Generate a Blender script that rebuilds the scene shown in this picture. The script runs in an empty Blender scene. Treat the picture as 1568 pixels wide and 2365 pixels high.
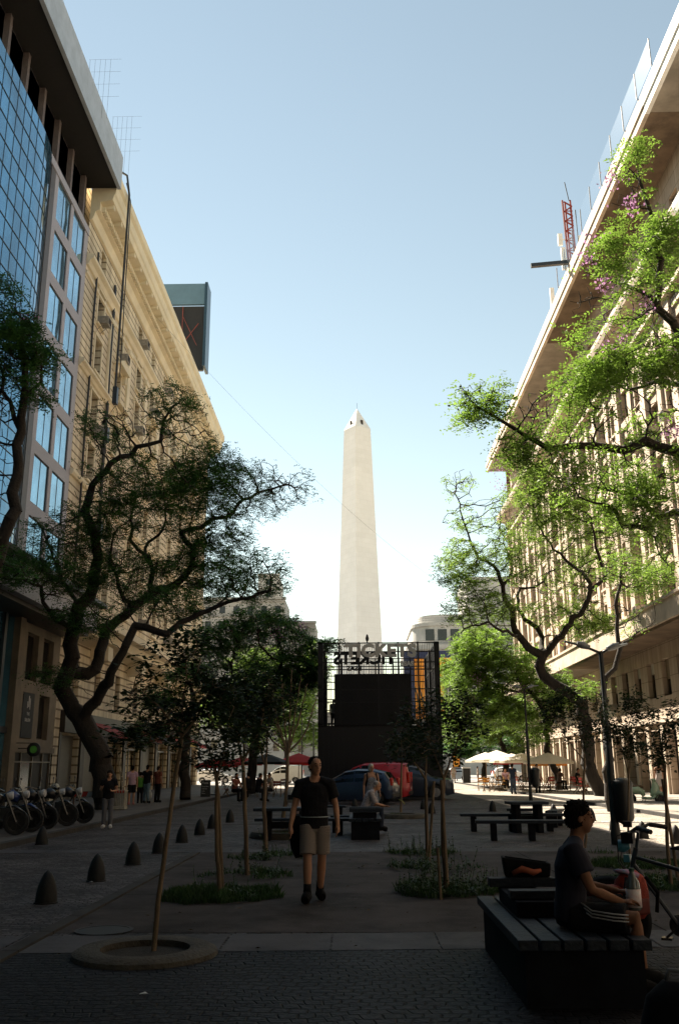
import bpy, bmesh, math, random
import numpy as np
from mathutils import Vector, Matrix, noise as mnoise
random.seed(7); RNG = np.random.default_rng(7)
scene = bpy.context.scene
R = math.radians
# ---------------------------------------------------------------- camera
FPX, CX, CY = 2100.0, 784.0, 1182.5            # focal length and centre for a 1568 x 2365 picture
CAM = Vector((0.0, 0.0, 1.62))
dY = Vector((40.0, -590.0, 2100.0)).normalized()
dZ = Vector((-44.0, (2100.0**2 - 44 * 40) / 590.0, 2100.0)).normalized()
dX = Vector((dY.y * dZ.z - dY.z * dZ.y, dY.z * dZ.x - dY.x * dZ.z, dY.x * dZ.y - dY.y * dZ.x))
if dX.x < 0: dX = -dX
def w_of(r, u, f): return Vector((r * dX.x + u * dX.y + f * dX.z, r * dY.x + u * dY.y + f * dY.z, r * dZ.x + u * dZ.y + f * dZ.z))
c_r, c_u, c_f = w_of(1, 0, 0), w_of(0, 1, 0), w_of(0, 0, 1)
cd = bpy.data.cameras.new('camera'); cam = bpy.data.objects.new('camera', cd); scene.collection.objects.link(cam)
M4 = Matrix(((c_r.x, c_u.x, -c_f.x, CAM.x), (c_r.y, c_u.y, -c_f.y, CAM.y), (c_r.z, c_u.z, -c_f.z, CAM.z), (0, 0, 0, 1)))
cam.matrix_world = M4
cd.sensor_fit = 'HORIZONTAL'; cd.sensor_width = 24.0; cd.lens = FPX / 1568 * 24.0
cd.clip_start = 0.1; cd.clip_end = 3000
scene.camera = cam
# ---------------------------------------------------------------- sky, sun, exposure
SUN_AZ, SUN_EL = R(-36), R(46)                  # azimuth measured from +Y (the street), towards +X
SKY_STRENGTH, SUN_STRENGTH, EXPOSURE = 0.066, 5.0, 2.0
world = bpy.data.worlds.new('World'); scene.world = world; world.use_nodes = True
wn = world.node_tree; wn.nodes.clear()
sky = wn.nodes.new('ShaderNodeTexSky'); sky.sky_type = 'NISHITA'; sky.sun_disc = False
sky.sun_elevation = SUN_EL; sky.sun_rotation = SUN_AZ % (2 * math.pi)
sky.air_density = 1.0; sky.dust_density = 0.0; sky.ozone_density = 1.0
bg = wn.nodes.new('ShaderNodeBackground'); bg.inputs['Strength'].default_value = SKY_STRENGTH
wo = wn.nodes.new('ShaderNodeOutputWorld')
tint = wn.nodes.new('ShaderNodeMixRGB'); tint.blend_type = 'MULTIPLY'; tint.inputs[0].default_value = 1; tint.inputs[2].default_value = (1.19, .955, .65, 1)
wn.links.new(sky.outputs[0], tint.inputs[1]); wn.links.new(tint.outputs[0], bg.inputs[0]); wn.links.new(bg.outputs[0], wo.inputs[0])
sl = bpy.data.lights.new('sun', 'SUN'); sl.energy = SUN_STRENGTH; sl.angle = R(0.5); sl.color = (1.0, 0.88, 0.72)
sun = bpy.data.objects.new('sun', sl); scene.collection.objects.link(sun)
sdir = Vector((math.sin(SUN_AZ) * math.cos(SUN_EL), math.cos(SUN_AZ) * math.cos(SUN_EL), math.sin(SUN_EL)))
sun.rotation_euler = sdir.to_track_quat('Z', 'Y').to_euler(); sun.location = (-30, 30, 80)
scene.view_settings.view_transform = 'Standard'; scene.view_settings.look = 'None'
scene.view_settings.exposure = EXPOSURE; scene.view_settings.gamma = 1.0
scene.render.engine = 'CYCLES'
scene.cycles.max_bounces = 8; scene.cycles.diffuse_bounces = 4; scene.cycles.glossy_bounces = 3
scene.cycles.transmission_bounces = 4; scene.cycles.transparent_max_bounces = 8
scene.cycles.use_denoising = True
scene.cycles.caustics_reflective = False; scene.cycles.caustics_refractive = False

# ---------------------------------------------------------------- helpers
def ray(px, py): return w_of((px - CX) / FPX, (CY - py) / FPX, 1.0)
def G(px, py, z=0.0):
    d = ray(px, py); t = (z - CAM.z) / d.z; return CAM + d * t
def PY(px, py, Y):
    d = ray(px, py); return CAM + d * (Y / d.y)
def PX(px, py, X):
    d = ray(px, py); return CAM + d * (X / d.x)
def link(o): scene.collection.objects.link(o); return o
def tag(o, label=None, cat=None, group=None, kind=None):
    if label: o['label'] = label
    if cat: o['category'] = cat
    if group: o['group'] = group
    if kind: o['kind'] = kind
    return o
def thing(name, label, cat, loc=(0, 0, 0), rz=0.0, group=None):
    o = link(bpy.data.objects.new(name, None)); o.location = loc; o.rotation_euler = (0, 0, rz)
    o.empty_display_size = 0.2
    return tag(o, label, cat, group)
def copy_tree(o, parent=None):
    c = o.copy(); link(c); c.parent = parent
    for ch in o.children: copy_tree(ch, c)
    return c

class MB:
    """collects geometry, then becomes ONE mesh object"""
    def __init__(s): s.v = []; s.f = []; s.m = []; s.uv = None
    def add(s, vs, fs, mi=0):
        b = len(s.v); s.v.extend([tuple(p) for p in vs])
        for f in fs: s.f.append(tuple(i + b for i in f)); s.m.append(mi)
        return s
    def quad(s, a, b, c, d, mi=0): return s.add([a, b, c, d], [(0, 1, 2, 3)], mi)
    def box(s, x0, x1, y0, y1, z0, z1, mi=0, M=None):
        vs = [Vector(p) for p in ((x0, y0, z0), (x1, y0, z0), (x1, y1, z0), (x0, y1, z0), (x0, y0, z1), (x1, y0, z1), (x1, y1, z1), (x0, y1, z1))]
        if M is not None: vs = [M @ p for p in vs]
        return s.add(vs, [(0, 3, 2, 1), (4, 5, 6, 7), (0, 1, 5, 4), (1, 2, 6, 5), (2, 3, 7, 6), (3, 0, 4, 7)], mi)
    def cbox(s, c, size, mi=0, M=None):
        return s.box(c[0] - size[0] / 2, c[0] + size[0] / 2, c[1] - size[1] / 2, c[1] + size[1] / 2, c[2] - size[2] / 2, c[2] + size[2] / 2, mi, M)
    def bar(s, a, b, w, h=None, mi=0):
        a, b = Vector(a), Vector(b); h = w if h is None else h
        q = (b - a).to_track_quat('X', 'Z').to_matrix().to_4x4(); L = (b - a).length
        return s.box(0, L, -w / 2, w / 2, -h / 2, h / 2, mi, Matrix.Translation(a) @ q)
    def tube(s, pts, rad, n=8, mi=0, caps=True, sq=1.0):
        pts = [Vector(p) for p in pts]
        if not hasattr(rad, '__len__'): rad = [rad] * len(pts)
        ref = None; rings = []
        for i, p in enumerate(pts):
            t = (pts[min(i + 1, len(pts) - 1)] - pts[max(i - 1, 0)])
            t = t.normalized() if t.length > 1e-9 else Vector((0, 0, 1))
            if ref is None: ref = Vector((1, 0, 0)) if abs(t.x) < 0.8 else Vector((0, 1, 0))
            u = (ref - t * ref.dot(t)).normalized(); w = t.cross(u); ref = u
            rings.append([p + (u * math.cos(2 * math.pi * k / n) + w * sq * math.sin(2 * math.pi * k / n)) * rad[i] for k in range(n)])
        vs = [q for r in rings for q in r]; fs = []
        for i in range(len(pts) - 1):
            for k in range(n):
                a, b = i * n + k, i * n + (k + 1) % n
                fs.append((a, b, b + n, a + n))
        if caps: fs.append(tuple(range(n - 1, -1, -1))); fs.append(tuple((len(pts) - 1) * n + k for k in range(n)))
        return s.add(vs, fs, mi)
    def lathe(s, prof, c=(0, 0, 0), n=20, mi=0, M=None, sx=1.0, sy=1.0):
        vs, fs = [], []
        for r, z in prof:
            for k in range(n):
                a = 2 * math.pi * k / n; p = Vector((c[0] + sx * r * math.cos(a), c[1] + sy * r * math.sin(a), c[2] + z))
                vs.append(M @ p if M is not None else p)
        m = len(prof)
        for i in range(m - 1):
            for k in range(n):
                a, b = i * n + k, i * n + (k + 1) % n; fs.append((a, b, b + n, a + n))
        if prof[0][0] > 1e-6: fs.append(tuple(range(n - 1, -1, -1)))
        if prof[-1][0] > 1e-6: fs.append(tuple((m - 1) * n + k for k in range(n)))
        return s.add(vs, fs, mi)
    def prism(s, poly, a, b, axis='Z', mi=0, M=None):
        """2-D polygon extruded from a to b along an axis"""
        def P(p, t):
            q = {'Z': (p[0], p[1], t), 'Y': (p[0], t, p[1]), 'X': (t, p[0], p[1])}[axis]
            return M @ Vector(q) if M is not None else Vector(q)
        n = len(poly); vs = [P(p, a) for p in poly] + [P(p, b) for p in poly]
        fs = [tuple(range(n - 1, -1, -1)), tuple(range(n, 2 * n))] + [(k, (k + 1) % n, n + (k + 1) % n, n + k) for k in range(n)]
        return s.add(vs, fs, mi)
    def build(s, name, mats, parent=None, smooth=False, off=None, bevel=0, recalc=True):
        me = bpy.data.meshes.new(name)
        vs = s.v
        if off is None and parent is not None and getattr(s, 'world', False): off = parent.location
        if off is not None: vs = [(p[0] - off[0], p[1] - off[1], p[2] - off[2]) for p in vs]
        me.from_pydata(vs, [], s.f)
        for m in (mats if isinstance(mats, (list, tuple)) else [mats]): me.materials.append(m)
        me.polygons.foreach_set('material_index', s.m)
        if recalc:
            bm = bmesh.new(); bm.from_mesh(me); bmesh.ops.recalc_face_normals(bm, faces=bm.faces); bm.to_mesh(me); bm.free()
        if smooth is True: me.shade_smooth()
        elif smooth:
            me.shade_smooth()
            try: me.set_sharp_from_angle(angle=R(smooth))
            except Exception: pass
        me.update()
        o = link(bpy.data.objects.new(name, me)); o.parent = parent
        if bevel:
            b = o.modifiers.new('bevel', 'BEVEL'); b.width = bevel; b.segments = 2; b.limit_method = 'ANGLE'; b.angle_limit = R(35)
        return o
class WB(MB):
    world = True                                # vertices given in world coordinates

# ---------------------------------------------------------------- materials
_mats = {}
def mat(name, col, rough=0.7, var=0.12, scale=6.0, bump=0.0, bscale=None, metal=0.0, spec=0.5, trans=0.0, emit=0.0, col2=None, coat=0.0, stretch=None, detail=5.0):
    if name in _mats: return _mats[name]
    m = bpy.data.materials.new(name); m.use_nodes = True; _mats[name] = m
    nt = m.node_tree; N = nt.nodes; L = nt.links; p = N['Principled BSDF']; out = N['Material Output']
    p.inputs['Roughness'].default_value = rough; p.inputs['Metallic'].default_value = metal
    p.inputs['Specular IOR Level'].default_value = spec; p.inputs['Coat Weight'].default_value = coat
    tc = N.new('ShaderNodeTexCoord'); mp = N.new('ShaderNodeMapping'); L.new(tc.outputs['Object'], mp.inputs[0])
    if stretch: mp.inputs['Scale'].default_value = stretch
    no = N.new('ShaderNodeTexNoise'); no.inputs['Scale'].default_value = scale; no.inputs['Detail'].default_value = detail
    no.inputs['Roughness'].default_value = 0.65; L.new(mp.outputs[0], no.inputs['Vector'])
    cr = N.new('ShaderNodeValToRGB'); L.new(no.outputs[0], cr.inputs[0])
    c2 = col2 if col2 else tuple(c * (1 - 2.2 * var) for c in col)
    c1 = tuple(min(1, c * (1 + (0 if col2 else var))) for c in col)
    cr.color_ramp.elements[0].position = 0.32; cr.color_ramp.elements[0].color = (*c2, 1)
    cr.color_ramp.elements[1].position = 0.68; cr.color_ramp.elements[1].color = (*c1, 1)
    L.new(cr.outputs[0], p.inputs['Base Color'])
    m['_col'] = cr.name
    if emit: L.new(cr.outputs[0], p.inputs['Emission Color']); p.inputs['Emission Strength'].default_value = emit
    if bump:
        b = N.new('ShaderNodeBump'); b.inputs['Strength'].default_value = bump; b.inputs['Distance'].default_value = 0.05
        n2 = N.new('ShaderNodeTexNoise'); n2.inputs['Scale'].default_value = bscale or scale * 6; n2.inputs['Detail'].default_value = 6
        L.new(tc.outputs['Object'], n2.inputs['Vector']); L.new(n2.outputs[0], b.inputs['Height']); L.new(b.outputs[0], p.inputs['Normal'])
    if trans:
        t = N.new('ShaderNodeBsdfTranslucent'); mx = N.new('ShaderNodeMixShader'); mx.inputs[0].default_value = trans
        L.new(cr.outputs[0], t.inputs[0]); L.new(p.outputs[0], mx.inputs[1]); L.new(t.outputs[0], mx.inputs[2]); L.new(mx.outputs[0], out.inputs[0])
    return m
def glassmat(name, col=(0.02, 0.025, 0.03), rough=0.04, spec=0.9, wob=0.02):
    m = mat(name, col, rough=rough, var=0.2, scale=0.4, spec=spec)
    nt = m.node_tree; N = nt.nodes; L = nt.links; p = N['Principled BSDF']
    tc = N.new('ShaderNodeTexCoord'); n = N.new('ShaderNodeTexNoise'); n.inputs['Scale'].default_value = 0.5; n.inputs['Detail'].default_value = 1
    b = N.new('ShaderNodeBump'); b.inputs['Strength'].default_value = wob * 10; b.inputs['Distance'].default_value = 0.02
    L.new(tc.outputs['Object'], n.inputs['Vector']); L.new(n.outputs[0], b.inputs['Height']); L.new(b.outputs[0], p.inputs['Normal'])
    return m
def stonewall(name, col, groove=0.42, width=1.1, gd=0.03, col2=None, stain=0.25):
    """rendered stone wall scored into courses; object coordinates are metres"""
    m = mat(name, col, rough=0.85, var=0.1, scale=0.35, col2=col2, detail=8.0)
    nt = m.node_tree; N = nt.nodes; L = nt.links; p = N['Principled BSDF']; cr = N[m['_col']]
    tc = N.new('ShaderNodeTexCoord'); sx = N.new('ShaderNodeSeparateXYZ'); L.new(tc.outputs['Object'], sx.inputs[0])
    cb = N.new('ShaderNodeCombineXYZ'); L.new(sx.outputs[1], cb.inputs[0]); L.new(sx.outputs[2], cb.inputs[1])
    br = N.new('ShaderNodeTexBrick'); L.new(cb.outputs[0], br.inputs['Vector']); br.inputs['Scale'].default_value = 1.0
    br.inputs['Brick Width'].default_value = width; br.inputs['Row Height'].default_value = groove; br.inputs['Mortar Size'].default_value = gd
    br.inputs['Color1'].default_value = (1, 1, 1, 1); br.inputs['Color2'].default_value = (0.93, 0.93, 0.93, 1); br.inputs['Mortar'].default_value = (0.34, 0.30, 0.25, 1)
    st = N.new('ShaderNodeTexNoise'); st.inputs['Scale'].default_value = 1.0; st.inputs['Detail'].default_value = 6
    ms = N.new('ShaderNodeMapping'); ms.inputs['Scale'].default_value = (2.2, 2.2, 0.18); L.new(tc.outputs['Object'], ms.inputs[0]); L.new(ms.outputs[0], st.inputs['Vector'])
    rs = N.new('ShaderNodeValToRGB'); rs.color_ramp.elements[0].position = 0.4; rs.color_ramp.elements[0].color = (1 - stain, 1 - stain * 1.1, 1 - stain * 1.2, 1)
    rs.color_ramp.elements[1].position = 0.6; rs.color_ramp.elements[1].color = (1, 1, 1, 1); L.new(st.outputs[0], rs.inputs[0])
    m1 = N.new('ShaderNodeMixRGB'); m1.blend_type = 'MULTIPLY'; m1.inputs[0].default_value = 1; L.new(cr.outputs[0], m1.inputs[1]); L.new(br.outputs[0], m1.inputs[2])
    m2 = N.new('ShaderNodeMixRGB'); m2.blend_type = 'MULTIPLY'; m2.inputs[0].default_value = 1; L.new(m1.outputs[0], m2.inputs[1]); L.new(rs.outputs[0], m2.inputs[2])
    L.new(m2.outputs[0], p.inputs['Base Color'])
    b = N.new('ShaderNodeBump'); b.invert = True; b.inputs['Strength'].default_value = 0.6; b.inputs['Distance'].default_value = 0.03; L.new(br.outputs['Fac'], b.inputs['Height']); L.new(b.outputs[0], p.inputs['Normal'])
    return m
# ================================================================ BUILDINGS
CREAM = stonewall('cream_rendered_stone', (0.82, 0.71, 0.52), 0.45, 400.0, 0.05)
CREAMS = mat('cream_moulding', (0.80, 0.70, 0.51), rough=0.8, var=0.07, scale=0.5, bump=0.15, detail=8)
RSTONE = stonewall('pinkish_limestone', (0.50, 0.40, 0.31), 0.9, 1.6, 0.015, stain=0.2)
RSTONE2 = mat('pinkish_limestone_trim', (0.55, 0.45, 0.35), rough=0.8, var=0.2, scale=0.5, bump=0.1, detail=8)
SOFFIT = mat('brown_shaded_soffit', (0.17, 0.12, 0.08), rough=0.9, var=0.25, scale=0.7, detail=8)  # brown soffit, with the shade under the eaves put into its colour
SOFFITL = mat('pale_soffit', (0.30, 0.26, 0.21), rough=0.9, var=0.15, scale=0.7, detail=8)  # paler soffit, also lowered in tone to stand for shade
WHITEST = mat('white_painted_stone', (0.78, 0.76, 0.72), rough=0.7, var=0.08, scale=1.0)
MAUVE = mat('mauve_stone_panel', (0.42, 0.40, 0.44), rough=0.6, var=0.08, scale=14, detail=3)
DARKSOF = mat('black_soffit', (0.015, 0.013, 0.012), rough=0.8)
GREYPAN = mat('grey_parapet_panel', (0.38, 0.42, 0.48), rough=0.5, var=0.08, scale=1.5)
BEIGEST = mat('beige_podium_stone', (0.20, 0.165, 0.12), rough=0.8, var=0.14, scale=1.2, bump=0.1)
PALEBAND = mat('pale_ledge_panel', (0.50, 0.49, 0.52), rough=0.6, var=0.06, scale=2)
BLUEGL = glassmat('blue_mirror_glass', (0.10, 0.33, 0.52), rough=0.03, wob=0.035)
_p = BLUEGL.node_tree.nodes['Principled BSDF']; _p.inputs['Metallic'].default_value = 0.75
LIGHTGL = glassmat('pale_blue_mirror_glass', (0.30, 0.55, 0.72), rough=0.03, wob=0.05); LIGHTGL.node_tree.nodes['Principled BSDF'].inputs['Metallic'].default_value = 0.75
PANE = glassmat('window_glass', (0.015, 0.015, 0.016), rough=0.12, spec=.45, wob=0.02)
BLIND = mat('roller_blind', (0.20, 0.15, 0.10), rough=0.7, var=0.1, scale=1, stretch=(1, 1, 25))
CURT = mat('pale_curtain', (0.5, 0.48, 0.43), rough=0.9, var=0.2, scale=2, stretch=(1, 9, 0.5))
FRAME = mat('window_frame_paint', (0.10, 0.07, 0.045), rough=0.6)
ALUF = mat('aluminium_frame', (0.28, 0.28, 0.29), rough=0.4, metal=0.6)
DKMET = mat('dark_painted_metal', (0.02, 0.022, 0.026), rough=0.45, spec=0.6)
ACW = mat('air_conditioner_casing', (0.30, 0.27, 0.23), rough=0.6, var=0.15, scale=5)
ACG = mat('air_conditioner_grille', (0.03, 0.027, 0.024), rough=0.6)
ROOFM = mat('roof_felt', (0.15, 0.14, 0.13), rough=0.9)
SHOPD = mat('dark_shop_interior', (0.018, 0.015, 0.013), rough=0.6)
SHUT = mat('roller_shutter_steel', (0.14, 0.13, 0.11), rough=0.5, var=0.1, scale=1, stretch=(1, 1, 40))

def facade(mb, X, sg, y0, y1, z0, z1, ops, depth=0.3, mi=0):
    """wall in the plane x = X facing sg, pierced by real openings (y0,y1,z0,z1) with reveals"""
    ys = sorted({y0, y1, *[v for o in ops for v in o[:2]]}); zs = sorted({z0, z1, *[v for o in ops for v in o[2:4]]})
    def inside(y, z): return any(o[0] < y < o[1] and o[2] < z < o[3] for o in ops)
    for j in range(len(zs) - 1):
        run = None
        for i in range(len(ys) - 1):
            hole = inside((ys[i] + ys[i + 1]) / 2, (zs[j] + zs[j + 1]) / 2)
            if not hole and run is None: run = ys[i]
            if (hole or i == len(ys) - 2) and run is not None:
                e = ys[i] if hole else ys[i + 1]
                mb.quad((X, run, zs[j]), (X, e, zs[j]), (X, e, zs[j + 1]), (X, run, zs[j + 1]), mi); run = None
    Xi = X - sg * depth
    for a, b, c, d in [o[:4] for o in ops]:
        for p, q in (((a, c), (b, c)), ((b, c), (b, d)), ((b, d), (a, d)), ((a, d), (a, c))):
            mb.quad((X, p[0], p[1]), (X, q[0], q[1]), (Xi, q[0], q[1]), (Xi, p[0], p[1]), mi)
_wp = {}
def window_proto(w, h, sg, kind):
    """returns meshes (frame, pane, cover) of a window whose base centre is the origin; it faces sg*x"""
    key = (round(w, 2), round(h, 2), sg, kind)
    if key in _wp: return _wp[key]
    t = 0.07; f = MB(); 
    f.box(-0.04, 0.04, -w / 2, -w / 2 + t, 0, h); f.box(-0.04, 0.04, w / 2 - t, w / 2, 0, h)
    f.box(-0.04, 0.04, -w / 2 + t, w / 2 - t, h - t, h); f.box(-0.04, 0.04, -w / 2 + t, w / 2 - t, 0, t)
    f.box(-0.03, 0.03, -0.03, 0.03, t, h - t)
    if h > 1.7: f.box(-0.028, 0.028, -w / 2 + t, w / 2 - t, h * 0.68, h * 0.68 + 0.05)
    pn = MB(); xi = -sg * 0.01
    pn.quad((xi, -w / 2 + t, t), (xi, w / 2 - t, t), (xi, w / 2 - t, h - t), (xi, -w / 2 + t, h - t))
    cv = None
    if kind in (1, 2, 3):
        cv = MB(); z0 = {1: h * 0.45, 2: h * 0.1, 3: h * 0.7}[kind]
        cv.box(min(sg * 0.045, sg * 0.065), max(sg * 0.045, sg * 0.065), -w / 2 + t * 0.6, w / 2 - t * 0.6, z0, h - 0.01)
    tmp = []
    for nm, b, m in (('window', f, FRAME), ('pane', pn, PANE), ('blind', cv, BLIND if kind != 3 else CURT)):
        if b is None: tmp.append(None); continue
        o = b.build(nm, m); tmp.append(o.data); bpy.data.objects.remove(o)
    _wp[key] = tmp; return tmp
def window(parent, x, y, z, w, h, sg, kind=None, name='window'):
    if kind is None: kind = random.choice((0, 0, 0, 1, 1, 2, 3))
    fr, pn, cv = window_proto(w, h, sg, kind); base = parent.location
    o = link(bpy.data.objects.new(name, fr)); o.parent = parent; o.location = (x - base[0], y - base[1], z - base[2])
    p = link(bpy.data.objects.new('pane', pn)); p.parent = o
    if cv: c = link(bpy.data.objects.new('blind', cv)); c.parent = o
    return o
_ac = []
def aircon(parent, x, y, z, sg):
    if not _ac:
        b = MB(); b.box(-0.32, 0.32, -0.36, 0.36, 0.06, 0.52); b.box(-0.3, -0.26, -0.38, 0.38, 0, 0.05); b.box(0.26, 0.3, -0.38, 0.38, 0, 0.05)
        for k in range(9): b.box(-0.335, 0.335, -0.3, 0.3, 0.11 + k * 0.042, 0.122 + k * 0.042, 1)
        b.bar((0, -0.3, 0), (-0.3, -0.3, -0.3), 0.03); b.bar((0, 0.3, 0), (-0.3, 0.3, -0.3), 0.03)
        o = b.build('air_conditioner', [ACW, ACG]); _ac.append(o.data); bpy.data.objects.remove(o)
    o = link(bpy.data.objects.new('air_conditioner', _ac[0])); o.parent = parent
    o.location = (x - parent.location[0] + sg * 0.3, y - parent.location[1], z - parent.location[2])
    if sg < 0: o.rotation_euler.z = math.pi
    return o
def moulding(b, X, sg, y0, y1, prof, mi=0):
    """cornice / string course: profile of (projection, z) swept along y"""
    pts = [(X + sg * d, z) for d, z in prof]
    b.prism([(p[0], p[1]) for p in pts], y0, y1, 'Y', mi)

# ---------------- left: mauve and glass office building (Y 14 .. 45.4)
LX = -15.0
YE = 45.4
gb = thing('office_building', 'office block of mauve stone and blue mirror glass under an overhanging black soffit', 'office building', (LX - 8, 30, 0))
b = WB()
wins = []
b1 = WB()
mw0, mw1 = 39.6, YE
ops = []
zf = [10.6 + 3.0 * k for k in range(7)]
for z in zf:
    for (a, c) in ((40.15, 42.3), (42.75, 44.8)): ops.append((a, c, z, z + 2.35))
facade(b1, LX, 1, mw0, mw1, 9.8, 31.2, ops, 0.08)
b1.box(LX - 16, LX - 0.3, -45, YE, 9.8, 34.6)      # the body behind
b1.quad((LX - 0.3, YE, 9.8), (LX, YE, 9.8), (LX, YE, 31.2), (LX - 0.3, YE, 31.2))
b1.quad((LX - 0.3, YE, 31.2), (LX, YE, 31.2), (LX, mw0, 31.2), (LX - 0.3, mw0, 31.2))
b1.build('stone_wall', MAUVE, gb)
for (a, c, z, z2) in ops:
    f = WB(); f.box(LX - 0.085, LX - 0.05, a, a + 0.05, z, z2); f.box(LX - 0.085, LX - 0.05, c - 0.05, c, z, z2); f.box(LX - 0.085, LX - 0.05, a, c, z2 - 0.05, z2 - 0.002); f.box(LX - 0.085, LX - 0.05, a, c, z + 0.002, z + 0.05)
    f.box(LX - 0.08, LX - 0.055, (a + c) / 2 - 0.02, (a + c) / 2 + 0.02, z, z2)
    fo = f.build('window', DKMET, gb)
    p = WB(); p.quad((LX - 0.07, a, z), (LX - 0.07, c, z), (LX - 0.07, c, z2), (LX - 0.07, a, z2)); po = p.build('pane', LIGHTGL, fo, off=gb.location)
# loggia columns, soffit, fascia
for y in (30.5, 32.8, 35.1, 37.4, 39.7, 42.0, 44.3): b = WB(); b.box(LX - 0.35, LX - 0.02, y - 0.13, y + 0.13, 31.36, 34.05); b.build('loggia_column', mat('dark_mauve_column', (.16, .13, .13), rough=.6), gb)
b = WB(); b.box(LX - 0.3, LX + 0.06, 12, YE, 30.9, 31.35); b.build('loggia_rail', MAUVE, gb)
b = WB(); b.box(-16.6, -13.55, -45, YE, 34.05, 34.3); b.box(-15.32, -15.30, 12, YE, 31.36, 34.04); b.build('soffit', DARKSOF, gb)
b = WB(); b.box(-13.5, -13.3, -45, YE + 0.01, 33.95, 36.1); b.box(-30, -13.52, -45, YE, 34.31, 34.8); b.build('parapet', GREYPAN, gb)
# glass bay
b = WB(); gx = -14.55
path = [(gx, -45.0)] + [(gx, 36.2)]
for k in range(1, 9):
    a = k / 8 * math.pi / 2; path.append((gx - 1.3 * (1 - math.cos(a)) * 0.55, 36.2 + 2.8 * math.sin(a)))
for (p, q) in zip(path[:-1], path[1:]): b.quad((p[0], p[1], 9.8), (q[0], q[1], 9.8), (q[0], q[1], 31.0), (p[0], p[1], 31.0))
b.build('glass_curtain_wall', BLUEGL, gb)
b = WB()
for z in np.arange(10.3, 31, 1.05):
    for (p, q) in zip(path[:-1], path[1:]):
        if q[1] > 24: b.bar((p[0] + 0.01, max(p[1], 24), z), (q[0] + 0.01, q[1], z), 0.03, 0.035 if q[1] < 36.3 else 0.02)
for y in np.arange(24.2, 36.3, 0.82): b.box(gx - 0.01, gx + 0.015, y - 0.012, y + 0.012, 9.8, 31)
for p in path[2:]: b.box(p[0] - 0.01, p[0] + 0.015, p[1] - 0.012, p[1] + 0.012, 9.8, 31)
b.build('glazing_bars', DKMET, gb)
b = WB(); b.box(-15.6, -14.98, 39.0, 39.62, 9.8, 31.2); b.build('corner_pier', mat('brown_pier', (0.10, 0.08, 0.07), rough=0.5), gb)
# ledge over the podium
b = WB(); b.box(-16.5, -13.2, -45, 46.2, 8.3, 9.6); b.build('ledge', PALEBAND, gb)
b = WB(); b.box(-16.5, -12.85, 12, 46.6, 9.6, 9.8); b.box(-15.4, -13.6, 12, 46.0, 8.1, 8.297); b.build('ledge_cap', mat('dark_ledge_cap', (0.05, 0.045, 0.04), rough=0.5), gb)
# podium
b = WB(); ops = [(41.4, 42.9, 5.55, 7.7), (43.6, 45.1, 5.55, 7.7), (41.4, 42.9, 2.95, 5.0), (43.6, 45.1, 2.95, 5.0)]
facade(b, LX, 1, 40.2, 46.1, 2.6, 8.2, ops, 0.3); b.box(-16.2, -14.7, 39.6, 40.25, 0, 8.2); b.quad((LX, 46.1, 2.6), (LX - .6, 46.1, 2.6), (LX - .6, 46.1, 8.2), (LX, 46.1, 8.2))
b.box(-15.1, -14.9, 40.25, 46.1, 2.35, 2.6)
b.build('podium_wall', BEIGEST, gb)
for (a, c, z, z2) in ops:
    f = WB(); 
    for s0, s1 in ((a, a + .07), (c - .07, c)): f.box(LX - .3, LX - .22, s0, s1, z, z2)
    f.box(LX - .3, LX - .22, a + .07, c - .07, z, z + .07); f.box(LX - .3, LX - .22, a + .07, c - .07, z2 - .07, z2); fo = f.build('window', FRAME, gb)
    p = WB(); p.quad((LX - .26, a, z), (LX - .26, c, z), (LX - .26, c, z2), (LX - .26, a, z2)); p.build('pane', PANE, fo, off=gb.location)
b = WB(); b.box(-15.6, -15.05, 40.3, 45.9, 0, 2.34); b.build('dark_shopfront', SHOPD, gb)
b = WB()
for y in (40.4, 41.8, 43.3, 44.7, 45.8): b.box(-15.05, -14.98, y - .04, y + .04, 0, 2.34)
b.box(-15.05, -14.97, 40.4, 45.8, 1.9, 1.96); b.build('shop_frame', mat('shop_frame_metal', (.12, .10, .07), rough=.4), gb)
b = WB(); b.quad((-15.04, 41.9, .5), (-15.04, 43.2, .5), (-15.04, 43.2, 1.9), (-15.04, 41.9, 1.9)); b.build('shop_pane', glassmat('green_shop_glass', (.03, .05, .02), rough=.15), gb)
b = WB(); b.quad((LX, -45, 0.3), (LX, 39.6, .3), (LX, 39.6, 8.1), (LX, -45, 8.1)); b.box(-15.8, LX - .02, -45, 39.6, 0, 8.1); b.build('podium_glass', BLUEGL, gb)
b = WB()
for y in (30, 33, 36, 38.4): b.box(LX - .05, LX + .12, y - .14, y + .14, 0, 8.1)
b.box(LX - .05, LX + .1, 12, 39.6, 3.1, 3.35); b.build('podium_glazing_bars', DKMET, gb)

# banner with white lettering on the upper podium window
def text_mesh(txt, size, ext, bold=0.0, align='LEFT', sx=1.0):
    c = bpy.data.curves.new('t', 'FONT'); c.body = txt; c.size = size; c.extrude = ext; c.offset = bold; c.align_x = align; c.resolution_u = 3
    o = link(bpy.data.objects.new('t', c)); bpy.context.view_layer.update()
    me = bpy.data.meshes.new_from_object(o.evaluated_get(bpy.context.evaluated_depsgraph_get())); bpy.data.objects.remove(o)
    return me
def text_obj(name, txt, size, ext, M, m, parent=None, bold=0.0, align='LEFT', sx=1.0):
    me = text_mesh(txt, size, ext, bold, align); me.materials.clear(); me.materials.append(m)
    me.transform(M @ Matrix.Diagonal((sx, 1, 1, 1))); me.name = name
    o = link(bpy.data.objects.new(name, me)); o.parent = parent; return o
def face_plusx(loc): return Matrix.Translation(loc) @ Matrix.Rotation(R(90), 4, 'Z') @ Matrix.Rotation(R(90), 4, 'X')
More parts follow.
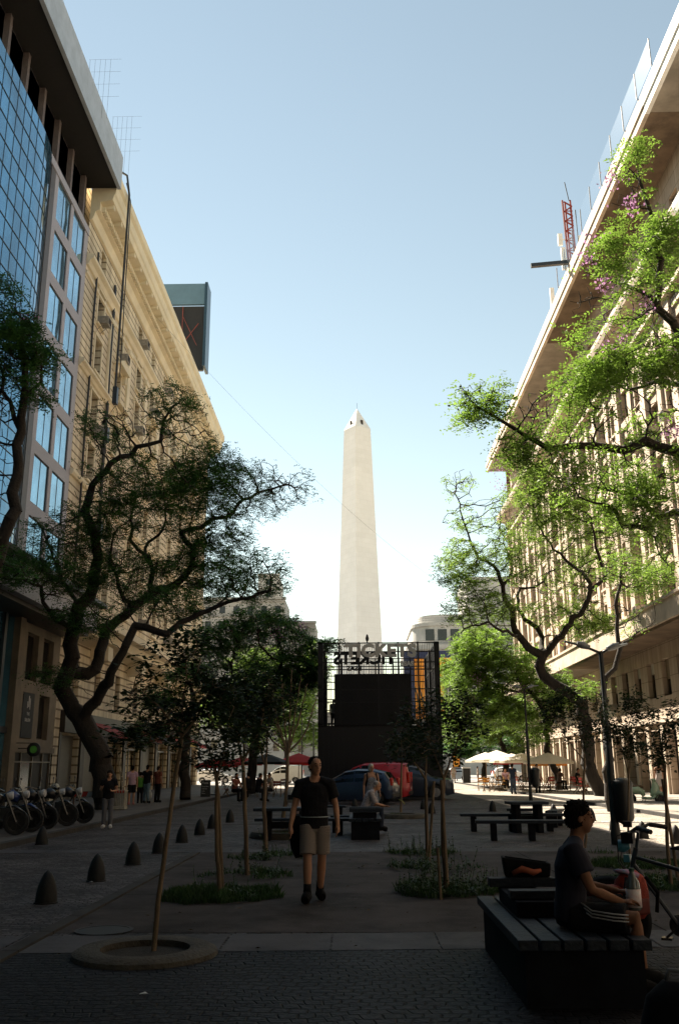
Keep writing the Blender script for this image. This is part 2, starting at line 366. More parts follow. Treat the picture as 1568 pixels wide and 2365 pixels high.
WHP = mat('white_lettering', (0.6, 0.6, 0.58), rough=.6, var=.03)
bn = thing('window_banner', 'tall black banner with white emblem and lettering on a podium window', 'banner', (-14.98, 42.15, 3.0))
b = WB(); b.box(-14.985, -14.965, 41.45, 42.85, 2.98, 4.98); b.build('cloth', mat('black_banner', (.02, .02, .02), rough=.7), bn)
b = WB(); b.box(-14.963, -14.955, 42.1, 42.2, 4.35, 4.85); b.box(-14.963, -14.955, 42.28, 42.34, 4.25, 4.75); b.box(-14.963, -14.955, 41.95, 42.01, 4.3, 4.6); b.build('emblem', WHP, bn)
text_obj('lettering', 'THE', .2, .004, face_plusx((.02, -.18, .98)), WHP, bn)
text_obj('lettering', 'SALON', .22, .004, face_plusx((.02, -.38, .70)), WHP, bn)
sg_ = thing('shop_sign', 'round black hanging sign with a glowing green face beside the podium window', 'sign', (-14.2, 41.1, 2.45))
b = MB(); b.lathe([(0.01, -.06), (.27, -.06), (.3, -.04), (.3, .04), (.27, .06), (.01, .06)], n=28, M=Matrix.Rotation(R(90), 4, 'X')); b.build('drum', DKMET, sg_, smooth=40)
b = MB(); b.lathe([(.16, -.066), (.01, -.067)], n=24, M=Matrix.Rotation(R(90), 4, 'X') @ Matrix.Scale(-1, 4, (0, 0, 1))); b.lathe([(.01, .068), (.16, .066)], n=24, M=Matrix.Rotation(R(90), 4, 'X')); b.build('lit_face', mat('green_lit_face', (.06, .22, .03), emit=.02), sg_)
b = MB(); b.bar((-.8, 0, .05), (-.29, 0, .05), .04); b.bar((-.8, 0, .28), (-.15, 0, .27), .03); b.build('bracket', DKMET, sg_)

# ---------------- left: cream classical building (Y 45.4 .. 89)
CY0, CY1 = 45.42, 88.6; CXW = -15.0
cb = thing('apartment_building', 'cream classical apartment block with a deep dentil cornice and many window air conditioners', 'apartment building', (CXW - 8, 66, 0))
cols = [48.7, 53.3, 58.4, 62.6, 66.9, 71.1, 75.3, 79.6, 83.9]
floors = [11.0, 14.15, 17.3, 20.45, 23.9, 26.9]
ops = []
for y in cols:
    for z in floors: ops.append((y - .66, y + .66, z, z + 2.1))
    ops.append((y - .5, y + .5, 30.35, 31.75))
b = WB(); facade(b, CXW, 1, CY0, CY1, 9.8, 32.6, ops, .45)
# rear, end wall and roof
b.box(CXW - 16, CXW - .5, CY0, CY1 - .003, 0, 35)
b.quad((CXW, CY1, 0), (CXW - .5, CY1, 0), (CXW - .5, CY1, 33), (CXW, CY1, 33))
b.build('wall', CREAM, cb)
for (a, c, z, z2) in ops: window(cb, CXW - .38, (a + c) / 2, z + .002, c - a - .004, z2 - z - .004, 1, random.choice((0, 1, 1, 0, 2, 3)))
# piers, string courses, surrounds
b = WB()
moulding(b, CXW, 1, CY0, CY1, [(0, 29.1), (.12, 29.15), (.22, 29.4), (.42, 29.55), (.42, 29.75), (.1, 29.85), (0, 29.95)])
moulding(b, CXW, 1, CY0, CY1, [(0, 22.9), (.1, 22.95), (.18, 23.1), (.32, 23.2), (.32, 23.35), (0, 23.45)])
moulding(b, CXW, 1, CY0, CY1, [(0, 16.6), (.12, 16.65), (.2, 16.8), (.2, 16.95), (0, 17.0)])
moulding(b, CXW, 1, CY0, CY1, [(0, 28.55), (.1, 28.6), (.1, 28.75), (0, 28.8)])
b.build('string_courses', CREAMS, cb)
for y in cols:
    for z in floors:
        b = WB(); b.box(CXW, CXW + .16, y - .75, y + .75, z - .14, z - .02)                 # sill
        b.box(CXW, CXW + .06, y - .82, y - .67, z, z + 2.12); b.box(CXW, CXW + .06, y + .67, y + .82, z, z + 2.12); b.box(CXW, CXW + .1, y - .86, y + .86, z + 2.12, z + 2.26); b.build('window_surround', CREAMS, cb)
for y in (53.3, 62.6, 71.1, 79.6):                                              # pediments on consoles
    for zz in (26.15, ):
        b = WB()
        b.prism([(y - 1.15, zz), (y + 1.15, zz), (y + 1.15, zz + .16), (y, zz + .72), (y - 1.15, zz + .16)], CXW + .002, CXW + .5, 'X')
        for s in (-1, 1): b.box(CXW + .002, CXW + .3, y + s * .95 - .12, y + s * .95 + .12, zz - .55, zz - .003)
        b.build('pediment', CREAMS, cb); b = WB(); b.box(CXW + .002, CXW + .6, y - 1.2, y + 1.2, 23.46, 23.6); b.build('balcony_slab', CREAMS, cb)
for y in (51.0, 55.6, 60.5, 64.75, 69, 73.2, 77.45, 81.7, 86.2): b = WB(); b.box(CXW + .002, CXW + .14, y - .35, y + .35, 23.5, 28.5); b.box(CXW + .002, CXW + .22, y - .42, y + .42, 28.2, 28.5); b.build('pilaster', CREAMS, cb)
b = WB()                                                                        # the great cornice
moulding(b, CXW, 1, CY0, CY1, [(0, 32.0), (.15, 32.05), (.25, 32.3), (.3, 32.55), (.55, 32.65), (.55, 33.15), (1.25, 33.3), (1.32, 33.6), (1.4, 33.7), (1.45, 34.2), (1.6, 34.35), (1.65, 34.75), (1.45, 34.85), (1.4, 35.35), (1.25, 35.6), (.3, 35.7), (0, 35.7)])
b.lathe([(.01, 33.0), (1.2, 33.3), (1.4, 33.7), (1.45, 34.2), (1.62, 34.4), (1.65, 34.75), (1.4, 34.9), (1.35, 35.4), (.01, 35.6)], c=(CXW - .02, CY1 + .01, 0), n=24)
b.build('cornice', CREAMS, cb, smooth=25)
b = WB()
for y in np.arange(CY0 + .3, CY1, .34): b.box(CXW + .3, CXW + .78, y, y + .19, 32.7, 33.0)
for y in np.arange(CY0 + .5, CY1, 1.7): b.box(CXW + .3, CXW + 1.2, y, y + .32, 33.02, 33.28)
b.build('dentils', CREAMS, cb)
b = WB()
moulding(b, CXW, 1, 46.7, CY1, [(0, 8.2), (.5, 8.4), (1.0, 8.5), (1.1, 9.0), (1.5, 9.1), (1.5, 9.5), (.2, 9.62), (0, 9.62)])
for y in (52.0, 60.5, 69, 77.5, 86): b.box(CXW + .002, CXW + 1.0, y - .5, y + .5, 7.5, 8.3)
b.build('first_floor_ledge', CREAMS, cb)
b = WB(); 
ops = []
shops = [(47.2, 50.3, 0, 3.3), (51.3, 54.9, 0, 3.4), (56, 59.6, 0, 3.4), (60.8, 64.4, 0, 3.4), (65.6, 69.2, 0, 3.4), (70.4, 74, 0, 3.4), (75.2, 78.8, 0, 3.4), (80, 83.6, 0, 3.4), (84.6, 87.6, 0, 3.4)]
ups = [(y - .6, y + .6, 5.0, 7.2) for y in (49, 53.2, 57.8, 62.6, 67.4, 72.2, 77, 81.8, 86)]
facade(b, CXW, 1, 46.12, CY1, 0, 9.8, shops + ups, .4); b.build('ground_floor_wall', CREAM, cb)
b = WB(); b.box(CXW + .01, CXW + .28, 46.9, 88.3, 3.42, 4.5); b.box(CXW + .01, CXW + .06, 46.9, 47.2, 0, 3.4)
for y in (50.8, 55.45, 60.2, 65, 69.8, 74.6, 79.4, 84.1): b.box(CXW + .01, CXW + .12, y - .35, y + .35, 0, 3.4)
b.build('dark_shop_fascia', mat('dark_shop_fascia', (.03, .024, .02), rough=.5), cb)
for (a, c, z, z2) in ups: window(cb, CXW - .3, (a + c) / 2, z + .002, c - a - .004, z2 - z - .004, 1)
for i, (a, c, z, z2) in enumerate(shops):
    s = WB()
    if i in (0, 1, 4):
        s.box(CXW - .36, CXW - .3, a, c, 0, z2)
        for z in np.arange(.1, 3.2, .11): s.box(CXW - .3, CXW - .285, a, c, z, z + .06)
        s.build('roller_shutter', SHUT, cb)
    else:
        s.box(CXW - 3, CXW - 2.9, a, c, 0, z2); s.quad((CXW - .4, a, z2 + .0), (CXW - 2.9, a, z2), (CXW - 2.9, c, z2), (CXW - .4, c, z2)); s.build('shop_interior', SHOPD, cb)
        s = WB()
        for y in (a + .04, (a + c) / 2, c - .04): s.box(CXW - .3, CXW - .22, y - .04, y + .04, 0, z2 - .6)
        s.box(CXW - .3, CXW - .2, a, c, z2 - .6, z2 - .5); s.build('shop_frame', ALUF if i % 2 else FRAME, cb)
for (y, z, cl) in ((53, 3.5, (.3, .03, .02)), (58, 3.5, (.02, .05, .03)), (62.6, 3.5, (.28, .03, .02)), (67.5, 3.5, (.03, .03, .03)), (72.2, 3.5, (.35, .04, .02)), (77, 3.5, (.3, .22, .03)), (82, 3.5, (.3, .02, .03))):
    s = WB(); s.prism([(CXW + .3, z + .6), (CXW + 1.6, z), (CXW + 1.6, z - .22), (CXW + 1.57, z - .22), (CXW + 1.54, z - .03), (CXW + .3, z + .55)], y - 1.8, y + 1.8, 'Y'); s.build('awning', mat('awning_%02d' % int(y), cl, rough=.8), cb)
for (y, z) in ((48.7, 26.9), (48.7, 20.0), (53.4, 26.7), (58.4, 30.2), (58.4, 23.7), (62.6, 26.7), (66.9, 26.7), (66.9, 30.2), (53.3, 17.1), (53.3, 13.9), (58.4, 17.1), (62.6, 20.2), (66.9, 13.9), (71.1, 17.1), (75.3, 14), (75.3, 20.2), (79.6, 17.1), (83.9, 11), (79.6, 11), (71.1, 11), (62.6, 11)):
    aircon(cb, CXW, y, z, 1)
b = WB()
for (y, w) in ((47.1, .09), (50.9, .12), (51.15, .05)):                          # black risers down the facade
    pts = [(CXW + .12 + (1.55 if z > 33.5 else .0) , y + .06 * math.sin(z * .9), z) for z in np.arange(9.9, 32, 1.4)]
    b.tube(pts, w / 2 + .02, 6)
b.box(CXW + .1, CXW + .3, 50.85, 51.3, 20.5, 21.4); b.box(CXW + .1, CXW + .3, 50.85, 51.2, 14.5, 15.5)
b.tube([(CXW + 1.0, 46.6, 36.2), (CXW + 1.6, 46.8, 35.9), (CXW + 1.78, 46.9, 34.6), (CXW + 1.74, 46.9, 28), (CXW + 1.70, 46.9, 22)], .07, 6); b.box(CXW + 1.6, CXW + 1.85, 46.75, 47.1, 21.2, 22.2); b.tube([(CXW + 1.5, 47.1, 35.6), (CXW + 1.8, 47.2, 34.4), (CXW + 1.8, 47.3, 23)], .03, 5)
b.build('riser_pipes', DKMET, cb)

# rooftop digital billboard seen from behind
bb = thing('billboard', 'big dark rooftop billboard in a blue frame above the cream cornice', 'billboard', (-17, 76, 36))
b = WB(); b.box(-21, -13.5, 75.2, 75.5, 36.2, 42.6); b.build('screen_back', mat('black_screen_back', (.012, .012, .014), rough=.6), bb)
b = WB(); b.box(-13.5, -13.25, 74.7, 76.6, 36.4, 44.8); b.build('side_panel', mat('blue_grey_panel', (.02, .05, .08), rough=.3), bb)
b = WB(); b.box(-21, -13.52, 74.8, 75.1, 42.6, 44.7); b.build('top_panel', mat('pale_blue_panel', (.10, .18, .25), rough=.3, var=.1, scale=.4), bb)
b = WB(); 
for k in range(4):
    x = -20 + k * 1.5; b.bar((x, 75.0, 36.3), (x, 75.0, 42.5), .06); b.bar((x, 74.9, 36.4 + k * .7), (x + 1.5, 74.9, 38.6 + k * .7), .06); b.bar((x + 1.4, 74.9, 37 + k * .5), (x, 74.9, 40 + k * .5), .05)
b.build('red_truss', mat('red_oxide_steel', (.2, .04, .03), rough=.6), bb)
b = WB(); 
for x in (-20, -17, -14.5): b.box(x - .1, x + .1, 76, 76.2, 35.0, 36.3)
b.build('support', DKMET, bb)

# ---------------- right: three limestone blocks (X = 17)
RX = 17.0
def right_block(y0, y1, label, wallm, soffm, fasm, seed, first=False):
    rnd = random.Random(seed); sg = -1
    t = thing('stone_office_block', label, 'office block', (RX + 8, (y0 + y1) / 2, 0))
    fl = [10.2 + 3.05 * k for k in range(6)]; ops = []; piers = []
    n = int(round((y1 - y0) / 2.6)); pitch = (y1 - y0) / n
    for k in range(n):
        yc = y0 + (k + .5) * pitch
        for z in fl: ops.append((yc - .62, yc + .62, z, z + 1.95))
    ux = [(y0 + (k + .5) * pitch - .6, y0 + (k + .5) * pitch + .6, 29.6, 31.4) for k in range(n)]
    b = WB(); facade(b, RX, sg, y0, y1, 9.5, 28.2, ops, .35); facade(b, RX + .35, sg, y0, y1, 28.2, 33.4, ux, .3)
    b.quad((RX, y0, 28.2), (RX + .35, y0, 28.2), (RX + .35, y1, 28.2), (RX, y1, 28.2))
    b.box(RX + .7, RX + 16, y0 + .002, y1 - .002, 0, 34.5)
    for yy in (y0, y1): b.quad((RX, yy, 0), (RX + .7, yy, 0), (RX + .7, yy, 33.4), (RX, yy, 33.4))
    b.build('wall', wallm, t)
    allw = [(o, RX + .28) for o in ops] + [(o, RX + .6) for o in ux]
    for (a, c, z, z2), xx in allw: window(t, xx, (a + c) / 2, z + .002, c - a - .004, z2 - z - .004, sg, rnd.choice((0, 1, 1, 2, 3, 0)))
    for k in range(n + 1):                                                     # giant pilasters
        y = y0 + k * pitch; w = .3 if k % 2 else .42; b = WB()
        b.box(RX - (.15 if k % 2 else .24), RX - .002, max(y - w, y0 + .003), min(y + w, y1 - .003), 9.8, 27.0); b.build('pilaster', RSTONE2, t)
    for k in range(n):
        yc = y0 + (k + .5) * pitch
        if yc < 22: continue
        for z in fl: b = WB(); b.box(RX - .12, RX - .002, yc - .72, yc + .72, z - .5 if k % 2 else z - .2, z - .05); b.build('window_spandrel', RSTONE2, t)
    b = WB()
    moulding(b, RX, sg, y0, y1, [(0, 26.9), (.3, 27.0), (.5, 27.3), (1.2, 27.5), (1.3, 27.8), (1.3, 28.1), (0, 28.2)])
    moulding(b, RX, sg, y0, y1, [(0.0, 25.6), (.45, 25.7), (.45, 25.95), (0.0, 26.0)])
    b.build('upper_ledge', fasm, t)
    b = WB(); b.box(RX - 2.05, RX + .6, y0, y1, 33.4, 33.62); b.build('soffit', soffm, t)
    b = WB(); moulding(b, RX, sg, y0, y1, [(1.9, 33.3), (2.12, 33.3), (2.12, 33.75), (2.2, 33.8), (2.2, 34.2), (2.05, 34.3), (2.05, 34.9), (1.7, 35.0), (-6, 35.2), (-6, 33.64), (1.9, 33.64)])
    b.build('fascia', fasm, t)
    b = WB(); b.box(RX - 2.1, RX + .5, y0, y1, 8.35, 9.35); b.box(RX - 2.2, RX - 1.9, y0, y1, 9.352, 9.5); b.build('balcony_ledge', fasm, t)
    b = WB(); b.box(RX - 1.95, RX - .002, y0 + .01, y1 - .01, 8.2, 8.347); b.build('ledge_underside', soffm, t)
    lo = []; plw = []
    for k in range(n):
        yc = y0 + (k + .5) * pitch; lo.append((yc - .65, yc + .65, 5.3, 7.3)); plw.append((yc - .85, yc + .85, 0, 3.5))
    b = WB(); facade(b, RX, sg, y0, y1, 0, 8.2, lo + plw, .4); b.build('ground_floor_wall', wallm, t)
    for (a, c, z, z2) in lo: window(t, RX + .3, (a + c) / 2, z + .002, c - a - .004, z2 - z - .004, sg, rnd.choice((0, 0, 1, 3)))
    b = WB()
    for (a, c, z, z2) in plw: b.box(RX + .42, RX + .5, a, c, 0, z2)
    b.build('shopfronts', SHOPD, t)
    b = WB()
    for k in range(n + 1):
        y = y0 + k * pitch; b.box(RX - .12, RX - .002, max(y - .25, y0 + .003), min(y + .25, y1 - .003), 0, 3.9)
    b.box(RX - .2, RX - .125, y0, y1, 3.9, 4.2); b.build('shopfront_piers', fasm, t)
    for j in range(int(n * 2.2)):
        k = rnd.randrange(n); z = rnd.choice(fl + [5.0, 5.0, 29.3]); aircon(t, RX + (.3 if z > 29 else 0), y0 + (k + .5) * pitch, z - .05, sg)
    return t
r0 = right_block(-13, 39, 'nearest pale stone block with a white lit roof edge and a broad ledge', RSTONE, SOFFITL, WHITEST, 1)
r1 = right_block(39.02, 65, 'middle pinkish stone block with a brown shade-darkened roof soffit behind the jacaranda', RSTONE, SOFFIT, RSTONE2, 2)
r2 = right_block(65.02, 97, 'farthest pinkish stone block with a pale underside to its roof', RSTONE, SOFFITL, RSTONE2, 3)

rb = thing('stone_office_block', 'dark stone block added unseen behind the camera to cut skylight', 'office block', (0, -32, 0))  # unseen block added to hold back skylight from behind
b = WB(); b.box(-14, 16, -44, -24, 0, 34); b.build('wall', mat('dark_blocker_stone', (.16, .14, .12), rough=.9), rb)
for k in range(9):
    for z in (5, 9, 13, 17, 21, 25, 29): b = WB(); b.box(-12.2 + k * 3, -10.8 + k * 3, -23.98, -23.9, z, z + 2.2); b.build('window', PANE, rb)
# ================================================================ OBELISK AND FAR BUILDINGS
OBW = mat('white_obelisk_stone', (0.88, 0.87, 0.86), rough=.8, var=.03, scale=.3, bump=.05, detail=8)
ob_p = PY(824.5, 958, 161)
ob = thing('obelisk', 'tall white stone obelisk with two small windows in its pointed tip', 'obelisk', (ob_p.x, 161, 0))
ob.rotation_euler.z = R(37)
b = MB()
def obr(z): return 3.4 - (3.4 - 1.78) * z / (63.0)
s0 = [(-obr(0), -obr(0)), (obr(0), -obr(0)), (obr(0), obr(0)), (-obr(0), obr(0))]
r1_, r2_ = obr(0), obr(63.0)
vs = [(x * r1_, y * r1_, 0) for x, y in ((-1, -1), (1, -1), (1, 1), (-1, 1))] + [(x * r2_, y * r2_, 63.0) for x, y in ((-1, -1), (1, -1), (1, 1), (-1, 1))]
b.add(vs, [(0, 1, 5, 4), (1, 2, 6, 5), (2, 3, 7, 6), (3, 0, 4, 7)])
b.build('shaft', OBW, ob)
_n = OBW.node_tree; _b = _n.nodes.new('ShaderNodeTexBrick'); _b.inputs['Scale'].default_value = 1; _b.inputs['Brick Width'].default_value = 1.7; _b.inputs['Row Height'].default_value = .9; _b.inputs['Mortar Size'].default_value = .02; _b.inputs['Color1'].default_value = (1, 1, 1, 1); _b.inputs['Color2'].default_value = (.96, .96, .955, 1); _b.inputs['Mortar'].default_value = (.9, .89, .87, 1)
_t = _n.nodes.new('ShaderNodeTexCoord'); _s = _n.nodes.new('ShaderNodeSeparateXYZ'); _m = _n.nodes.new('ShaderNodeCombineXYZ'); _a = _n.nodes.new('ShaderNodeMath'); _n.links.new(_t.outputs['Object'], _s.inputs[0]); _n.links.new(_s.outputs[0], _a.inputs[0]); _n.links.new(_s.outputs[1], _a.inputs[1]); _n.links.new(_a.outputs[0], _m.inputs[0]); _n.links.new(_s.outputs[2], _m.inputs[1]); _n.links.new(_m.outputs[0], _b.inputs[0])
_x = _n.nodes.new('ShaderNodeMixRGB'); _x.blend_type = 'MULTIPLY'; _x.inputs[0].default_value = 1; _n.links.new(_n.nodes[OBW['_col']].outputs[0], _x.inputs[1]); _n.links.new(_b.outputs[0], _x.inputs[2]); _n.links.new(_x.outputs[0], _n.nodes['Principled BSDF'].inputs['Base Color'])
b = MB(); b.add([(x * r2_, y * r2_, 63.0) for x, y in ((-1, -1), (1, -1), (1, 1), (-1, 1))] + [(0, 0, 67.3)], [(0, 1, 4), (1, 2, 4), (2, 3, 4), (3, 0, 4)]); b.build('pyramidion', OBW, ob)
for k in range(4):
    b = MB(); M = Matrix.Rotation(k * math.pi / 2, 4, 'Z'); b.box(-.22, .22, -1.55, -1.35, 63.45, 64.45, 0, M); b.build('window', mat('dark_recess', (.03, .02, .015)), ob)
b = MB(); b.tube([(0, 0, 67.2), (0, 0, 68.4)], .03, 6); b.build('lightning_rod', DKMET, ob)

FARW = mat('far_pale_facade', (0.45, 0.44, 0.42), rough=.8, var=.12, scale=.2, detail=8)
FARG = mat('far_grey_facade', (0.34, 0.33, 0.31), rough=.8, var=.15, scale=.2, detail=8)
def far_building(name, label, x0, x1, y, h, wm, fl=3.3, top=None, depth=14, win=(1.3, 1.6), pitch=2.8, z0w=5):
    t = thing(name, label, 'building', ((x0 + x1) / 2, y, 0))
    b = WB(); ops = []
    n = max(1, int((x1 - x0) / pitch)); pp = (x1 - x0) / n
    for k in range(n):
        xc = x0 + (k + .5) * pp
        z = z0w
        while z + win[1] + .8 < h: ops.append((xc - win[0] / 2, xc + win[0] / 2, z, z + win[1])); z += fl
    tmp = MB(); facade(tmp, 0, 1, x0, x1, 0, h, ops, .3)
    for i, f in enumerate(tmp.f): b.add([(tmp.v[j][1], y - tmp.v[j][0], tmp.v[j][2]) for j in f], [(0, 1, 2, 3)])
    b.box(x0, x1, y + .5, y + depth, 0, h); b.quad((x0, y, 0), (x0, y + .5, 0), (x0, y + .5, h), (x0, y, h)); b.quad((x1, y, 0), (x1, y + .5, 0), (x1, y + .5, h), (x1, y, h)); b.quad((x0, y, h), (x1, y, h), (x1, y + .5, h), (x0, y + .5, h))
    b.build('wall', wm, t)
    for i, (a, c, z, z2) in enumerate(sorted(ops, key=lambda o: -o[2])[:60]):
        p = WB(); p.box(a, c, y + .28, y + .31, z, z2); p.build('window', PANE, t)
    if len(ops) > 60:
        p = WB()
        for (a, c, z, z2) in sorted(ops, key=lambda o: -o[2])[60:]: p.box(a, c, y + .28, y + .31, z, z2)
        tag(p.build('window_rows', PANE, t), kind='stuff')
    b = WB()
    for z in np.arange(z0w + fl - .75, h, fl): b.box(x0 - .1, x1 + .1, y - .35, y - .003, z, z + .2)
    b.box(x0 - .2, x1 + .2, y - .5, y + .8, h + .003, h + .5); b.build('ledges', wm, t)
    return t
# right of the obelisk: rounded block with a stepped top and a giant orange and blue advertisement
fb = thing('plaza_building', 'pale grey round cornered block beyond the plaza with stepped top floors', 'building', (36, 228, 0))
def arc_poly(x0, y0, w, d, r, n=10):
    pts = [(x0 + r - r * math.cos(a), y0 + r - r * math.sin(a)) for a in np.linspace(0, math.pi / 2, n)]
    return pts + [(x0 + w, y0), (x0 + w, y0 + d), (x0, y0 + d)]
def PYX(px, Y): return PY(px, 1700, Y).x
fx = PYX(950, 225)
b = WB(); b.prism(arc_poly(fx, 225, 60, 30, 7), 0, 29.5, 'Z'); b.prism(arc_poly(fx - .6, 224.4, 60, 30, 7.5), 29.503, 30.6, 'Z')
b.prism(arc_poly(fx + 1.2, 226.2, 58, 28, 6.5), 30.603, 35.5, 'Z'); b.prism(arc_poly(fx + .9, 225.9, 58, 28, 6.5), 35.503, 36.3, 'Z')
b.prism(arc_poly(fx + 3, 228, 54, 26, 6), 36.303, 38.6, 'Z'); b.prism(arc_poly(fx + 15.5, 232, 40, 20, 3), 38.603, 49, 'Z')
b.build('wall', FARW, fb)
for k in range(14):
    x = fx + 4.2 + k * 3.1; w = WB(); w.box(x, x + 2.2, 226.1, 226.19, 31.8, 34.6); w.build('window', PANE, fb)
for k in range(14):
    for z in (25.5, 21.5, 17.5):
        x = fx + 8 + k * 3.1; w = WB(); w.box(x, x + 2.0, 224.9, 224.99, z, z + 2.2); w.build('window', PANE, fb)
b = WB()
for zz, ox in ((36.4, 1.0), (30.7, -.4)):
    pts = arc_poly(fx + ox, 225.2 + ox * .7, 56, 28, 6.8)[:-3]; pts.append((fx + 50, 225.2 + ox * .7))
    for dz in (.5, 1.0): b.tube([(p[0], p[1], zz + dz) for p in pts], .04, 5)
b.build('railing', DKMET, fb)
ad = thing('advertising_screen', 'giant orange advertising panel with a dark blue top edge beyond the kiosk', 'advertisement', (PYX(1000, 200), 200, 0))
xa, xb = PYX(962, 200), PYX(1052, 200); zt = PY(990, 1503, 200).z; zm = PY(990, 1520, 200).z; zb = PY(990, 1660, 200).z
b = WB(); b.box(xa, xb, 200, 200.6, zb, zm); b.build('orange_panel', mat('orange_print', (.85, .22, .01), rough=.5, var=0, col2=(.80, .34, .02), scale=.09), ad)
b = WB(); b.box(xa - 2.4, xb, 200, 200.6, zm, zt); b.box(xa - 2.4, xa, 200, 200.6, zb, zm); b.build('blue_band', mat('deep_blue_print', (.008, .016, .07), rough=.5), ad)
b = WB(); b.box(xa - 2.2, xb - .3, 200.7, 206, 0, zt - .5); b.build('supporting_block', FARG, ad)
far_building('plaza_building', 'grey office block with bright window bands behind the trees left of the obelisk', PYX(455, 200), PYX(655, 200), 200, PY(600, 1385, 200).z, FARG)
far_building('plaza_building', 'beige apartment block with a sloping crown just left of the obelisk', PYX(662, 215), PYX(728, 215), 215, PY(700, 1440, 215).z, FARG, pitch=3.4)
b = WB()
far_building('plaza_building', 'taller pale tower block showing above the grey office block', PYX(590, 235), PYX(640, 235), 235, PY(600, 1330, 235).z, FARW)
far_building('plaza_building', 'low pale block standing in the gap directly behind the kiosk', PYX(720, 260), PYX(965, 260), 260, 16, FARW)
far_building('plaza_building', 'wide pale block behind the parasols at the street end', PYX(1040, 190), PYX(1150, 190), 190, 22, FARW)
far_building('plaza_building', 'pale corner block at the street end beside the cream facade', PYX(420, 170), PYX(520, 170), 170, 20, FARG)

# rooftop mast and antennas on the right
MASTR = mat('red_mast_paint', (.22, .025, .015), rough=.6)
ma = thing('radio_mast', 'red lattice radio mast with white panel antennas on the right roof', 'radio mast', (16.2, 57.5, 35.2))
mp_ = PX(1322, 600, 15.6); my = mp_.y; mz = mp_.z
ma.location = (15.6, my, 35.0)
b = WB(); ztop = PY(1308, 462, my).z
for (dx, dy) in ((-.28, 0), (.28, 0), (0, .4)): b.tube([(15.6 + dx, my + dy, 35), (15.6 + dx - .1, my + dy, ztop)], .075, 6)
z = 35.2
while z < ztop - .5:
    b.bar((15.32, my, z), (15.88, my, z + .4), .08); b.bar((15.88, my, z + .4), (15.32, my, z + .8), .08); b.box(15.3, 15.9, my - .03, my + .03, z, z + .05); z += .8
b.build('lattice', MASTR, ma)
b = WB(); b.tube([(15.7, my, ztop), (15.5, my, PY(1316, 420, my).z)], .035, 5); b.tube([(16.15, my, 35), (16.1, my, ztop - .8)], .04, 5); b.build('whip_aerial', DKMET, ma)
zz_ = lambda yy: PY(1300, yy, my).z
for (dx, z0, z1) in ((-.6, zz_(622), zz_(572)), (-.75, zz_(566), zz_(540)), (.7, zz_(600), zz_(545))):
    b = WB(); b.box(15.6 + dx - .16, 15.6 + dx + .16, my - .1, my + .1, z0, z1); b.bar((15.6 + dx, my, (z0 + z1) / 2), (15.6, my, (z0 + z1) / 2), .05); b.build('panel_antenna', WHITEST, ma)
bm_ = thing('flag_boom', 'long dark horizontal boom jutting from the right roof edge below the mast', 'boom', (14.9, my, 35.0))
pe = PY(1226, 613, my - 1.0); ps = PY(1318, 603, my - 1.0); b = WB(); b.bar(pe, ps + Vector((.6, 0, 0)), .26, .26); b.build('beam', DKMET, bm_)
b = WB(); b.box(ps.x + .1, ps.x + .5, ps.y - .2, ps.y + .2, 34.9, ps.z); b.build('bracket', DKMET, bm_)
a2 = thing('panel_antenna', 'small white panel antennas on a pole farther along the right roof', 'antenna', (0, 0, 0))
p = PX(1278, 700, 15.3); a2.location = (15.3, p.y, 35.1)
b = WB(); zz = PY(1280, 665, p.y).z; b.box(15.1, 15.4, p.y - .1, p.y + .1, zz - 1.8, zz); b.build('panel', WHITEST, a2)
b = WB(); b.bar((15.25, p.y, 35), (15.25, p.y, zz - .5), .08); b.bar((15.8, p.y, 35), (15.8, p.y, zz - .7), .06); b.bar((15.25, p.y, zz - 1), (15.8, p.y, zz - 1), .05); b.build('pole', DKMET, a2)
GLR = bpy.data.materials.new('clear_glass_panel'); GLR.use_nodes = True
_n = GLR.node_tree; _n.nodes.clear(); _o = _n.nodes.new('ShaderNodeOutputMaterial'); _t = _n.nodes.new('ShaderNodeBsdfTransparent'); _t.inputs[0].default_value = (.9, .93, .95, 1)
_g = _n.nodes.new('ShaderNodeBsdfGlossy'); _g.inputs['Roughness'].default_value = .3; _g.inputs[0].default_value = (.8, .85, .9, 1); _m = _n.nodes.new('ShaderNodeMixShader'); _m.inputs[0].default_value = .05
_n.links.new(_t.outputs[0], _m.inputs[1]); _n.links.new(_g.outputs[0], _m.inputs[2]); _n.links.new(_m.outputs[0], _o.inputs[0])
gr = thing('glass_balustrade', 'clear glass balustrade along the roof edge of the right hand blocks', 'balustrade', (15.0, 47, 35.1))
for k in range(9):
    y = 37.5 + k * 2.4; b = WB(); b.box(14.88, 14.9, y + .05, y + 2.35, 34.9, 36.5); b.build('glass_panel', GLR, gr)
b = WB()
for k in range(10): b.box(14.86, 14.92, 37.5 + k * 2.4 - .02, 37.5 + k * 2.4 + .02, 34.9, 36.52)
b.build('posts', ALUF, gr)
for i, (px, py, Y) in enumerate(((232, 136, 33.5), (283, 268, 40.5))):
    t = thing('roof_aerial', ('upper wire aerial rack on the office roof edge, nearer the top of the picture', 'lower wire aerial rack, just above the start of the cream cornice')[i], 'aerial', (-13.6, Y, 36.1), group='wire aerial racks on the office roof')
    q = PX(px, py, -13.45); b = WB(); y = q.y; zt = q.z
    for k in range(5): b.tube([(-13.5 + k * .28 - .5, y, 34.8), (-13.5 + k * .28 - .5, y, zt)], .006, 4)
    for k in range(4): b.tube([(-14.05, y, zt - k * .8), (-12.3, y, zt - k * .8)], .006, 4)
    b.build('wires', DKMET, t)
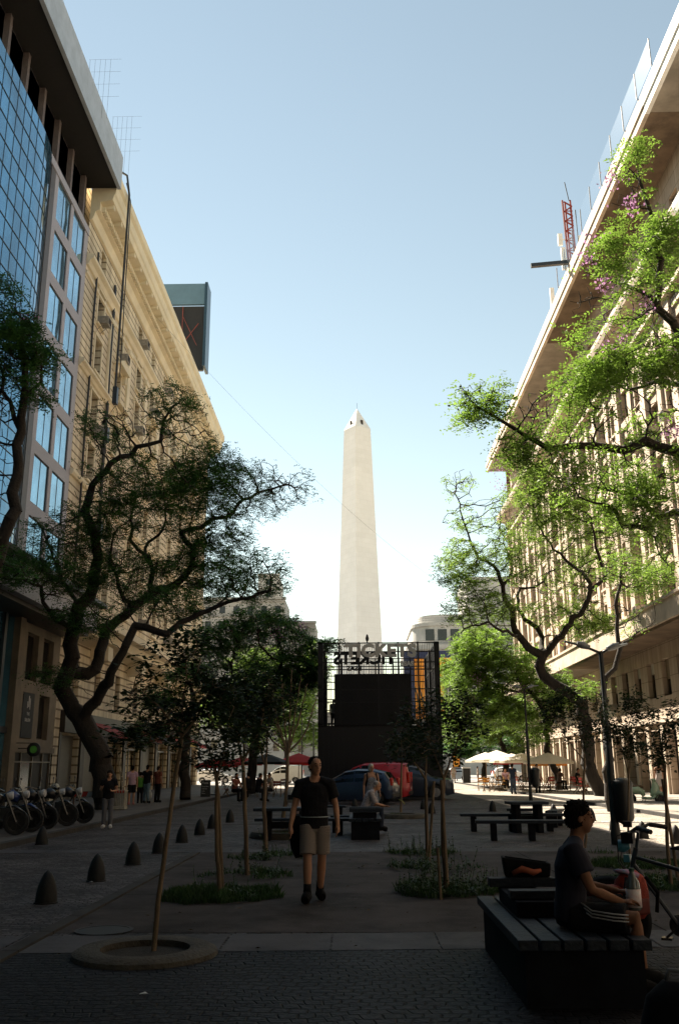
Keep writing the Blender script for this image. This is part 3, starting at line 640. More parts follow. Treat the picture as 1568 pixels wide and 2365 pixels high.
# ================================================================ GROUND
def setts(name, col, w=.13, h=.11, bumpd=.02, rough=.5, var=.45, mort=.35):
    m = mat(name, col, rough=rough, var=.18, scale=.9, detail=6, spec=.12)
    nt = m.node_tree; N = nt.nodes; L = nt.links; p = N['Principled BSDF']; cr = N[m['_col']]
    tc = N.new('ShaderNodeTexCoord'); n = N.new('ShaderNodeTexNoise'); n.inputs['Scale'].default_value = .9; n.inputs['Detail'].default_value = 3
    L.new(tc.outputs['Object'], n.inputs['Vector'])
    va = N.new('ShaderNodeVectorMath'); va.operation = 'MULTIPLY_ADD'; va.inputs[1].default_value = (.45, .45, 0); L.new(n.outputs['Color'], va.inputs[0]); L.new(tc.outputs['Object'], va.inputs[2])
    br = N.new('ShaderNodeTexBrick'); br.inputs['Scale'].default_value = 1; br.inputs['Brick Width'].default_value = w; br.inputs['Row Height'].default_value = h
    br.inputs['Mortar Size'].default_value = .012; br.inputs['Mortar Smooth'].default_value = .9; br.inputs['Bias'].default_value = 0
    br.inputs['Color1'].default_value = (1 + var, 1 + var, 1 + var, 1); br.inputs['Color2'].default_value = (1 - var, 1 - var, 1 - var, 1); br.inputs['Mortar'].default_value = (mort, mort, mort * .9, 1)
    L.new(va.outputs[0], br.inputs['Vector'])
    m1 = N.new('ShaderNodeMixRGB'); m1.blend_type = 'MULTIPLY'; m1.inputs[0].default_value = 1; L.new(cr.outputs[0], m1.inputs[1]); L.new(br.outputs[0], m1.inputs[2]); L.new(m1.outputs[0], p.inputs['Base Color'])
    v2 = N.new('ShaderNodeTexNoise'); v2.inputs['Scale'].default_value = 22; L.new(tc.outputs['Object'], v2.inputs['Vector'])
    mt = N.new('ShaderNodeMath'); mt.operation = 'MULTIPLY_ADD'; mt.inputs[1].default_value = -1.0; L.new(br.outputs['Fac'], mt.inputs[0]); L.new(v2.outputs[0], mt.inputs[2])
    b = N.new('ShaderNodeBump'); b.inputs['Strength'].default_value = .9; b.inputs['Distance'].default_value = bumpd; L.new(mt.outputs[0], b.inputs['Height']); L.new(b.outputs[0], p.inputs['Normal'])
    return m
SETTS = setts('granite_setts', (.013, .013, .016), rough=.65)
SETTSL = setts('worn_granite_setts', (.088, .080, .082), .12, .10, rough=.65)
SETTSR = setts('sunlit_pale_setts', (.40, .36, .31), .12, .10, rough=.8, var=.25)  # setts with the brightness of sunlight put into the base colour
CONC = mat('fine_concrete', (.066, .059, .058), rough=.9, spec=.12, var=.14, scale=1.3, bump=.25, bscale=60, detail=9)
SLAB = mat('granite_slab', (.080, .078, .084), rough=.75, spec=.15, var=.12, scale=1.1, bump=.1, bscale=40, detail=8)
KERB = mat('pale_kerb_stone', (.055, .052, .05), rough=.9, spec=.15, var=.15, scale=2)
SIDEW = mat('sidewalk_tile', (.09, .08, .072), rough=.75, var=.14, scale=1.5, detail=8)
def stains(m, sc=.7, lo=.55):
    nt = m.node_tree; N = nt.nodes; L = nt.links; p = N['Principled BSDF']; src = p.inputs['Base Color'].links[0].from_socket
    tc = N.new('ShaderNodeTexCoord'); n = N.new('ShaderNodeTexNoise'); n.inputs['Scale'].default_value = sc; n.inputs['Detail'].default_value = 9; n.inputs['Roughness'].default_value = .75; L.new(tc.outputs['Object'], n.inputs['Vector'])
    r = N.new('ShaderNodeValToRGB'); r.color_ramp.elements[0].position = .38; r.color_ramp.elements[0].color = (lo, lo, lo, 1); r.color_ramp.elements[1].position = .56; r.color_ramp.elements[1].color = (1.15, 1.12, 1.1, 1); L.new(n.outputs[0], r.inputs[0])
    x = N.new('ShaderNodeMixRGB'); x.blend_type = 'MULTIPLY'; x.inputs[0].default_value = 1; L.new(src, x.inputs[1]); L.new(r.outputs[0], x.inputs[2]); L.new(x.outputs[0], p.inputs['Base Color'])
    v = N.new('ShaderNodeTexVoronoi'); v.inputs['Scale'].default_value = 2.3; v.inputs['Randomness'].default_value = 1; L.new(tc.outputs['Object'], v.inputs['Vector'])
    g = N.new('ShaderNodeValToRGB'); g.color_ramp.elements[0].position = .045; g.color_ramp.elements[0].color = (.45, .45, .45, 1); g.color_ramp.elements[1].position = .06; g.color_ramp.elements[1].color = (1, 1, 1, 1); L.new(v.outputs['Distance'], g.inputs[0])
    y = N.new('ShaderNodeMixRGB'); y.blend_type = 'MULTIPLY'; y.inputs[0].default_value = 1; L.new(x.outputs[0], y.inputs[1]); L.new(g.outputs[0], y.inputs[2]); L.new(y.outputs[0], p.inputs['Base Color'])
for m_ in (SETTS, SETTSL, CONC, SLAB, SIDEW): stains(m_)
DIRT = mat('planter_soil', (.03, .024, .018), rough=.95, var=.2, scale=12, bump=.5)
def sheet(name, pts, z, m, kind='structure'):
    b = MB(); b.add([(p[0], p[1], z) for p in pts], [tuple(range(len(pts)))]); o = b.build(name, m); o['kind'] = kind; return o
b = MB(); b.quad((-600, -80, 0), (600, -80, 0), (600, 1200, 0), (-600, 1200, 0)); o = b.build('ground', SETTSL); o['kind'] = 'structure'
def rect(x0, x1, y0, y1): return [(x0, y0), (x1, y0), (x1, y1), (x0, y1)]
sheet('avenue', rect(-300, 300, 98, 400), .004, mat('pale_avenue_surface', (.22, .21, .20), rough=.85, var=.1, scale=.3))
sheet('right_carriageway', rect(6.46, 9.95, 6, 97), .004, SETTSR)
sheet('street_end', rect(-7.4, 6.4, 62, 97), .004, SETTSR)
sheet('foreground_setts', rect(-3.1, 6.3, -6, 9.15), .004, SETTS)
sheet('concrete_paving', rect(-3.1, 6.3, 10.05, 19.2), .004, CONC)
# cross bands of stone slabs, a little skewed to the street
def band(name, ya, yb, x0, x1, skew, m, z=.008, slab=1.15, gap=.012):
    b = MB(); x = x0
    while x < x1 - .01:
        xe = min(x + slab, x1); q = lambda X, Y: (X, Y + skew * X, z)
        b.quad(q(x + gap, ya), q(xe - gap, ya), q(xe - gap, yb), q(x + gap, yb)); x = xe
    o = b.build(name, m); o['kind'] = 'structure'; return o
for xx in (3.1,):
    b = MB(); b.quad((xx, 10.05, .0085), (xx + .02, 10.05, .0085), (xx + .02, 19.1, .0085), (xx, 19.1, .0085)); o = b.build('paving_joint', mat('joint_filler', (.012, .011, .01), rough=.95, spec=.05)); o['kind'] = 'structure'
for yy in (12.9, 16.0):
    b = MB(); b.quad((-3.1, yy, .0082), (6.3, yy, .0082), (6.3, yy + .02, .0082), (-3.1, yy + .02, .0082)); o = b.build('paving_joint', mat('joint_filler', (.012, .011, .01), rough=.95, spec=.05)); o['kind'] = 'structure'
band('slab_paving', 9.1, 9.98, -7.4, 9.9, .04, SLAB, slab=1.02)
band('slab_paving', 19.1, 19.75, -7.4, 9.9, -.01, SLAB)
band('slab_paving', 28.1, 28.45, -7.4, 9.9, 0, KERB)
band('slab_paving', 33.4, 33.7, -7.4, 9.9, 0, KERB)
band('slab_paving', 37.6, 37.95, -7.4, 9.9, 0, KERB)
band('slab_paving', 47.6, 47.95, -7.4, 9.9, 0, KERB)
for xx in (-3.25, 6.3):
    b = MB(); y = -2.0
    while y < 19: b.box(xx, xx + .15, y + .008, min(y + 1, 19.05) - .008, -.02, .03); y += 1
    o = b.build('kerb', KERB); o['kind'] = 'structure'
def raised(name, x0, x1, y0, y1, h, m):
    b = MB(); b.box(x0, x1, y0, y1, -.05, h); o = b.build(name, m, bevel=.02); o['kind'] = 'structure'; return o
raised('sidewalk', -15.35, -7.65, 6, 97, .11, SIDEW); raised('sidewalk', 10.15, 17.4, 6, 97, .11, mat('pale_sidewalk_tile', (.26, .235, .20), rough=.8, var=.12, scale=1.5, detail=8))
for x0, x1 in ((-7.65, -7.45), (9.95, 10.15)):
    b = MB(); y = 6
    while y < 97: b.box(x0, x1, y + .006, y + 1.194, -.05, .115); y += 1.2
    o = b.build('kerb', KERB); o['kind'] = 'structure'
# manhole covers and litter
b = MB(); b.lathe([(.3, 0), (.3, .006), (.26, .006), (.26, .003), (.01, .003)], n=24); o = b.build('manhole_cover', mat('iron_cover', (.02, .018, .016), rough=.6, metal=.5)); p = G(240, 2152); o.location = (p.x, p.y, .009); tag(o, 'dark oval manhole cover set in the near slab band', 'manhole cover')
for i, (x, y, lb) in enumerate(((210, 2029 + 12, 'pale scrap of litter on the setts between the near left bollards'), (331, 2302, 'pale scrap of litter on the setts before the stone ring'), (856, 2054, 'dead leaf lying on the concrete right of the walking man'), (822, 2080, 'dead leaf lying on the concrete just past the man'), (700, 2025 - 70, 'small dark leaf on the concrete left of the walking man'))):
    p = G(x, y); s = MB(); s.add([(-.03, -.012, 0), (.012, -.024, .008), (.035, .0, .003), (.006, .024, .01), (-.024, .018, .002)], [(0, 1, 2, 3, 4)]); o = s.build('litter' if i < 2 else 'fallen_leaf', WHP if i < 2 else mat('dead_leaf', (.03, .02, .012))); o.location = (p.x, p.y, .015); tag(o, lb, 'litter' if i < 2 else 'leaf')

rg_ = np.random.default_rng(44); V = []
for i in range(420):
    x, y = rg_.uniform(-3, 6.2), rg_.uniform(5.5, 20) if i % 3 else rg_.uniform(20, 40)
    a = rg_.random() * 6.28; L = rg_.uniform(.012, .035); u = np.array([math.cos(a), math.sin(a), 0]) * L; v = np.array([-math.sin(a), math.cos(a), rg_.uniform(.1, .5)]) * L * .5; c = np.array([x, y, .018])
    V += [c - u, c + v, c + u, c - v + np.array([0, 0, L * .5])]
V = np.array(V); me = bpy.data.meshes.new('leaf_litter'); me.from_pydata([tuple(p) for p in V], [], [tuple(range(4 * i, 4 * i + 4)) for i in range(len(V) // 4)]); me.materials.append(mat('dry_leaf', (.09, .065, .035), rough=.9, var=.4, scale=20)); o = link(bpy.data.objects.new('leaf_litter', me)); o['kind'] = 'stuff'
# ================================================================ TREES
BARK = mat('dark_bark', (.026, .020, .015), rough=.95, var=.25, scale=9, bump=.7, bscale=18, stretch=(1, 1, .25))
BARKL = mat('sunlit_bark', (.12, .085, .055), rough=.95, var=.25, scale=6, bump=.6, bscale=18, stretch=(1, 1, .25))
STAKE = mat('pale_sapling_bark', (.17, .12, .075), rough=.9, var=.25, scale=10, bump=.3, stretch=(1, 1, .2))
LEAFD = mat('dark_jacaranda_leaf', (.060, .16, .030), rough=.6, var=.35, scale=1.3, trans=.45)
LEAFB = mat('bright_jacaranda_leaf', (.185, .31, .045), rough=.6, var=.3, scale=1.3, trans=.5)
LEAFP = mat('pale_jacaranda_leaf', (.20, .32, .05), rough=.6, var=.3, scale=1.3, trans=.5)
LEAFS = mat('broad_sapling_leaf', (.020, .040, .012), rough=.7, var=.3, scale=3, trans=.35, spec=.2)
BLOSSOM = mat('mauve_blossom', (.42, .22, .40), rough=.7, var=.2, scale=4, trans=.4)
POD = mat('seed_pod', (.03, .02, .015))
GRASSM = mat('grass_blade', (.035, .085, .02), rough=.7, var=.3, scale=4, trans=.3)
WEEDM = mat('weed_leaf', (.04, .07, .02), rough=.6, var=.3, scale=6, trans=.3)

class Tree:
    def __init__(s, seed): s.P = []; s.par = []; s.rng = np.random.default_rng(seed); s.hint = []; s.A = []; s.dens = []
    def limb(s, pts, r0, r1, start=None, wob=.0, step=.35):
        """adds a hand-placed limb; begins at an existing node index, or the nearest node to its first point"""
        pts = [Vector(p) for p in pts]
        if s.P and start is None:
            q = np.array(s.P); start = int(np.argmin(((q - np.array(pts[0])) ** 2).sum(1)))
        out = []
        if not s.P: s.P.append(np.array(pts[0])); s.par.append(-1); s.hint.append(r0); prev = 0
        else: prev = start; pts = [Vector(s.P[prev])] + pts[1:]
        tot = sum((b - a).length for a, b in zip(pts[:-1], pts[1:])); acc = 0
        for k in range(len(pts) - 1):
            p0 = pts[max(k - 1, 0)]; p1 = pts[k]; p2 = pts[k + 1]; p3 = pts[min(k + 2, len(pts) - 1)]
            n = max(1, int((p2 - p1).length / step))
            for j in range(1, n + 1):
                t = j / n
                q = .5 * ((2 * p1) + (-p0 + p2) * t + (2 * p0 - 5 * p1 + 4 * p2 - p3) * t * t + (-p0 + 3 * p1 - 3 * p2 + p3) * t ** 3)
                q = np.array(q) + s.rng.normal(0, wob, 3)
                acc += (p2 - p1).length / n
                s.P.append(q); s.par.append(prev); s.hint.append(r0 + (r1 - r0) * acc / max(tot, .01)); prev = len(s.P) - 1
        return prev
    def blob(s, c, r, n, dens=1.0):
        d = s.rng.normal(size=(n, 3)); d /= np.linalg.norm(d, axis=1)[:, None]
        u = s.rng.random(n) ** .42
        s.A.append(np.array(c) + d * u[:, None] * np.array(r)); s.dens.append(np.full(n, dens))
    def grow(s, step=.35, infl=4.0, kill=.55, iters=70, jit=.25, sag=0.0):
        A = np.concatenate(s.A); D = np.concatenate(s.dens); alive = np.ones(len(A), bool)
        P = [np.array(p, float) for p in s.P]; s.reach = np.zeros(0)
        X = np.array(P); near_i = np.zeros(len(A), int); near_d = np.full(len(A), 1e9); first = 0
        leafd = {}
        for it in range(iters):
            new = X[first:]
            d = np.sqrt(((A[:, None, :] - new[None]) ** 2).sum(2)); j = d.argmin(1); dm = d[np.arange(len(A)), j]
            up = dm < near_d; near_d[up] = dm[up]; near_i[up] = j[up] + first
            for a in np.nonzero(alive & (near_d < kill))[0]: leafd.setdefault(int(near_i[a]), 0); leafd[int(near_i[a])] = max(leafd[int(near_i[a])], D[a])
            alive &= near_d >= kill
            act = alive & (near_d < infl)
            if not act.any(): break
            idx = near_i[act]; v = A[act] - X[idx]; v /= np.linalg.norm(v, axis=1)[:, None]
            nodes, inv = np.unique(idx, return_inverse=True)
            acc = np.zeros((len(nodes), 3)); np.add.at(acc, inv, v)
            acc += s.rng.normal(0, jit, acc.shape) * np.linalg.norm(acc, axis=1)[:, None]; acc[:, 2] -= sag
            acc /= np.linalg.norm(acc, axis=1)[:, None] + 1e-9
            newp = X[nodes] + acc * step * (.75 + .5 * s.rng.random((len(nodes), 1)))
            first = len(X)
            X = np.concatenate([X, newp])
            s.par.extend(int(q) for q in nodes); s.hint.extend([0.0] * len(nodes))
            if len(X) > 9000: break
        s.X = X; s.leafd = leafd
        N = len(X); par = np.array(s.par); ch = np.bincount(par[par >= 0], minlength=N)
        r = np.zeros(N); e = 2.25; tip = s.tip if hasattr(s, 'tip') else .011
        acc = np.zeros(N)
        for i in range(N - 1, -1, -1):
            acc[i] = acc[i] if acc[i] > 0 else tip ** e
            if par[i] >= 0: acc[par[i]] += acc[i]
        r = acc ** (1 / e); h = np.array(s.hint)
        r = np.where(h > 0, h, np.minimum(r, .16)); s.r = r; s.ch = ch; s.parr = par
        return s
    def wood(s, name, m, parent, n=6):
        X, par, r = s.X, s.parr, s.r; N = len(X)
        d = np.zeros((N, 3)); k = par >= 0; d[k] = X[k] - X[par[k]]; d[0] = (0, 0, 1)
        d /= np.linalg.norm(d, axis=1)[:, None] + 1e-9
        ref = np.where(np.abs(d[:, :1]) < .8, np.array([[1., 0, 0]]), np.array([[0., 1, 0]]))
        u = np.cross(d, ref); u /= np.linalg.norm(u, axis=1)[:, None]; w = np.cross(d, u)
        ii = np.nonzero(k)[0]; pi = par[ii]
        ang = np.arange(n) / n * 2 * math.pi; c = np.cos(ang)[None, :, None]; sn = np.sin(ang)[None, :, None]
        r1 = r[ii]; r0 = np.minimum(r[pi], r1 * 1.35 + .004)
        U = u[ii][:, None]; W = w[ii][:, None]
        a = X[pi][:, None] + (U * c + W * sn) * r0[:, None, None] - d[ii][:, None] * (r1 * .5)[:, None, None]
        b = X[ii][:, None] + (U * c + W * sn) * r1[:, None, None]
        V = np.concatenate([a, b], 1).reshape(-1, 3) - np.array(parent.location)[None]
        E = len(ii); base = (np.arange(E) * 2 * n)[:, None]
        kk = np.arange(n)[None]; k2 = (kk + 1) % n
        F = np.stack([base + kk, base + k2, base + n + k2, base + n + kk], 2).reshape(-1, 4)
        return np_mesh(name, V, F, m, parent, True)
    def leaves(s, name, m, parent, per=5, fl=.34, lw=.035, ll=.09, thr=-.1, ns=.35, maxr=.05, seedo=0.0, pairs=4, broad=False):
        """feathery fronds round the thin twigs; a noise field leaves bare patches"""
        idx = [i for i, dd in s.leafd.items() if s.r[i] < maxr]; cs = []
        for i in idx:
            p = s.X[i]; q = mnoise.noise(Vector(p) * ns + Vector((seedo, 3.1, 0))) + mnoise.noise(Vector(p) * ns * 2.7 + Vector((seedo, 9, 0))) * .5
            k = s.leafd[i] * max(0., (q - thr)) * per * 2.2
            k = int(k) + (s.rng.random() < k % 1); cs += [i] * min(k, int(per * 2.5) + 1)
        cs = np.array(cs, int)
        if len(cs) == 0: return None
        base = s.X[cs] + s.rng.normal(0, .12 if not broad else .06, (len(cs), 3)); n = len(cs)
        dr = s.rng.normal(size=(n, 3)); dr[:, 2] = np.abs(dr[:, 2]) * .3 - .25; dr /= np.linalg.norm(dr, axis=1)[:, None]
        side = np.cross(dr, np.array([[0, 0, 1.]])); side /= np.linalg.norm(side, axis=1)[:, None] + 1e-9
        up = np.cross(side, dr); L = fl * (.6 + .7 * s.rng.random(n)); V = []; 
        for j in range(pairs):
            t = (j + .6) / pairs; pt = base + dr * (L * t)[:, None] - np.array([[0, 0, 1.]]) * (L * .35 * t * t)[:, None]
            for sd in (-1, 1):
                o = side * sd + dr * .45 + up * s.rng.normal(0, .35, (n, 1)); o /= np.linalg.norm(o, axis=1)[:, None]
                ln = (ll * (1.15 - .5 * abs(t - .4)) * (.8 + .4 * s.rng.random(n)))[:, None]; wv = dr * (lw * (.8 + .5 * s.rng.random((n, 1)))) + up * s.rng.normal(0, lw * .35, (n, 1))
                V.append(np.stack([pt, pt + o * ln * .5 + wv * .6, pt + o * ln, pt + o * ln * .5 - wv * .6], 1))
        V = np.concatenate(V).reshape(-1, 3) - np.array(parent.location)[None]
        F = np.arange(len(V)).reshape(-1, 4)
        return np_mesh(name, V, F, m, parent, False)
    def blossoms(s, name, pts, m, parent, n=60, size=.045):
        V = []
        for (c, r) in pts:
            c = np.array(c)
            q = c + s.rng.normal(0, 1, (n, 3)) * np.array([r * .45, r * .45, r * .5]); a = s.rng.normal(size=(n, 3)); a /= np.linalg.norm(a, axis=1)[:, None]; b2 = np.cross(a, s.rng.normal(size=(n, 3))); b2 /= np.linalg.norm(b2, axis=1)[:, None] + 1e-9
            V.append(np.stack([q - a * size, q + b2 * size * .7, q + a * size, q - b2 * size * .7], 1))
        V = np.concatenate(V).reshape(-1, 3) - np.array(parent.location)[None]
        return np_mesh(name, V, np.arange(len(V)).reshape(-1, 4), m, parent, False)
def np_mesh(name, V, F, m, parent, smooth):
    me = bpy.data.meshes.new(name); me.vertices.add(len(V)); me.vertices.foreach_set('co', np.ascontiguousarray(V, dtype=np.float32).ravel())
    me.loops.add(F.size); me.loops.foreach_set('vertex_index', F.ravel().astype(np.int32))
    me.polygons.add(len(F)); me.polygons.foreach_set('loop_start', (np.arange(len(F)) * F.shape[1]).astype(np.int32)); me.polygons.foreach_set('loop_total', np.full(len(F), F.shape[1], np.int32))
    me.update(calc_edges=True); me.validate(); me.materials.append(m)
    if smooth: me.shade_smooth()
    o = link(bpy.data.objects.new(name, me)); o.parent = parent; return o

def at(px, py, Y, dy=0.0): return PY(px, py, Y + dy)
def pl(pts, Y, dys=None):
    return [at(p[0], p[1], Y, (p[2] if len(p) > 2 else 0.0)) for p in pts]
def pxr(px, py, Y): return (at(px, py, Y) - at(px + 1, py, Y)).length
def jac(label, loc, seed, limbs, blobs, leafm, barkm, Y, group='jacaranda trees along the street', per=5, thr=-.1, step=.35, kill=.5, infl=4, blos=None, pods=None, fl=.34, lw=.035, ll=.09, ns=.35, maxr=.05, adens=1.0, sag=0., tip=.011, jit=.25, pairs=4, amul=2.0, kmul=.72):
    t = thing('jacaranda_tree', label, 'tree', loc, group=group)
    T = Tree(seed); T.tip = tip
    for L in limbs: T.limb(L[0], L[1], L[2], wob=L[3] if len(L) > 3 else .055)
    for (px, py, rx, ry, dep, n, dens, *o) in blobs:
        yy = Y + (o[0] if o else 0.0); c = at(px, py, yy); k = pxr(px, py, yy); T.blob(c, (rx * k, dep, ry * k), int(n * adens * amul), dens)
    T.grow(step=step * .85, infl=infl, kill=kill * kmul, sag=sag, jit=jit)
    print(label[:40], len(T.X), len(T.leafd)); T.wood('trunk', barkm, t); T.leaves('crown', leafm, t, per=per, thr=thr, fl=fl, lw=lw, ll=ll, ns=ns, maxr=maxr, seedo=seed * 1.7, pairs=pairs)
    if blos: T.blossoms('blossom', [(at(px, py, Y + dy), r) for (px, py, dy, r) in blos], BLOSSOM, t)
    if pods:
        pp = []
        for (px, py, r) in pods:
            c = np.array(at(px, py, Y)); ks = [i for i in T.leafd if np.linalg.norm(T.X[i] - c) < r * 2.2]
            pp += [(T.X[i] - np.array((0, 0, .07)), .01) for i in ks[::max(1, len(ks) // 9)][:9]]
        if pp: tag(T.blossoms('seed_pods', pp, POD, t, n=2, size=.045), kind='stuff')
    return t

Y = 36.5
jac('large dark jacaranda with a forked leaning trunk and thin dark crown against the cream facade', at(245, 1872, Y), 11, [
    (pl([(245, 1880), (240, 1800), (232, 1745), (223, 1727), (195, 1657)], Y), .46, .40),
    (pl([(195, 1657), (158, 1620), (140, 1588), (150, 1560), (164, 1535), (167, 1465), (181, 1403), (209, 1371), (223, 1291, 0), (216, 1239, -.5), (199, 1186, -1), (206, 1134, -1), (258, 1075, -1.5), (300, 1050, -1.5), (335, 1026, -2), (370, 1019, -2), (377, 970, -2), (391, 949, -2)], Y), .36, .05),
    (pl([(158, 1548), (175, 1556, 1), (223, 1542, 1.4), (244, 1465, 2), (290, 1420, 2), (349, 1371, 2.5), (419, 1340, 3), (440, 1305, 3), (447, 1273, 3), (422, 1232, 3), (464, 1218, 3.5), (489, 1200, 3.5), (523, 1197, 3.5), (547, 1165, 3.5), (600, 1140, 3), (665, 1120, 3)], Y), .27, .04),
    (pl([(195, 1657), (230, 1600, -1), (258, 1546, -2), (290, 1483, -2.5), (314, 1448, -2.5), (384, 1462, -3), (419, 1438, -3), (464, 1417, -3), (547, 1385, -3.5), (620, 1365, -4)], Y), .25, .04),
    (pl([(290, 1420, 2), (300, 1392, 1), (279, 1378, .5), (269, 1329, 0), (251, 1305, 0), (262, 1240, 0)], Y), .12, .04),
    (pl([(349, 1371, 2.5), (349, 1301, 2), (314, 1267, 1.5), (304, 1221, 1.5), (310, 1150, 1)], Y), .13, .04),
    (pl([(349, 1301, 2), (335, 1267, 3), (377, 1221, 3), (380, 1150, 3)], Y), .10, .03),
    (pl([(167, 1465), (120, 1420, -1.5), (80, 1350, -3), (10, 1330, -4)], Y), .12, .03),
    (pl([(181, 1403), (140, 1330, 1), (120, 1270, 1), (90, 1210, 1)], Y), .10, .03)],
    [(110, 1320, 130, 50, 2.5, 170, 1.2, -3), (150, 1240, 90, 60, 2.5, 120, .8, -1), (300, 1120, 120, 80, 3, 260, .9, -1), (400, 960, 95, 65, 2.5, 190, .9, -2), (260, 985, 80, 45, 2, 90, .7, -1.5), (440, 1160, 120, 90, 3, 260, 1.0, 2),
     (590, 1130, 110, 70, 2.5, 240, .5, 3), (660, 1130, 80, 50, 2, 110, .3, 3), (520, 1090, 60, 50, 2, 90, .9, 3), (590, 1330, 95, 60, 2.5, 170, .7, -3), (480, 1310, 90, 70, 3, 150, .8, 2), (320, 1330, 110, 70, 3, 180, .8, 0), (250, 1200, 90, 60, 2, 120, .8, -1), (200, 1420, 90, 45, 2, 90, .8, -2), (480, 1060, 70, 60, 2, 110, .8, 1), (520, 1240, 80, 50, 2, 110, .8, 2), (110, 1560, 60, 25, 1.5, 30, .9, -2), (400, 1400, 100, 40, 2, 80, .9, -2)],
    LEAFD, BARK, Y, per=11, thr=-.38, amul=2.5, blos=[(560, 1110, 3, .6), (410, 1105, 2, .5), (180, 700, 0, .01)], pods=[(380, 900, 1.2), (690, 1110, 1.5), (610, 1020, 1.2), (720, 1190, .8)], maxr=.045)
Y = 23.0
jac('jacaranda half outside the left edge with dark leaves over the mirror glass', (-10.6, 23, 0.1), 12, [
    ([Vector((-10.9, 22.5, .1)), Vector((-10.8, 22.6, 3)), at(-60, 1400, Y), at(5, 1245, Y), at(32, 1195, Y), at(45, 1000, Y), at(55, 870, Y), at(52, 740, Y)], .30, .07),
    (pl([(45, 1000), (15, 930), (0, 850)], Y), .08, .03), (pl([(50, 930), (85, 880), (110, 820)], Y), .06, .02)],
    [(20, 720, 55, 70, 1.5, 120, 1.1), (60, 800, 55, 60, 1.5, 130, 1.1), (10, 860, 60, 60, 1.5, 110, 1.0), (100, 830, 40, 50, 1, 50, .9), (70, 910, 50, 40, 1.2, 60, .9), (20, 1300, 60, 30, 1.5, 60, .9), (-60, 1000, 80, 200, 2, 100, .8)],
    LEAFD, BARK, Y, per=6, thr=-.15, blos=[(20, 750, 0, .35), (60, 745, 0, .3)], step=.25, kill=.35, fl=.3, tip=.009)
Y = 21.5
jac('big bright green jacaranda with mauve blossom reaching in from the right edge', (10.9, 21, 0.1), 13, [
    ([Vector((11.2, 21, .1)), Vector((10.9, 21, 3)), at(1640, 1200, Y), at(1600, 1080, Y), at(1590, 900, Y), at(1560, 740, Y), at(1523, 700, Y), at(1520, 600, Y), at(1516, 517, Y), at(1498, 482, Y), at(1477, 432, Y)], .34, .04),
    ([at(1600, 1080, Y)] + pl([(1568, 1044), (1486, 1023), (1429, 1044), (1373, 1032), (1316, 1032), (1267, 1040), (1233, 1019), (1203, 1008), (1181, 983), (1143, 961), (1090, 945)], Y), .16, .03),
    ([at(1640, 1200, Y)] + pl([(1568, 1187, 1), (1520, 1198, 1), (1504, 1179, 1), (1463, 1149, 1), (1422, 1132, 1), (1373, 1123, 1), (1297, 1127, 1)], Y), .12, .025),
    (pl([(1520, 1198, 1), (1493, 1222, .5), (1444, 1202, 0), (1418, 1183, 0), (1373, 1153, -.5), (1330, 1150, -.5)], Y), .09, .02),
    (pl([(1523, 700), (1474, 671, .5), (1421, 657, 1), (1380, 640, 1)], Y), .07, .02),
    (pl([(1590, 900), (1520, 880, 1), (1450, 900, 1.5), (1390, 880, 1.5)], Y), .09, .02)],
    [(1455, 380, 38, 45, 1, 90, 1.6), (1450, 470, 45, 45, 1.2, 90, 1.4), (1520, 560, 70, 50, 1.5, 120, 1.4), (1440, 600, 80, 50, 1.5, 150, 1.3), (1370, 590, 30, 35, 1, 40, 1.0), (1345, 700, 40, 30, 1, 60, 1.3), (1335, 770, 35, 25, 1, 35, 1.0), (1500, 700, 80, 50, 1.8, 120, 1.3), (1500, 840, 80, 60, 2, 170, 1.5), (1410, 860, 70, 50, 1.6, 120, 1.3), (1510, 960, 70, 50, 1.6, 130, 1.5), (1400, 960, 70, 40, 1.5, 90, 1.2),
     (1430, 1100, 90, 40, 1.5, 120, 1.3), (1530, 1100, 60, 60, 1.5, 120, 1.5), (1320, 1120, 60, 30, 1.2, 60, 1.0), (1300, 1000, 60, 30, 1.2, 60, .8), (1210, 950, 60, 40, 1.3, 90, .9), (1110, 930, 80, 50, 1.2, 150, .9), (1190, 1040, 60, 40, 1, 70, .9), (1280, 1070, 80, 40, 1.2, 90, .9), (1360, 1080, 70, 40, 1.2, 80, 1.1), (1330, 900, 60, 50, 1.4, 90, 1.1), (1270, 930, 50, 40, 1.2, 60, .9), (1450, 1180, 80, 40, 1.2, 90, 1.2), (1540, 1200, 40, 40, 1.2, 50, 1.2), (1480, 1040, 90, 40, 1.5, 100, 1.2), (1540, 1290, 50, 60, 1.2, 60, 1), (1440, 730, 60, 40, 1.4, 80, 1.2), (1460, 780, 60, 40, 1.4, 70, 1.2)],
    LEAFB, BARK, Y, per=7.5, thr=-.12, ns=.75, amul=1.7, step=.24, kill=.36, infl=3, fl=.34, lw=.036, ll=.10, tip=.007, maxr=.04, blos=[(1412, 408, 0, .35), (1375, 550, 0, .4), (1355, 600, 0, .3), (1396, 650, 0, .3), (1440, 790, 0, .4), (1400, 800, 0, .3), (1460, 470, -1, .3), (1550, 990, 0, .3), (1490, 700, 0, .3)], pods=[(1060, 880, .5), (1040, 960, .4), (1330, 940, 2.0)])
Y = 49.5
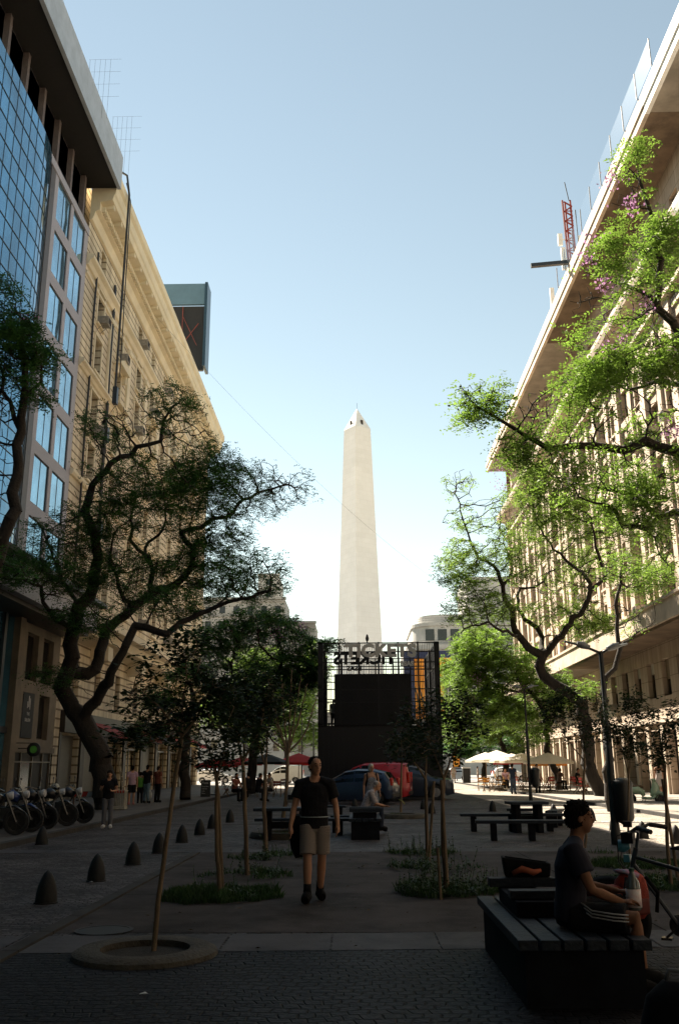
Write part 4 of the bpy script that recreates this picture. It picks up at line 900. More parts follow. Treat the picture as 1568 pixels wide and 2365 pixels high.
jac('jacaranda with a twisting dark trunk and airy pale green crown before the stone blocks', at(1387, 1844, Y), 14, [
    (pl([(1390, 1846), (1376, 1800), (1361, 1775), (1358, 1715), (1339, 1620), (1301, 1598), (1264, 1571), (1245, 1541), (1256, 1514)], Y), .38, .26),
    (pl([(1256, 1514), (1222, 1499), (1203, 1473), (1188, 1454), (1181, 1409), (1166, 1383), (1158, 1337), (1139, 1307), (1105, 1288), (1085, 1250)], Y), .23, .05),
    (pl([(1256, 1514), (1248, 1473, 1), (1241, 1450, 1), (1211, 1431, 1.5), (1196, 1390, 1.5), (1203, 1360, 2), (1237, 1356, 2), (1262, 1330, 2)], Y), .17, .05),
    (pl([(1256, 1514), (1297, 1465, -1), (1316, 1439, -1), (1346, 1405, -1.5), (1365, 1367, -2), (1391, 1337, -2), (1395, 1307, -2), (1376, 1266, -2), (1370, 1210, -2)], Y), .20, .05),
    (pl([(1365, 1367, -2), (1354, 1337, -1), (1309, 1296, 0), (1279, 1270, 0), (1240, 1210, 0)], Y), .12, .04),
    (pl([(1173, 1352, 0), (1184, 1315, 1), (1173, 1292, 1), (1160, 1240, 1)], Y), .1, .03),
    (pl([(1203, 1473, 0), (1160, 1455, -1.5), (1110, 1440, -2), (1060, 1460, -2)], Y), .1, .03),
    (pl([(1105, 1288), (1070, 1200), (1050, 1130)], Y), .07, .03)],
    [(1060, 1120, 45, 45, 2, 70, 1.1), (1075, 1200, 55, 45, 2, 90, .8), (1065, 1310, 60, 70, 2.5, 170, .7), (1170, 1190, 90, 60, 3, 210, .7), (1290, 1190, 100, 60, 3, 220, .7), (1180, 1290, 90, 60, 3, 180, .6), (1280, 1320, 90, 60, 3, 170, .6), (1390, 1260, 90, 80, 3, 200, .8), (1110, 1410, 95, 45, 3, 150, .9), (1350, 1430, 80, 50, 2.5, 120, 1.0), (1240, 1110, 70, 40, 2, 90, .7), (1450, 1330, 60, 60, 2, 110, 1.0), (1270, 1410, 60, 40, 2, 70, .8)],
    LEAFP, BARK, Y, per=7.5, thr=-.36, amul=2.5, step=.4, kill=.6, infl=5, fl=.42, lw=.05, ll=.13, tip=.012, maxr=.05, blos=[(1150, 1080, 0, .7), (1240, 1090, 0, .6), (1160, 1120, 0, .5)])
Y = 35.0
jac('bare limbed jacaranda behind the near double lamp on the right', at(1412, 1868, Y), 15, [
    (pl([(1412, 1872), (1405, 1780), (1398, 1700), (1393, 1600), (1395, 1565), (1418, 1540), (1428, 1500), (1425, 1450), (1418, 1400), (1432, 1350), (1440, 1310)], Y), .17, .05),
    (pl([(1428, 1500), (1447, 1475, .5), (1470, 1465, 1), (1500, 1440, 1)], Y), .07, .02)],
    [(1470, 1340, 60, 40, 1.5, 110, 1.4), (1450, 1420, 50, 30, 1.2, 60, 1.2), (1420, 1310, 50, 40, 1.2, 60, 1.1), (1360, 1590, 30, 20, .8, 14, .9), (1520, 1330, 40, 40, 1.2, 50, 1.3)],
    LEAFB, BARK, Y, per=6, thr=-.3, step=.3, kill=.42, fl=.34, lw=.04, ll=.11, tip=.009, maxr=.04)
Y = 62.0
jac('slim leaning jacaranda growing up between the cream parasols', at(1292, 1828, Y), 16, [
    (pl([(1292, 1831), (1285, 1785), (1268, 1745), (1262, 1690), (1258, 1650), (1225, 1600), (1190, 1560)], Y), .26, .10),
    (pl([(1262, 1690), (1290, 1640, 1), (1300, 1600, 1)], Y), .12, .05), (pl([(1225, 1600), (1160, 1590, -1), (1110, 1560, -1)], Y), .1, .04)],
    [(1110, 1500, 85, 60, 4, 240, 1.4), (1190, 1540, 80, 60, 4, 210, 1.4), (1080, 1580, 55, 60, 3, 130, 1.4), (1280, 1600, 60, 60, 3, 120, 1.1), (1150, 1640, 70, 50, 3, 120, 1.3), (1240, 1680, 50, 40, 2, 60, 1.2)],
    LEAFB, BARK, Y, per=8, thr=-.45, step=.5, kill=.7, infl=6, fl=.5, lw=.07, ll=.17, tip=.014, maxr=.07, blos=[(1190, 1510, -3, .6), (1100, 1570, -3, .5), (1200, 1590, -3, .5)])
Y = 76.0
jac('bright jacaranda right beside the kiosk with its trunk behind the street cabinet', at(1165, 1812, Y), 17, [
    (pl([(1165, 1816), (1168, 1760), (1150, 1700), (1120, 1650), (1100, 1600)], Y), .3, .12), (pl([(1150, 1700), (1190, 1660, 1), (1200, 1620, 1)], Y), .15, .06)],
    [(1060, 1560, 45, 60, 4, 130, 1.5), (1045, 1650, 35, 70, 4, 130, 1.5), (1110, 1670, 60, 55, 4, 140, 1.4), (1180, 1650, 60, 50, 4, 120, 1.3), (1100, 1600, 60, 50, 4, 110, 1.4), (1220, 1700, 50, 30, 3, 60, 1.2)],
    LEAFB, BARK, Y, per=8, thr=-.5, step=.6, kill=.8, infl=7, fl=.55, lw=.08, ll=.19, tip=.016, maxr=.09)
jac('farthest jacaranda on the right at the street end', at(1120, 1805, 97), 18, [(pl([(1120, 1806), (1115, 1760), (1105, 1720)], 97), .3, .15)],
    [(1070, 1720, 55, 35, 4, 90, 1.4), (1130, 1720, 50, 40, 4, 90, 1.4), (1190, 1725, 40, 30, 3, 60, 1.3)], LEAFD, BARK, 97.0, per=8, thr=-.5, step=.7, kill=1.0, infl=8, fl=.6, lw=.1, ll=.22, tip=.02, maxr=.12)
Y = 57.0
jac('dark jacaranda in the left row just left of the kiosk', at(580, 1822, Y), 19, [
    (pl([(580, 1826), (583, 1760), (590, 1700), (610, 1640), (640, 1580), (650, 1530)], Y), .34, .12),
    (pl([(590, 1700), (550, 1640, 1), (530, 1580, 1), (540, 1520, 1)], Y), .16, .06), (pl([(610, 1640), (680, 1600, -1), (720, 1570, -1), (740, 1530, -1)], Y), .12, .04)],
    [(550, 1470, 80, 45, 4, 200, 1.3), (640, 1450, 70, 40, 4, 170, 1.3), (700, 1490, 55, 40, 3, 120, 1.2), (510, 1540, 60, 50, 3, 140, 1.3), (610, 1550, 90, 60, 4, 220, 1.1), (735, 1500, 35, 20, 2, 45, 1.1), (690, 1560, 60, 50, 3, 120, 1.1), (755, 1485, 30, 16, 2, 40, 1.2), (600, 1420, 60, 25, 3, 70, 1.2), (650, 1530, 70, 40, 3, 120, 1.1), (560, 1600, 80, 60, 3, 150, 1.1), (640, 1640, 70, 40, 3, 90, .9), (540, 1620, 60, 40, 3, 90, 1.2), (480, 1480, 50, 40, 3, 90, 1.2)],
    LEAFD, BARK, Y, per=7, thr=-.4, step=.5, kill=.7, infl=6, fl=.5, lw=.065, ll=.16, tip=.014, maxr=.07, blos=[(690, 1430, -2, .5), (640, 1460, -3, .5), (700, 1450, -2, .4)])
Y = 101.0
jac('sunlit yellow green jacaranda behind the dark one left of the kiosk', at(665, 1803, Y), 20, [
    (pl([(668, 1805), (660, 1740), (640, 1680), (650, 1620)], Y), .3, .12), (pl([(640, 1680), (600, 1640), (580, 1600)], Y), .15, .06)],
    [(640, 1600, 70, 60, 5, 170, 1.4), (700, 1620, 45, 70, 4, 130, 1.4), (570, 1610, 60, 60, 4, 130, 1.3), (660, 1690, 50, 30, 3, 60, 1.2), (720, 1540, 35, 60, 4, 110, 1.4), (600, 1530, 70, 50, 4, 140, 1.3), (680, 1680, 45, 40, 4, 90, 1.3), (730, 1680, 25, 60, 3, 60, 1.2), (500, 1640, 50, 50, 3, 90, 1.3), (590, 1690, 50, 30, 3, 60, 1.2)],
    LEAFB, BARK, Y, per=7.5, thr=-.45, step=.8, kill=1.1, infl=9, fl=.75, lw=.11, ll=.25, tip=.02, maxr=.12)
Y = 47.0
jac('dark jacaranda in the left row whose leaves cover the cream shopfronts', at(430, 1838, Y), 21, [
    (pl([(428, 1840), (425, 1780), (432, 1700), (445, 1640), (440, 1590)], Y), .3, .1), (pl([(432, 1700), (400, 1650, 1), (360, 1620, 1)], Y), .14, .05), (pl([(445, 1640), (490, 1600, -1), (520, 1570, -1)], Y), .12, .04)],
    [(440, 1560, 60, 35, 3, 90, 1.2), (380, 1620, 60, 40, 3, 110, 1.3), (480, 1610, 55, 40, 3, 100, 1.2), (440, 1670, 70, 35, 3, 100, 1.2), (350, 1690, 50, 30, 2.5, 70, 1.2)],
    LEAFD, BARK, Y, per=7, thr=-.35, step=.45, kill=.6, infl=5, fl=.45, lw=.055, ll=.14, tip=.013, maxr=.06)
# unseen trees added behind and beside the camera to shade the foreground
def shade_tree(label, x, y, cx, cy, h, r, th, seed, n=420):
    t = thing('jacaranda_tree', label, 'tree', (x, y, 0), group='jacaranda trees along the street')
    T = Tree(seed); T.tip = .012
    T.limb([Vector((x, y, 0)), Vector((x + .3, y, h * .35)), Vector(((x + cx) / 2, (y + cy) / 2, h * .7)), Vector((cx, cy, h - th))], .34, .12, wob=.04)
    T.blob((cx, cy, h), (r, r, th), n, 1.4)
    T.grow(step=.45, infl=6, kill=.7)
    T.wood('trunk', BARK, t); T.leaves('crown', LEAFD, t, per=17, thr=-1.3, fl=.6, lw=.13, ll=.3, maxr=.09)
shade_tree('large dark jacaranda added unseen behind the camera to shade the setts', -4.5, -6.5, -1.5, -1.8, 8.6, 5.0, 1.8, 31)
shade_tree('spreading jacaranda added unseen over the right of the camera for shade', 8.2, -3.5, 5.5, -1.5, 9.5, 5.0, 1.8, 32)
shade_tree('tall jacaranda added unseen left of the camera, its high flat crown for shade', -8.9, -1.0, -3.0, 2.2, 15.2, 6.2, 2.0, 33, 560)
shade_tree('tall jacaranda added unseen right of the camera, its high flat crown for shade', 10.6, 2.0, 6.2, 2.4, 15.6, 6.2, 2.0, 34, 560)
# ---------------- saplings, grass and planters
def sapling(label, base, stemtop, crown, seed, r=.03, stake=None, per=5, ln=.10, lw=.05, n=90, vase=None, dens=1.3, limbs=()):
    t = thing('sapling', label, 'sapling', base, group='young saplings in the planting holes')
    T = Tree(seed); T.tip = .004
    mid = (base + stemtop) / 2 + Vector((T.rng.normal(0, .025), 0, 0))
    T.limb([base, base * .7 + mid * .3 + Vector((T.rng.normal(0, .015), 0, 0)), mid, stemtop], r, r * .7, wob=.004, step=.15)
    for L in limbs: T.limb(L, r * .5, r * .18, wob=.01, step=.15)
    for (c, rad) in crown: T.blob(c, rad, n, dens)
    T.grow(step=.12, infl=1.6, kill=.17, iters=40, jit=.3)
    T.r = np.where(np.array(T.hint) > 0, T.r, np.minimum(T.r, r * .6))
    T.wood('stem', STAKE, t, n=7)
    T.leaves('crown', LEAFS, t, per=per * .95, fl=.13, lw=lw * .62, ll=ln * .72, thr=-.6, ns=1.6, maxr=.02, broad=True, pairs=2, seedo=seed)
    if stake:
        b = WB(); b.tube([stake[0], stake[1]], .024, 7); b.build('stake', STAKE, t)
    return t
def blob_px(px, py, rx, ry, Yy, dep):
    k = pxr(px, py, Yy); return (at(px, py, Yy), (rx * k, dep, ry * k))
sp = []
def S(label, bx, by, tx, ty, blobs, seed, **kw):
    g = G(bx, by); Yy = g.y; st = at(tx, ty, Yy)
    lm = [[at(a[0], a[1], Yy, a[2] if len(a) > 2 else 0) for a in L] for L in kw.pop('limbs', [])]
    sk = kw.pop('stake', None)
    if sk: sk = (G(sk[0], sk[1]), at(sk[2], sk[3], G(sk[0], sk[1]).y))
    return sapling(label, g, st, [blob_px(p[0], p[1], p[2], p[3], Yy, p[4]) for p in blobs], seed, limbs=lm, stake=sk, **kw)
S('sapling with a long thin leaning stem in the raised stone ring', 355, 2200, 420, 1700, [(420, 1640, 90, 50, .35), (330, 1620, 80, 40, .3), (490, 1600, 70, 60, .3), (440, 1510, 60, 70, .3), (290, 1700, 45, 30, .25), (520, 1680, 40, 40, .3), (360, 1530, 50, 40, .3)], 51, r=.026, n=75, per=4.5, limbs=[[(420, 1700), (425, 1620), (430, 1540)], [(420, 1700), (370, 1640), (330, 1600)], [(420, 1700), (460, 1650), (480, 1600)]])
S('sapling in the grassy oval beside its grey stake left of the walking man', 508, 2075, 500, 1800, [(490, 1740, 90, 45, .4), (430, 1680, 60, 50, .4), (550, 1680, 55, 60, .4), (490, 1610, 60, 50, .4)], 52, r=.034, stake=(515, 2070, 503, 1822), n=80, per=4.5, limbs=[[(500, 1800), (480, 1720), (450, 1680)], [(500, 1800), (520, 1720), (530, 1670)]])
S('sapling with a pale stem and upright dark crown in the middle left oval', 572, 2024, 561, 1760, [(560, 1640, 70, 80, .5), (520, 1580, 60, 50, .4), (610, 1600, 50, 60, .4), (570, 1710, 50, 30, .3)], 53, r=.04, n=120, per=5, limbs=[[(561, 1760), (545, 1680), (530, 1600)], [(561, 1760), (570, 1660), (565, 1570)], [(561, 1760), (600, 1680), (615, 1600)]])
S('sapling with a straight pale stem in the small left oval', 614, 1970, 613, 1770, [(625, 1680, 60, 55, .5), (590, 1640, 50, 50, .4), (650, 1620, 45, 45, .4)], 54, r=.05, n=90, per=4, limbs=[[(613, 1770), (620, 1690), (630, 1620)], [(613, 1770), (590, 1700), (580, 1640)]])
S('nearly leafless sapling with a vase of bare upright shoots by the blue bench', 655, 1925, 664, 1740, [(690, 1600, 50, 70, .6), (640, 1620, 40, 50, .5)], 55, r=.06, n=26, per=1.5, dens=.6, limbs=[[(664, 1740), (640, 1660), (625, 1590)], [(664, 1740), (655, 1650), (650, 1570)], [(664, 1740), (670, 1640), (675, 1550)], [(664, 1740), (690, 1660), (710, 1580)], [(664, 1740), (705, 1690), (735, 1600)], [(664, 1740), (620, 1700), (600, 1650)], [(664, 1740), (680, 1660), (695, 1560)], [(664, 1740), (645, 1690), (610, 1620)]])
S('sapling with a thick pale stake in the weedy oval right of the walking man', 1028, 2066, 1024, 1800, [(1000, 1730, 95, 45, .45), (1070, 1680, 60, 60, .4), (950, 1690, 60, 60, .4), (1030, 1640, 50, 50, .4), (1090, 1620, 25, 40, .3)], 56, r=.03, stake=(1034, 2068, 1019, 1802), n=95, per=3.0, limbs=[[(1024, 1800), (1000, 1740), (980, 1690)], [(1024, 1800), (1050, 1730), (1065, 1670)]])
S('sapling with a slim stem in the middle right oval before the dark car', 985, 1998, 983, 1800, [(1000, 1690, 70, 60, .5), (930, 1730, 55, 35, .4), (960, 1650, 40, 40, .4)], 57, r=.035, n=80, per=3.0, stake=(990, 2000, 1002, 1805), limbs=[[(983, 1800), (985, 1740), (995, 1680)], [(983, 1800), (950, 1750), (935, 1710)]])
S('thin sapling tied with yellow tape in the stone ring before the red van', 926, 1884, 928, 1760, [(930, 1715, 30, 28, .6), (960, 1700, 30, 25, .5)], 58, r=.045, n=50, per=4, limbs=[[(928, 1760), (930, 1730), (935, 1700)]])
S('sapling with dark leaves growing behind the seated man', 1351, 1960, 1350, 1760, [(1330, 1680, 55, 45, .5), (1280, 1640, 45, 45, .4), (1380, 1650, 40, 40, .4), (1310, 1610, 40, 30, .4)], 59, r=.03, n=100, per=4.5, limbs=[[(1350, 1760), (1340, 1700), (1330, 1640)], [(1350, 1760), (1300, 1690), (1270, 1640)]])
S('sapling with a thin stem just right of the near litter bin', 1456, 2006, 1452, 1790, [(1450, 1720, 55, 35, .4), (1490, 1660, 45, 45, .35), (1420, 1680, 45, 35, .35), (1460, 1620, 30, 35, .3)], 60, r=.022, n=85, per=4.5, limbs=[[(1452, 1790), (1460, 1710), (1480, 1650)], [(1452, 1790), (1430, 1720), (1410, 1670)], [(1452, 1790), (1450, 1700), (1462, 1610)]])
S('sapling with a thick slanting stake at the right edge', 1550, 2050, 1535, 1770, [(1530, 1690, 50, 40, .35), (1560, 1640, 40, 45, .35), (1510, 1740, 40, 30, .3)], 61, r=.03, n=95, per=4.5, stake=(1568, 2048, 1530, 1800), limbs=[[(1535, 1770), (1530, 1700), (1545, 1640)], [(1535, 1770), (1510, 1720), (1500, 1670)]])
b = WB(); p = at(925, 1850, G(926, 1884).y); b.tube([p + Vector((-.07, 0, .04)), p + Vector((.05, -.06, 0)), p + Vector((.14, -.05, -.12))], .018, 5); o = b.build('plastic_tape', mat('yellow_tape', (.25, .25, .08))); tag(o, 'yellow tape tied round the thin sapling before the red van', 'tape')
b = WB(); g = G(1018, 2080); b.tube([g, g + Vector((-.02, 0, .62))], .018, 6); o = b.build('short_stake', STAKE); tag(o, 'short dark stake standing in the near right grassy oval', 'stake')

def hole(name, label, cx, cy, w, seed, ring=None, grass=0, gh=.16, weeds=0, full=True, spread=1.0, asp=1.0):
    c = G(cx, cy); k = pxr(cx, cy, c.y); rx = w / 2 * k; ry = rx * asp
    t = thing(name, label, 'planter', (c.x, c.y, 0), group=None)
    b = MB(); b.lathe([(1, .010), (.001, .012)], n=40, sx=rx, sy=ry); b.build('soil', DIRT, t)
    if ring:
        b = MB(); n = 44; w2, h = ring
        b.lathe([(rx, .0), (rx, h * .9), (rx + .03, h), (rx + w2 - .05, h), (rx + w2, h * .6), (rx + w2 + .01, 0)], n=n, sy=asp); b.build('stone_ring', mat('rough_ring_stone', (.06, .052, .04), rough=.9, var=.2, scale=5, bump=.5), t, smooth=40)
    rg = np.random.default_rng(seed); V = []; F = []
    if grass:
        n = grass; a = rg.random(n) * 6.283; rr = np.sqrt(rg.random(n)) * (1 + .10 * np.sin(a * 3 + seed) + .06 * np.sin(a * 11 + seed * 2)); px_ = rx * rr * np.cos(a); py_ = ry * rr * np.sin(a)
        nz = np.array([mnoise.noise(Vector((x * 1.3, y * 1.3, seed))) for x, y in zip(px_, py_)])
        keep = nz > (-.6 if full else -.05 + .0); px_, py_, nz = px_[keep], py_[keep], nz[keep]; n = len(px_)
        hh = gh * .62 * (.4 + .9 * rg.random(n)) * (1 + .8 * nz); le = rg.normal(0, .35, (n, 2)) * hh[:, None]; wd = .006 + .004 * rg.random(n); an = rg.random(n) * 3.14
        dx, dy = np.cos(an) * wd, np.sin(an) * wd
        P0 = np.stack([px_ - dx, py_ - dy, np.full(n, .01)], 1); P1 = np.stack([px_ + dx, py_ + dy, np.full(n, .01)], 1)
        P2 = np.stack([px_ + le[:, 0] * .4 + dx * .7, py_ + le[:, 1] * .4 + dy * .7, hh * .6], 1); P3 = np.stack([px_ + le[:, 0] * .4 - dx * .7, py_ + le[:, 1] * .4 - dy * .7, hh * .6], 1)
        P4 = np.stack([px_ + le[:, 0], py_ + le[:, 1], hh], 1)
        V = np.stack([P0, P1, P2, P3], 1).reshape(-1, 3); F = np.arange(len(V)).reshape(-1, 4)
        V2 = np.stack([P3, P2, P4, P4 * .999], 1).reshape(-1, 3); V = np.concatenate([V, V2]); F = np.arange(len(V)).reshape(-1, 4)
        V[:, 0] += 0
        me = np_mesh('grass', V, F, GRASSM, t, False); me['kind'] = 'stuff'
    if weeds:
        V = []
        for q in range(weeds):
            a = rg.random() * 6.283; r_ = math.sqrt(rg.random()) * .95; x, y = rx * r_ * math.cos(a), ry * r_ * math.sin(a); h = .07 + .26 * rg.random() ** 2 * (2 if q % 9 == 0 else 1)
            lx, ly = rg.normal(0, .15, 2)
            for j in range(9):
                tt = (j + 1) / 9; p = np.array([x + lx * tt * h, y + ly * tt * h, .01 + h * tt]); a2 = rg.random() * 6.283; L = .07 * (1.2 - tt * .6); d = np.array([math.cos(a2), math.sin(a2), .5]); s_ = np.array([-math.sin(a2), math.cos(a2), 0])
                V.append([p, p + d * L * .5 + s_ * L * .3, p + d * L, p + d * L * .5 - s_ * L * .3])
            V.append([np.array([x - .004, y, .01]), np.array([x + .004, y, .01]), np.array([x + lx * h + .003, y + ly * h, h]), np.array([x + lx * h - .003, y + ly * h, h])])
        V = np.array(V).reshape(-1, 3); w_ = np_mesh('weeds', V, np.arange(len(V)).reshape(-1, 4), WEEDM, t, False); w_['kind'] = 'stuff'
    return t
hole('planting_ring', 'raised round stone ring with bare soil in the left foreground', 335, 2208, 205, 1, ring=(.24, .07), grass=0)
hole('planting_hole', 'wide oval planting hole full of long grass left of the walking man', 508, 2072, 265, 2, grass=5200, gh=.17, weeds=14)
hole('planting_hole', 'middle left oval planting hole, half bare soil', 570, 2023, 208, 3, grass=900, gh=.12, full=False, weeds=26)
hole('planting_hole', 'small far left oval planting hole with low weeds', 618, 1982, 172, 4, grass=900, gh=.14, full=False, weeds=26)
hole('planting_ring', 'raised stone ring under the leafless vase shaped sapling', 655, 1935, 95, 5, ring=(.32, .14), grass=300, gh=.2)
hole('planting_hole', 'small far right oval planting hole with a tall weed', 975, 1971, 170, 6, grass=800, gh=.14, full=False, weeds=40)
hole('planting_hole', 'middle right oval planting hole before the double stemmed sapling', 1000, 2007, 206, 7, grass=900, gh=.14, full=False, weeds=46)
hole('planting_hole', 'near right oval planting hole with bushy weeds, partly behind the bench', 1030, 2060, 250, 8, grass=1500, gh=.18, weeds=150)
hole('planting_ring', 'raised stone ring with grass under the thin sapling before the red van', 930, 1890, 60, 9, ring=(.34, .14), grass=500, gh=.2)
hole('planting_hole', 'grassy strip patch right of the litter bin', 1480, 2000, 220, 10, grass=3000, gh=.14)
hole('planting_hole', 'grassy patch in the shade beyond the parked bicycle', 1500, 2045, 250, 11, grass=3000, gh=.14, weeds=30)
hole('planting_hole', 'small dark planting hole behind the seated man on the right', 1390, 1972, 60, 12, grass=60)
hole('planting_hole', 'small bare planting hole left of the seated man', 1232, 1972, 46, 13)
# ================================================================ TICKET KIOSK
BLKM = mat('black_painted_steel', (.005, .005, .007), rough=.55, spec=.3)
GREYL = mat('perforated_grey_lettering', (.75, .73, .70), rough=.7, var=.1, scale=30, trans=.6)
KY0, KY1 = 52.0, 60.0; KX0, KX1, KH = -2.15, 4.75, 8.5
kx = (KX0 + KX1) / 2
kk = thing('ticket_kiosk', 'black steel container kiosk with see-through barred screens and large TICKETS lettering', 'kiosk', (kx, 56, 0))
b = WB(); b.box(KX0, KX1, KY0, KY1, 0, 3.75)
for i, x in enumerate(np.arange(KX0 + .2, KX1 - .1, .28)): b.box(x, x + .12, KY0 - .035, KY0 - .002, .15, 3.6)
b.build('lower_container', BLKM, kk)
b = WB(); b.box(KX0 + .9, KX1 - 1.55, KY0 + 1.5, KY1 - .8, 3.76, 6.85); b.build('upper_container', BLKM, kk)
b = WB(); b.box(KX0, KX1, KY0 + .2, KY1 - .2, 3.752, 3.86); b.build('deck', BLKM, kk)
def frame_face(y, nm):
    b = WB(); cols = np.linspace(KX0 + .1, KX1 - .1, 7)
    for x in cols: b.box(x - .045, x + .045, y - .045, y + .045, 3.87, KH)
    for z in (3.95, 5.15, 5.85, 6.95, 7.35, 7.95, KH - .05): b.box(KX0 + .05, KX1 - .05, y - .03, y + .03, z - .03, z + .03)
    b.build(nm, BLKM, kk)
    b = WB()
    for x in np.arange(KX0 + .15, KX1 - .1, .095): b.box(x - .011, x + .011, y - .06, y - .038, 3.9, KH - .1)
    b.build('bar_screen', BLKM, kk)
frame_face(KY0 + .05, 'front_frame'); frame_face(KY1 - .05, 'rear_frame')
for x in (KX0, KX1):
    b = WB(); s = 1 if x == KX0 else -1
    for y in np.arange(KY0 + .1, KY1, .11): b.box(min(x, x + s * .2), max(x, x + s * .2), y, y + .045, 3.87, KH)
    for z in (3.95, 5.2, 6.0, 7.2, KH - .06): b.box(min(x, x + s * .22), max(x, x + s * .22), KY0, KY1, z - .05, z + .05)
    for y in (KY0, KY0 + 4, KY1 - .3): b.box(min(x, x + s * .3), max(x, x + s * .3), y, y + .3, 3.865, KH + .001)
    b.build('side_screen', BLKM, kk)
b = WB(); b.bar((KX1 - 1.15, KY0 + 1.0, 6.1), (KX1 - .55, KY0 + 1.2, 3.9), .09, .05); b.bar((KX1 - 1.35, KY0 + 1.6, 6.1), (KX1 - .75, KY0 + 1.8, 3.9), .07, .05); b.build('stair_rail', WHITEST, kk)
b = WB(); b.box(KX0 + .5, KX1 - .4, KY0 + .12, KY0 + .16, 3.9, 3.95)
for z in (4.3, 4.7, 4.95): b.box(KX0 + .1, KX1 - .1, KY1 - .6, KY1 - .56, z, z + .04)
b.build('handrail', BLKM, kk)
FXY = Matrix.Rotation(R(90), 4, 'X')
k0 = Vector(kk.location)
def kt(nm, txt, size, px0, pyb, Y, m, sx, flip=False, bold=.012):
    p = at(px0, pyb, Y) - k0
    M = Matrix.Translation(p) @ FXY
    if flip: M = Matrix.Translation(p) @ Matrix.Rotation(R(180), 4, 'Z') @ FXY
    return text_obj(nm, txt, size, .03, M, m, kk, bold=bold, sx=sx)
kt('lettering', 'TICKETS', .98, 797, 1517, KY0 - .1, GREYL, 1.09, bold=.05)
kt('lettering', 'BSAS', .36, 924, 1538, KY0 - .1, GREYL, 1.0, bold=.02)
kt('rear_lettering', 'TICKETS', 1.05, 913, 1533, KY1 + .1, BLKM, 1.02, flip=True, bold=.05)
kt('rear_lettering', 'BSAS', .42, 835, 1549, KY1 + .1, BLKM, 1.05, flip=True, bold=.02)
bp = at(848, 1482, KY0)
bd = thing('bird', 'small dark bird perched on the top edge of the kiosk', 'bird', (bp.x, KY0 + .02, KH))
b = MB(); b.tube([(0, 0, .02), (0, 0, .10), (0, .0, .22), (0, -.02, .32), (0, -.03, .38), (0, -.04, .44)], [.03, .08, .10, .07, .055, .02], 10); b.tube([(0, 0, .1), (0, .12, -.06)], [.05, .02], 6); b.tube([(0, -.08, .39), (0, -.14, .38)], [.015, .004], 5); b.build('body', mat('pigeon_grey', (.03, .03, .035)), bd, smooth=True)
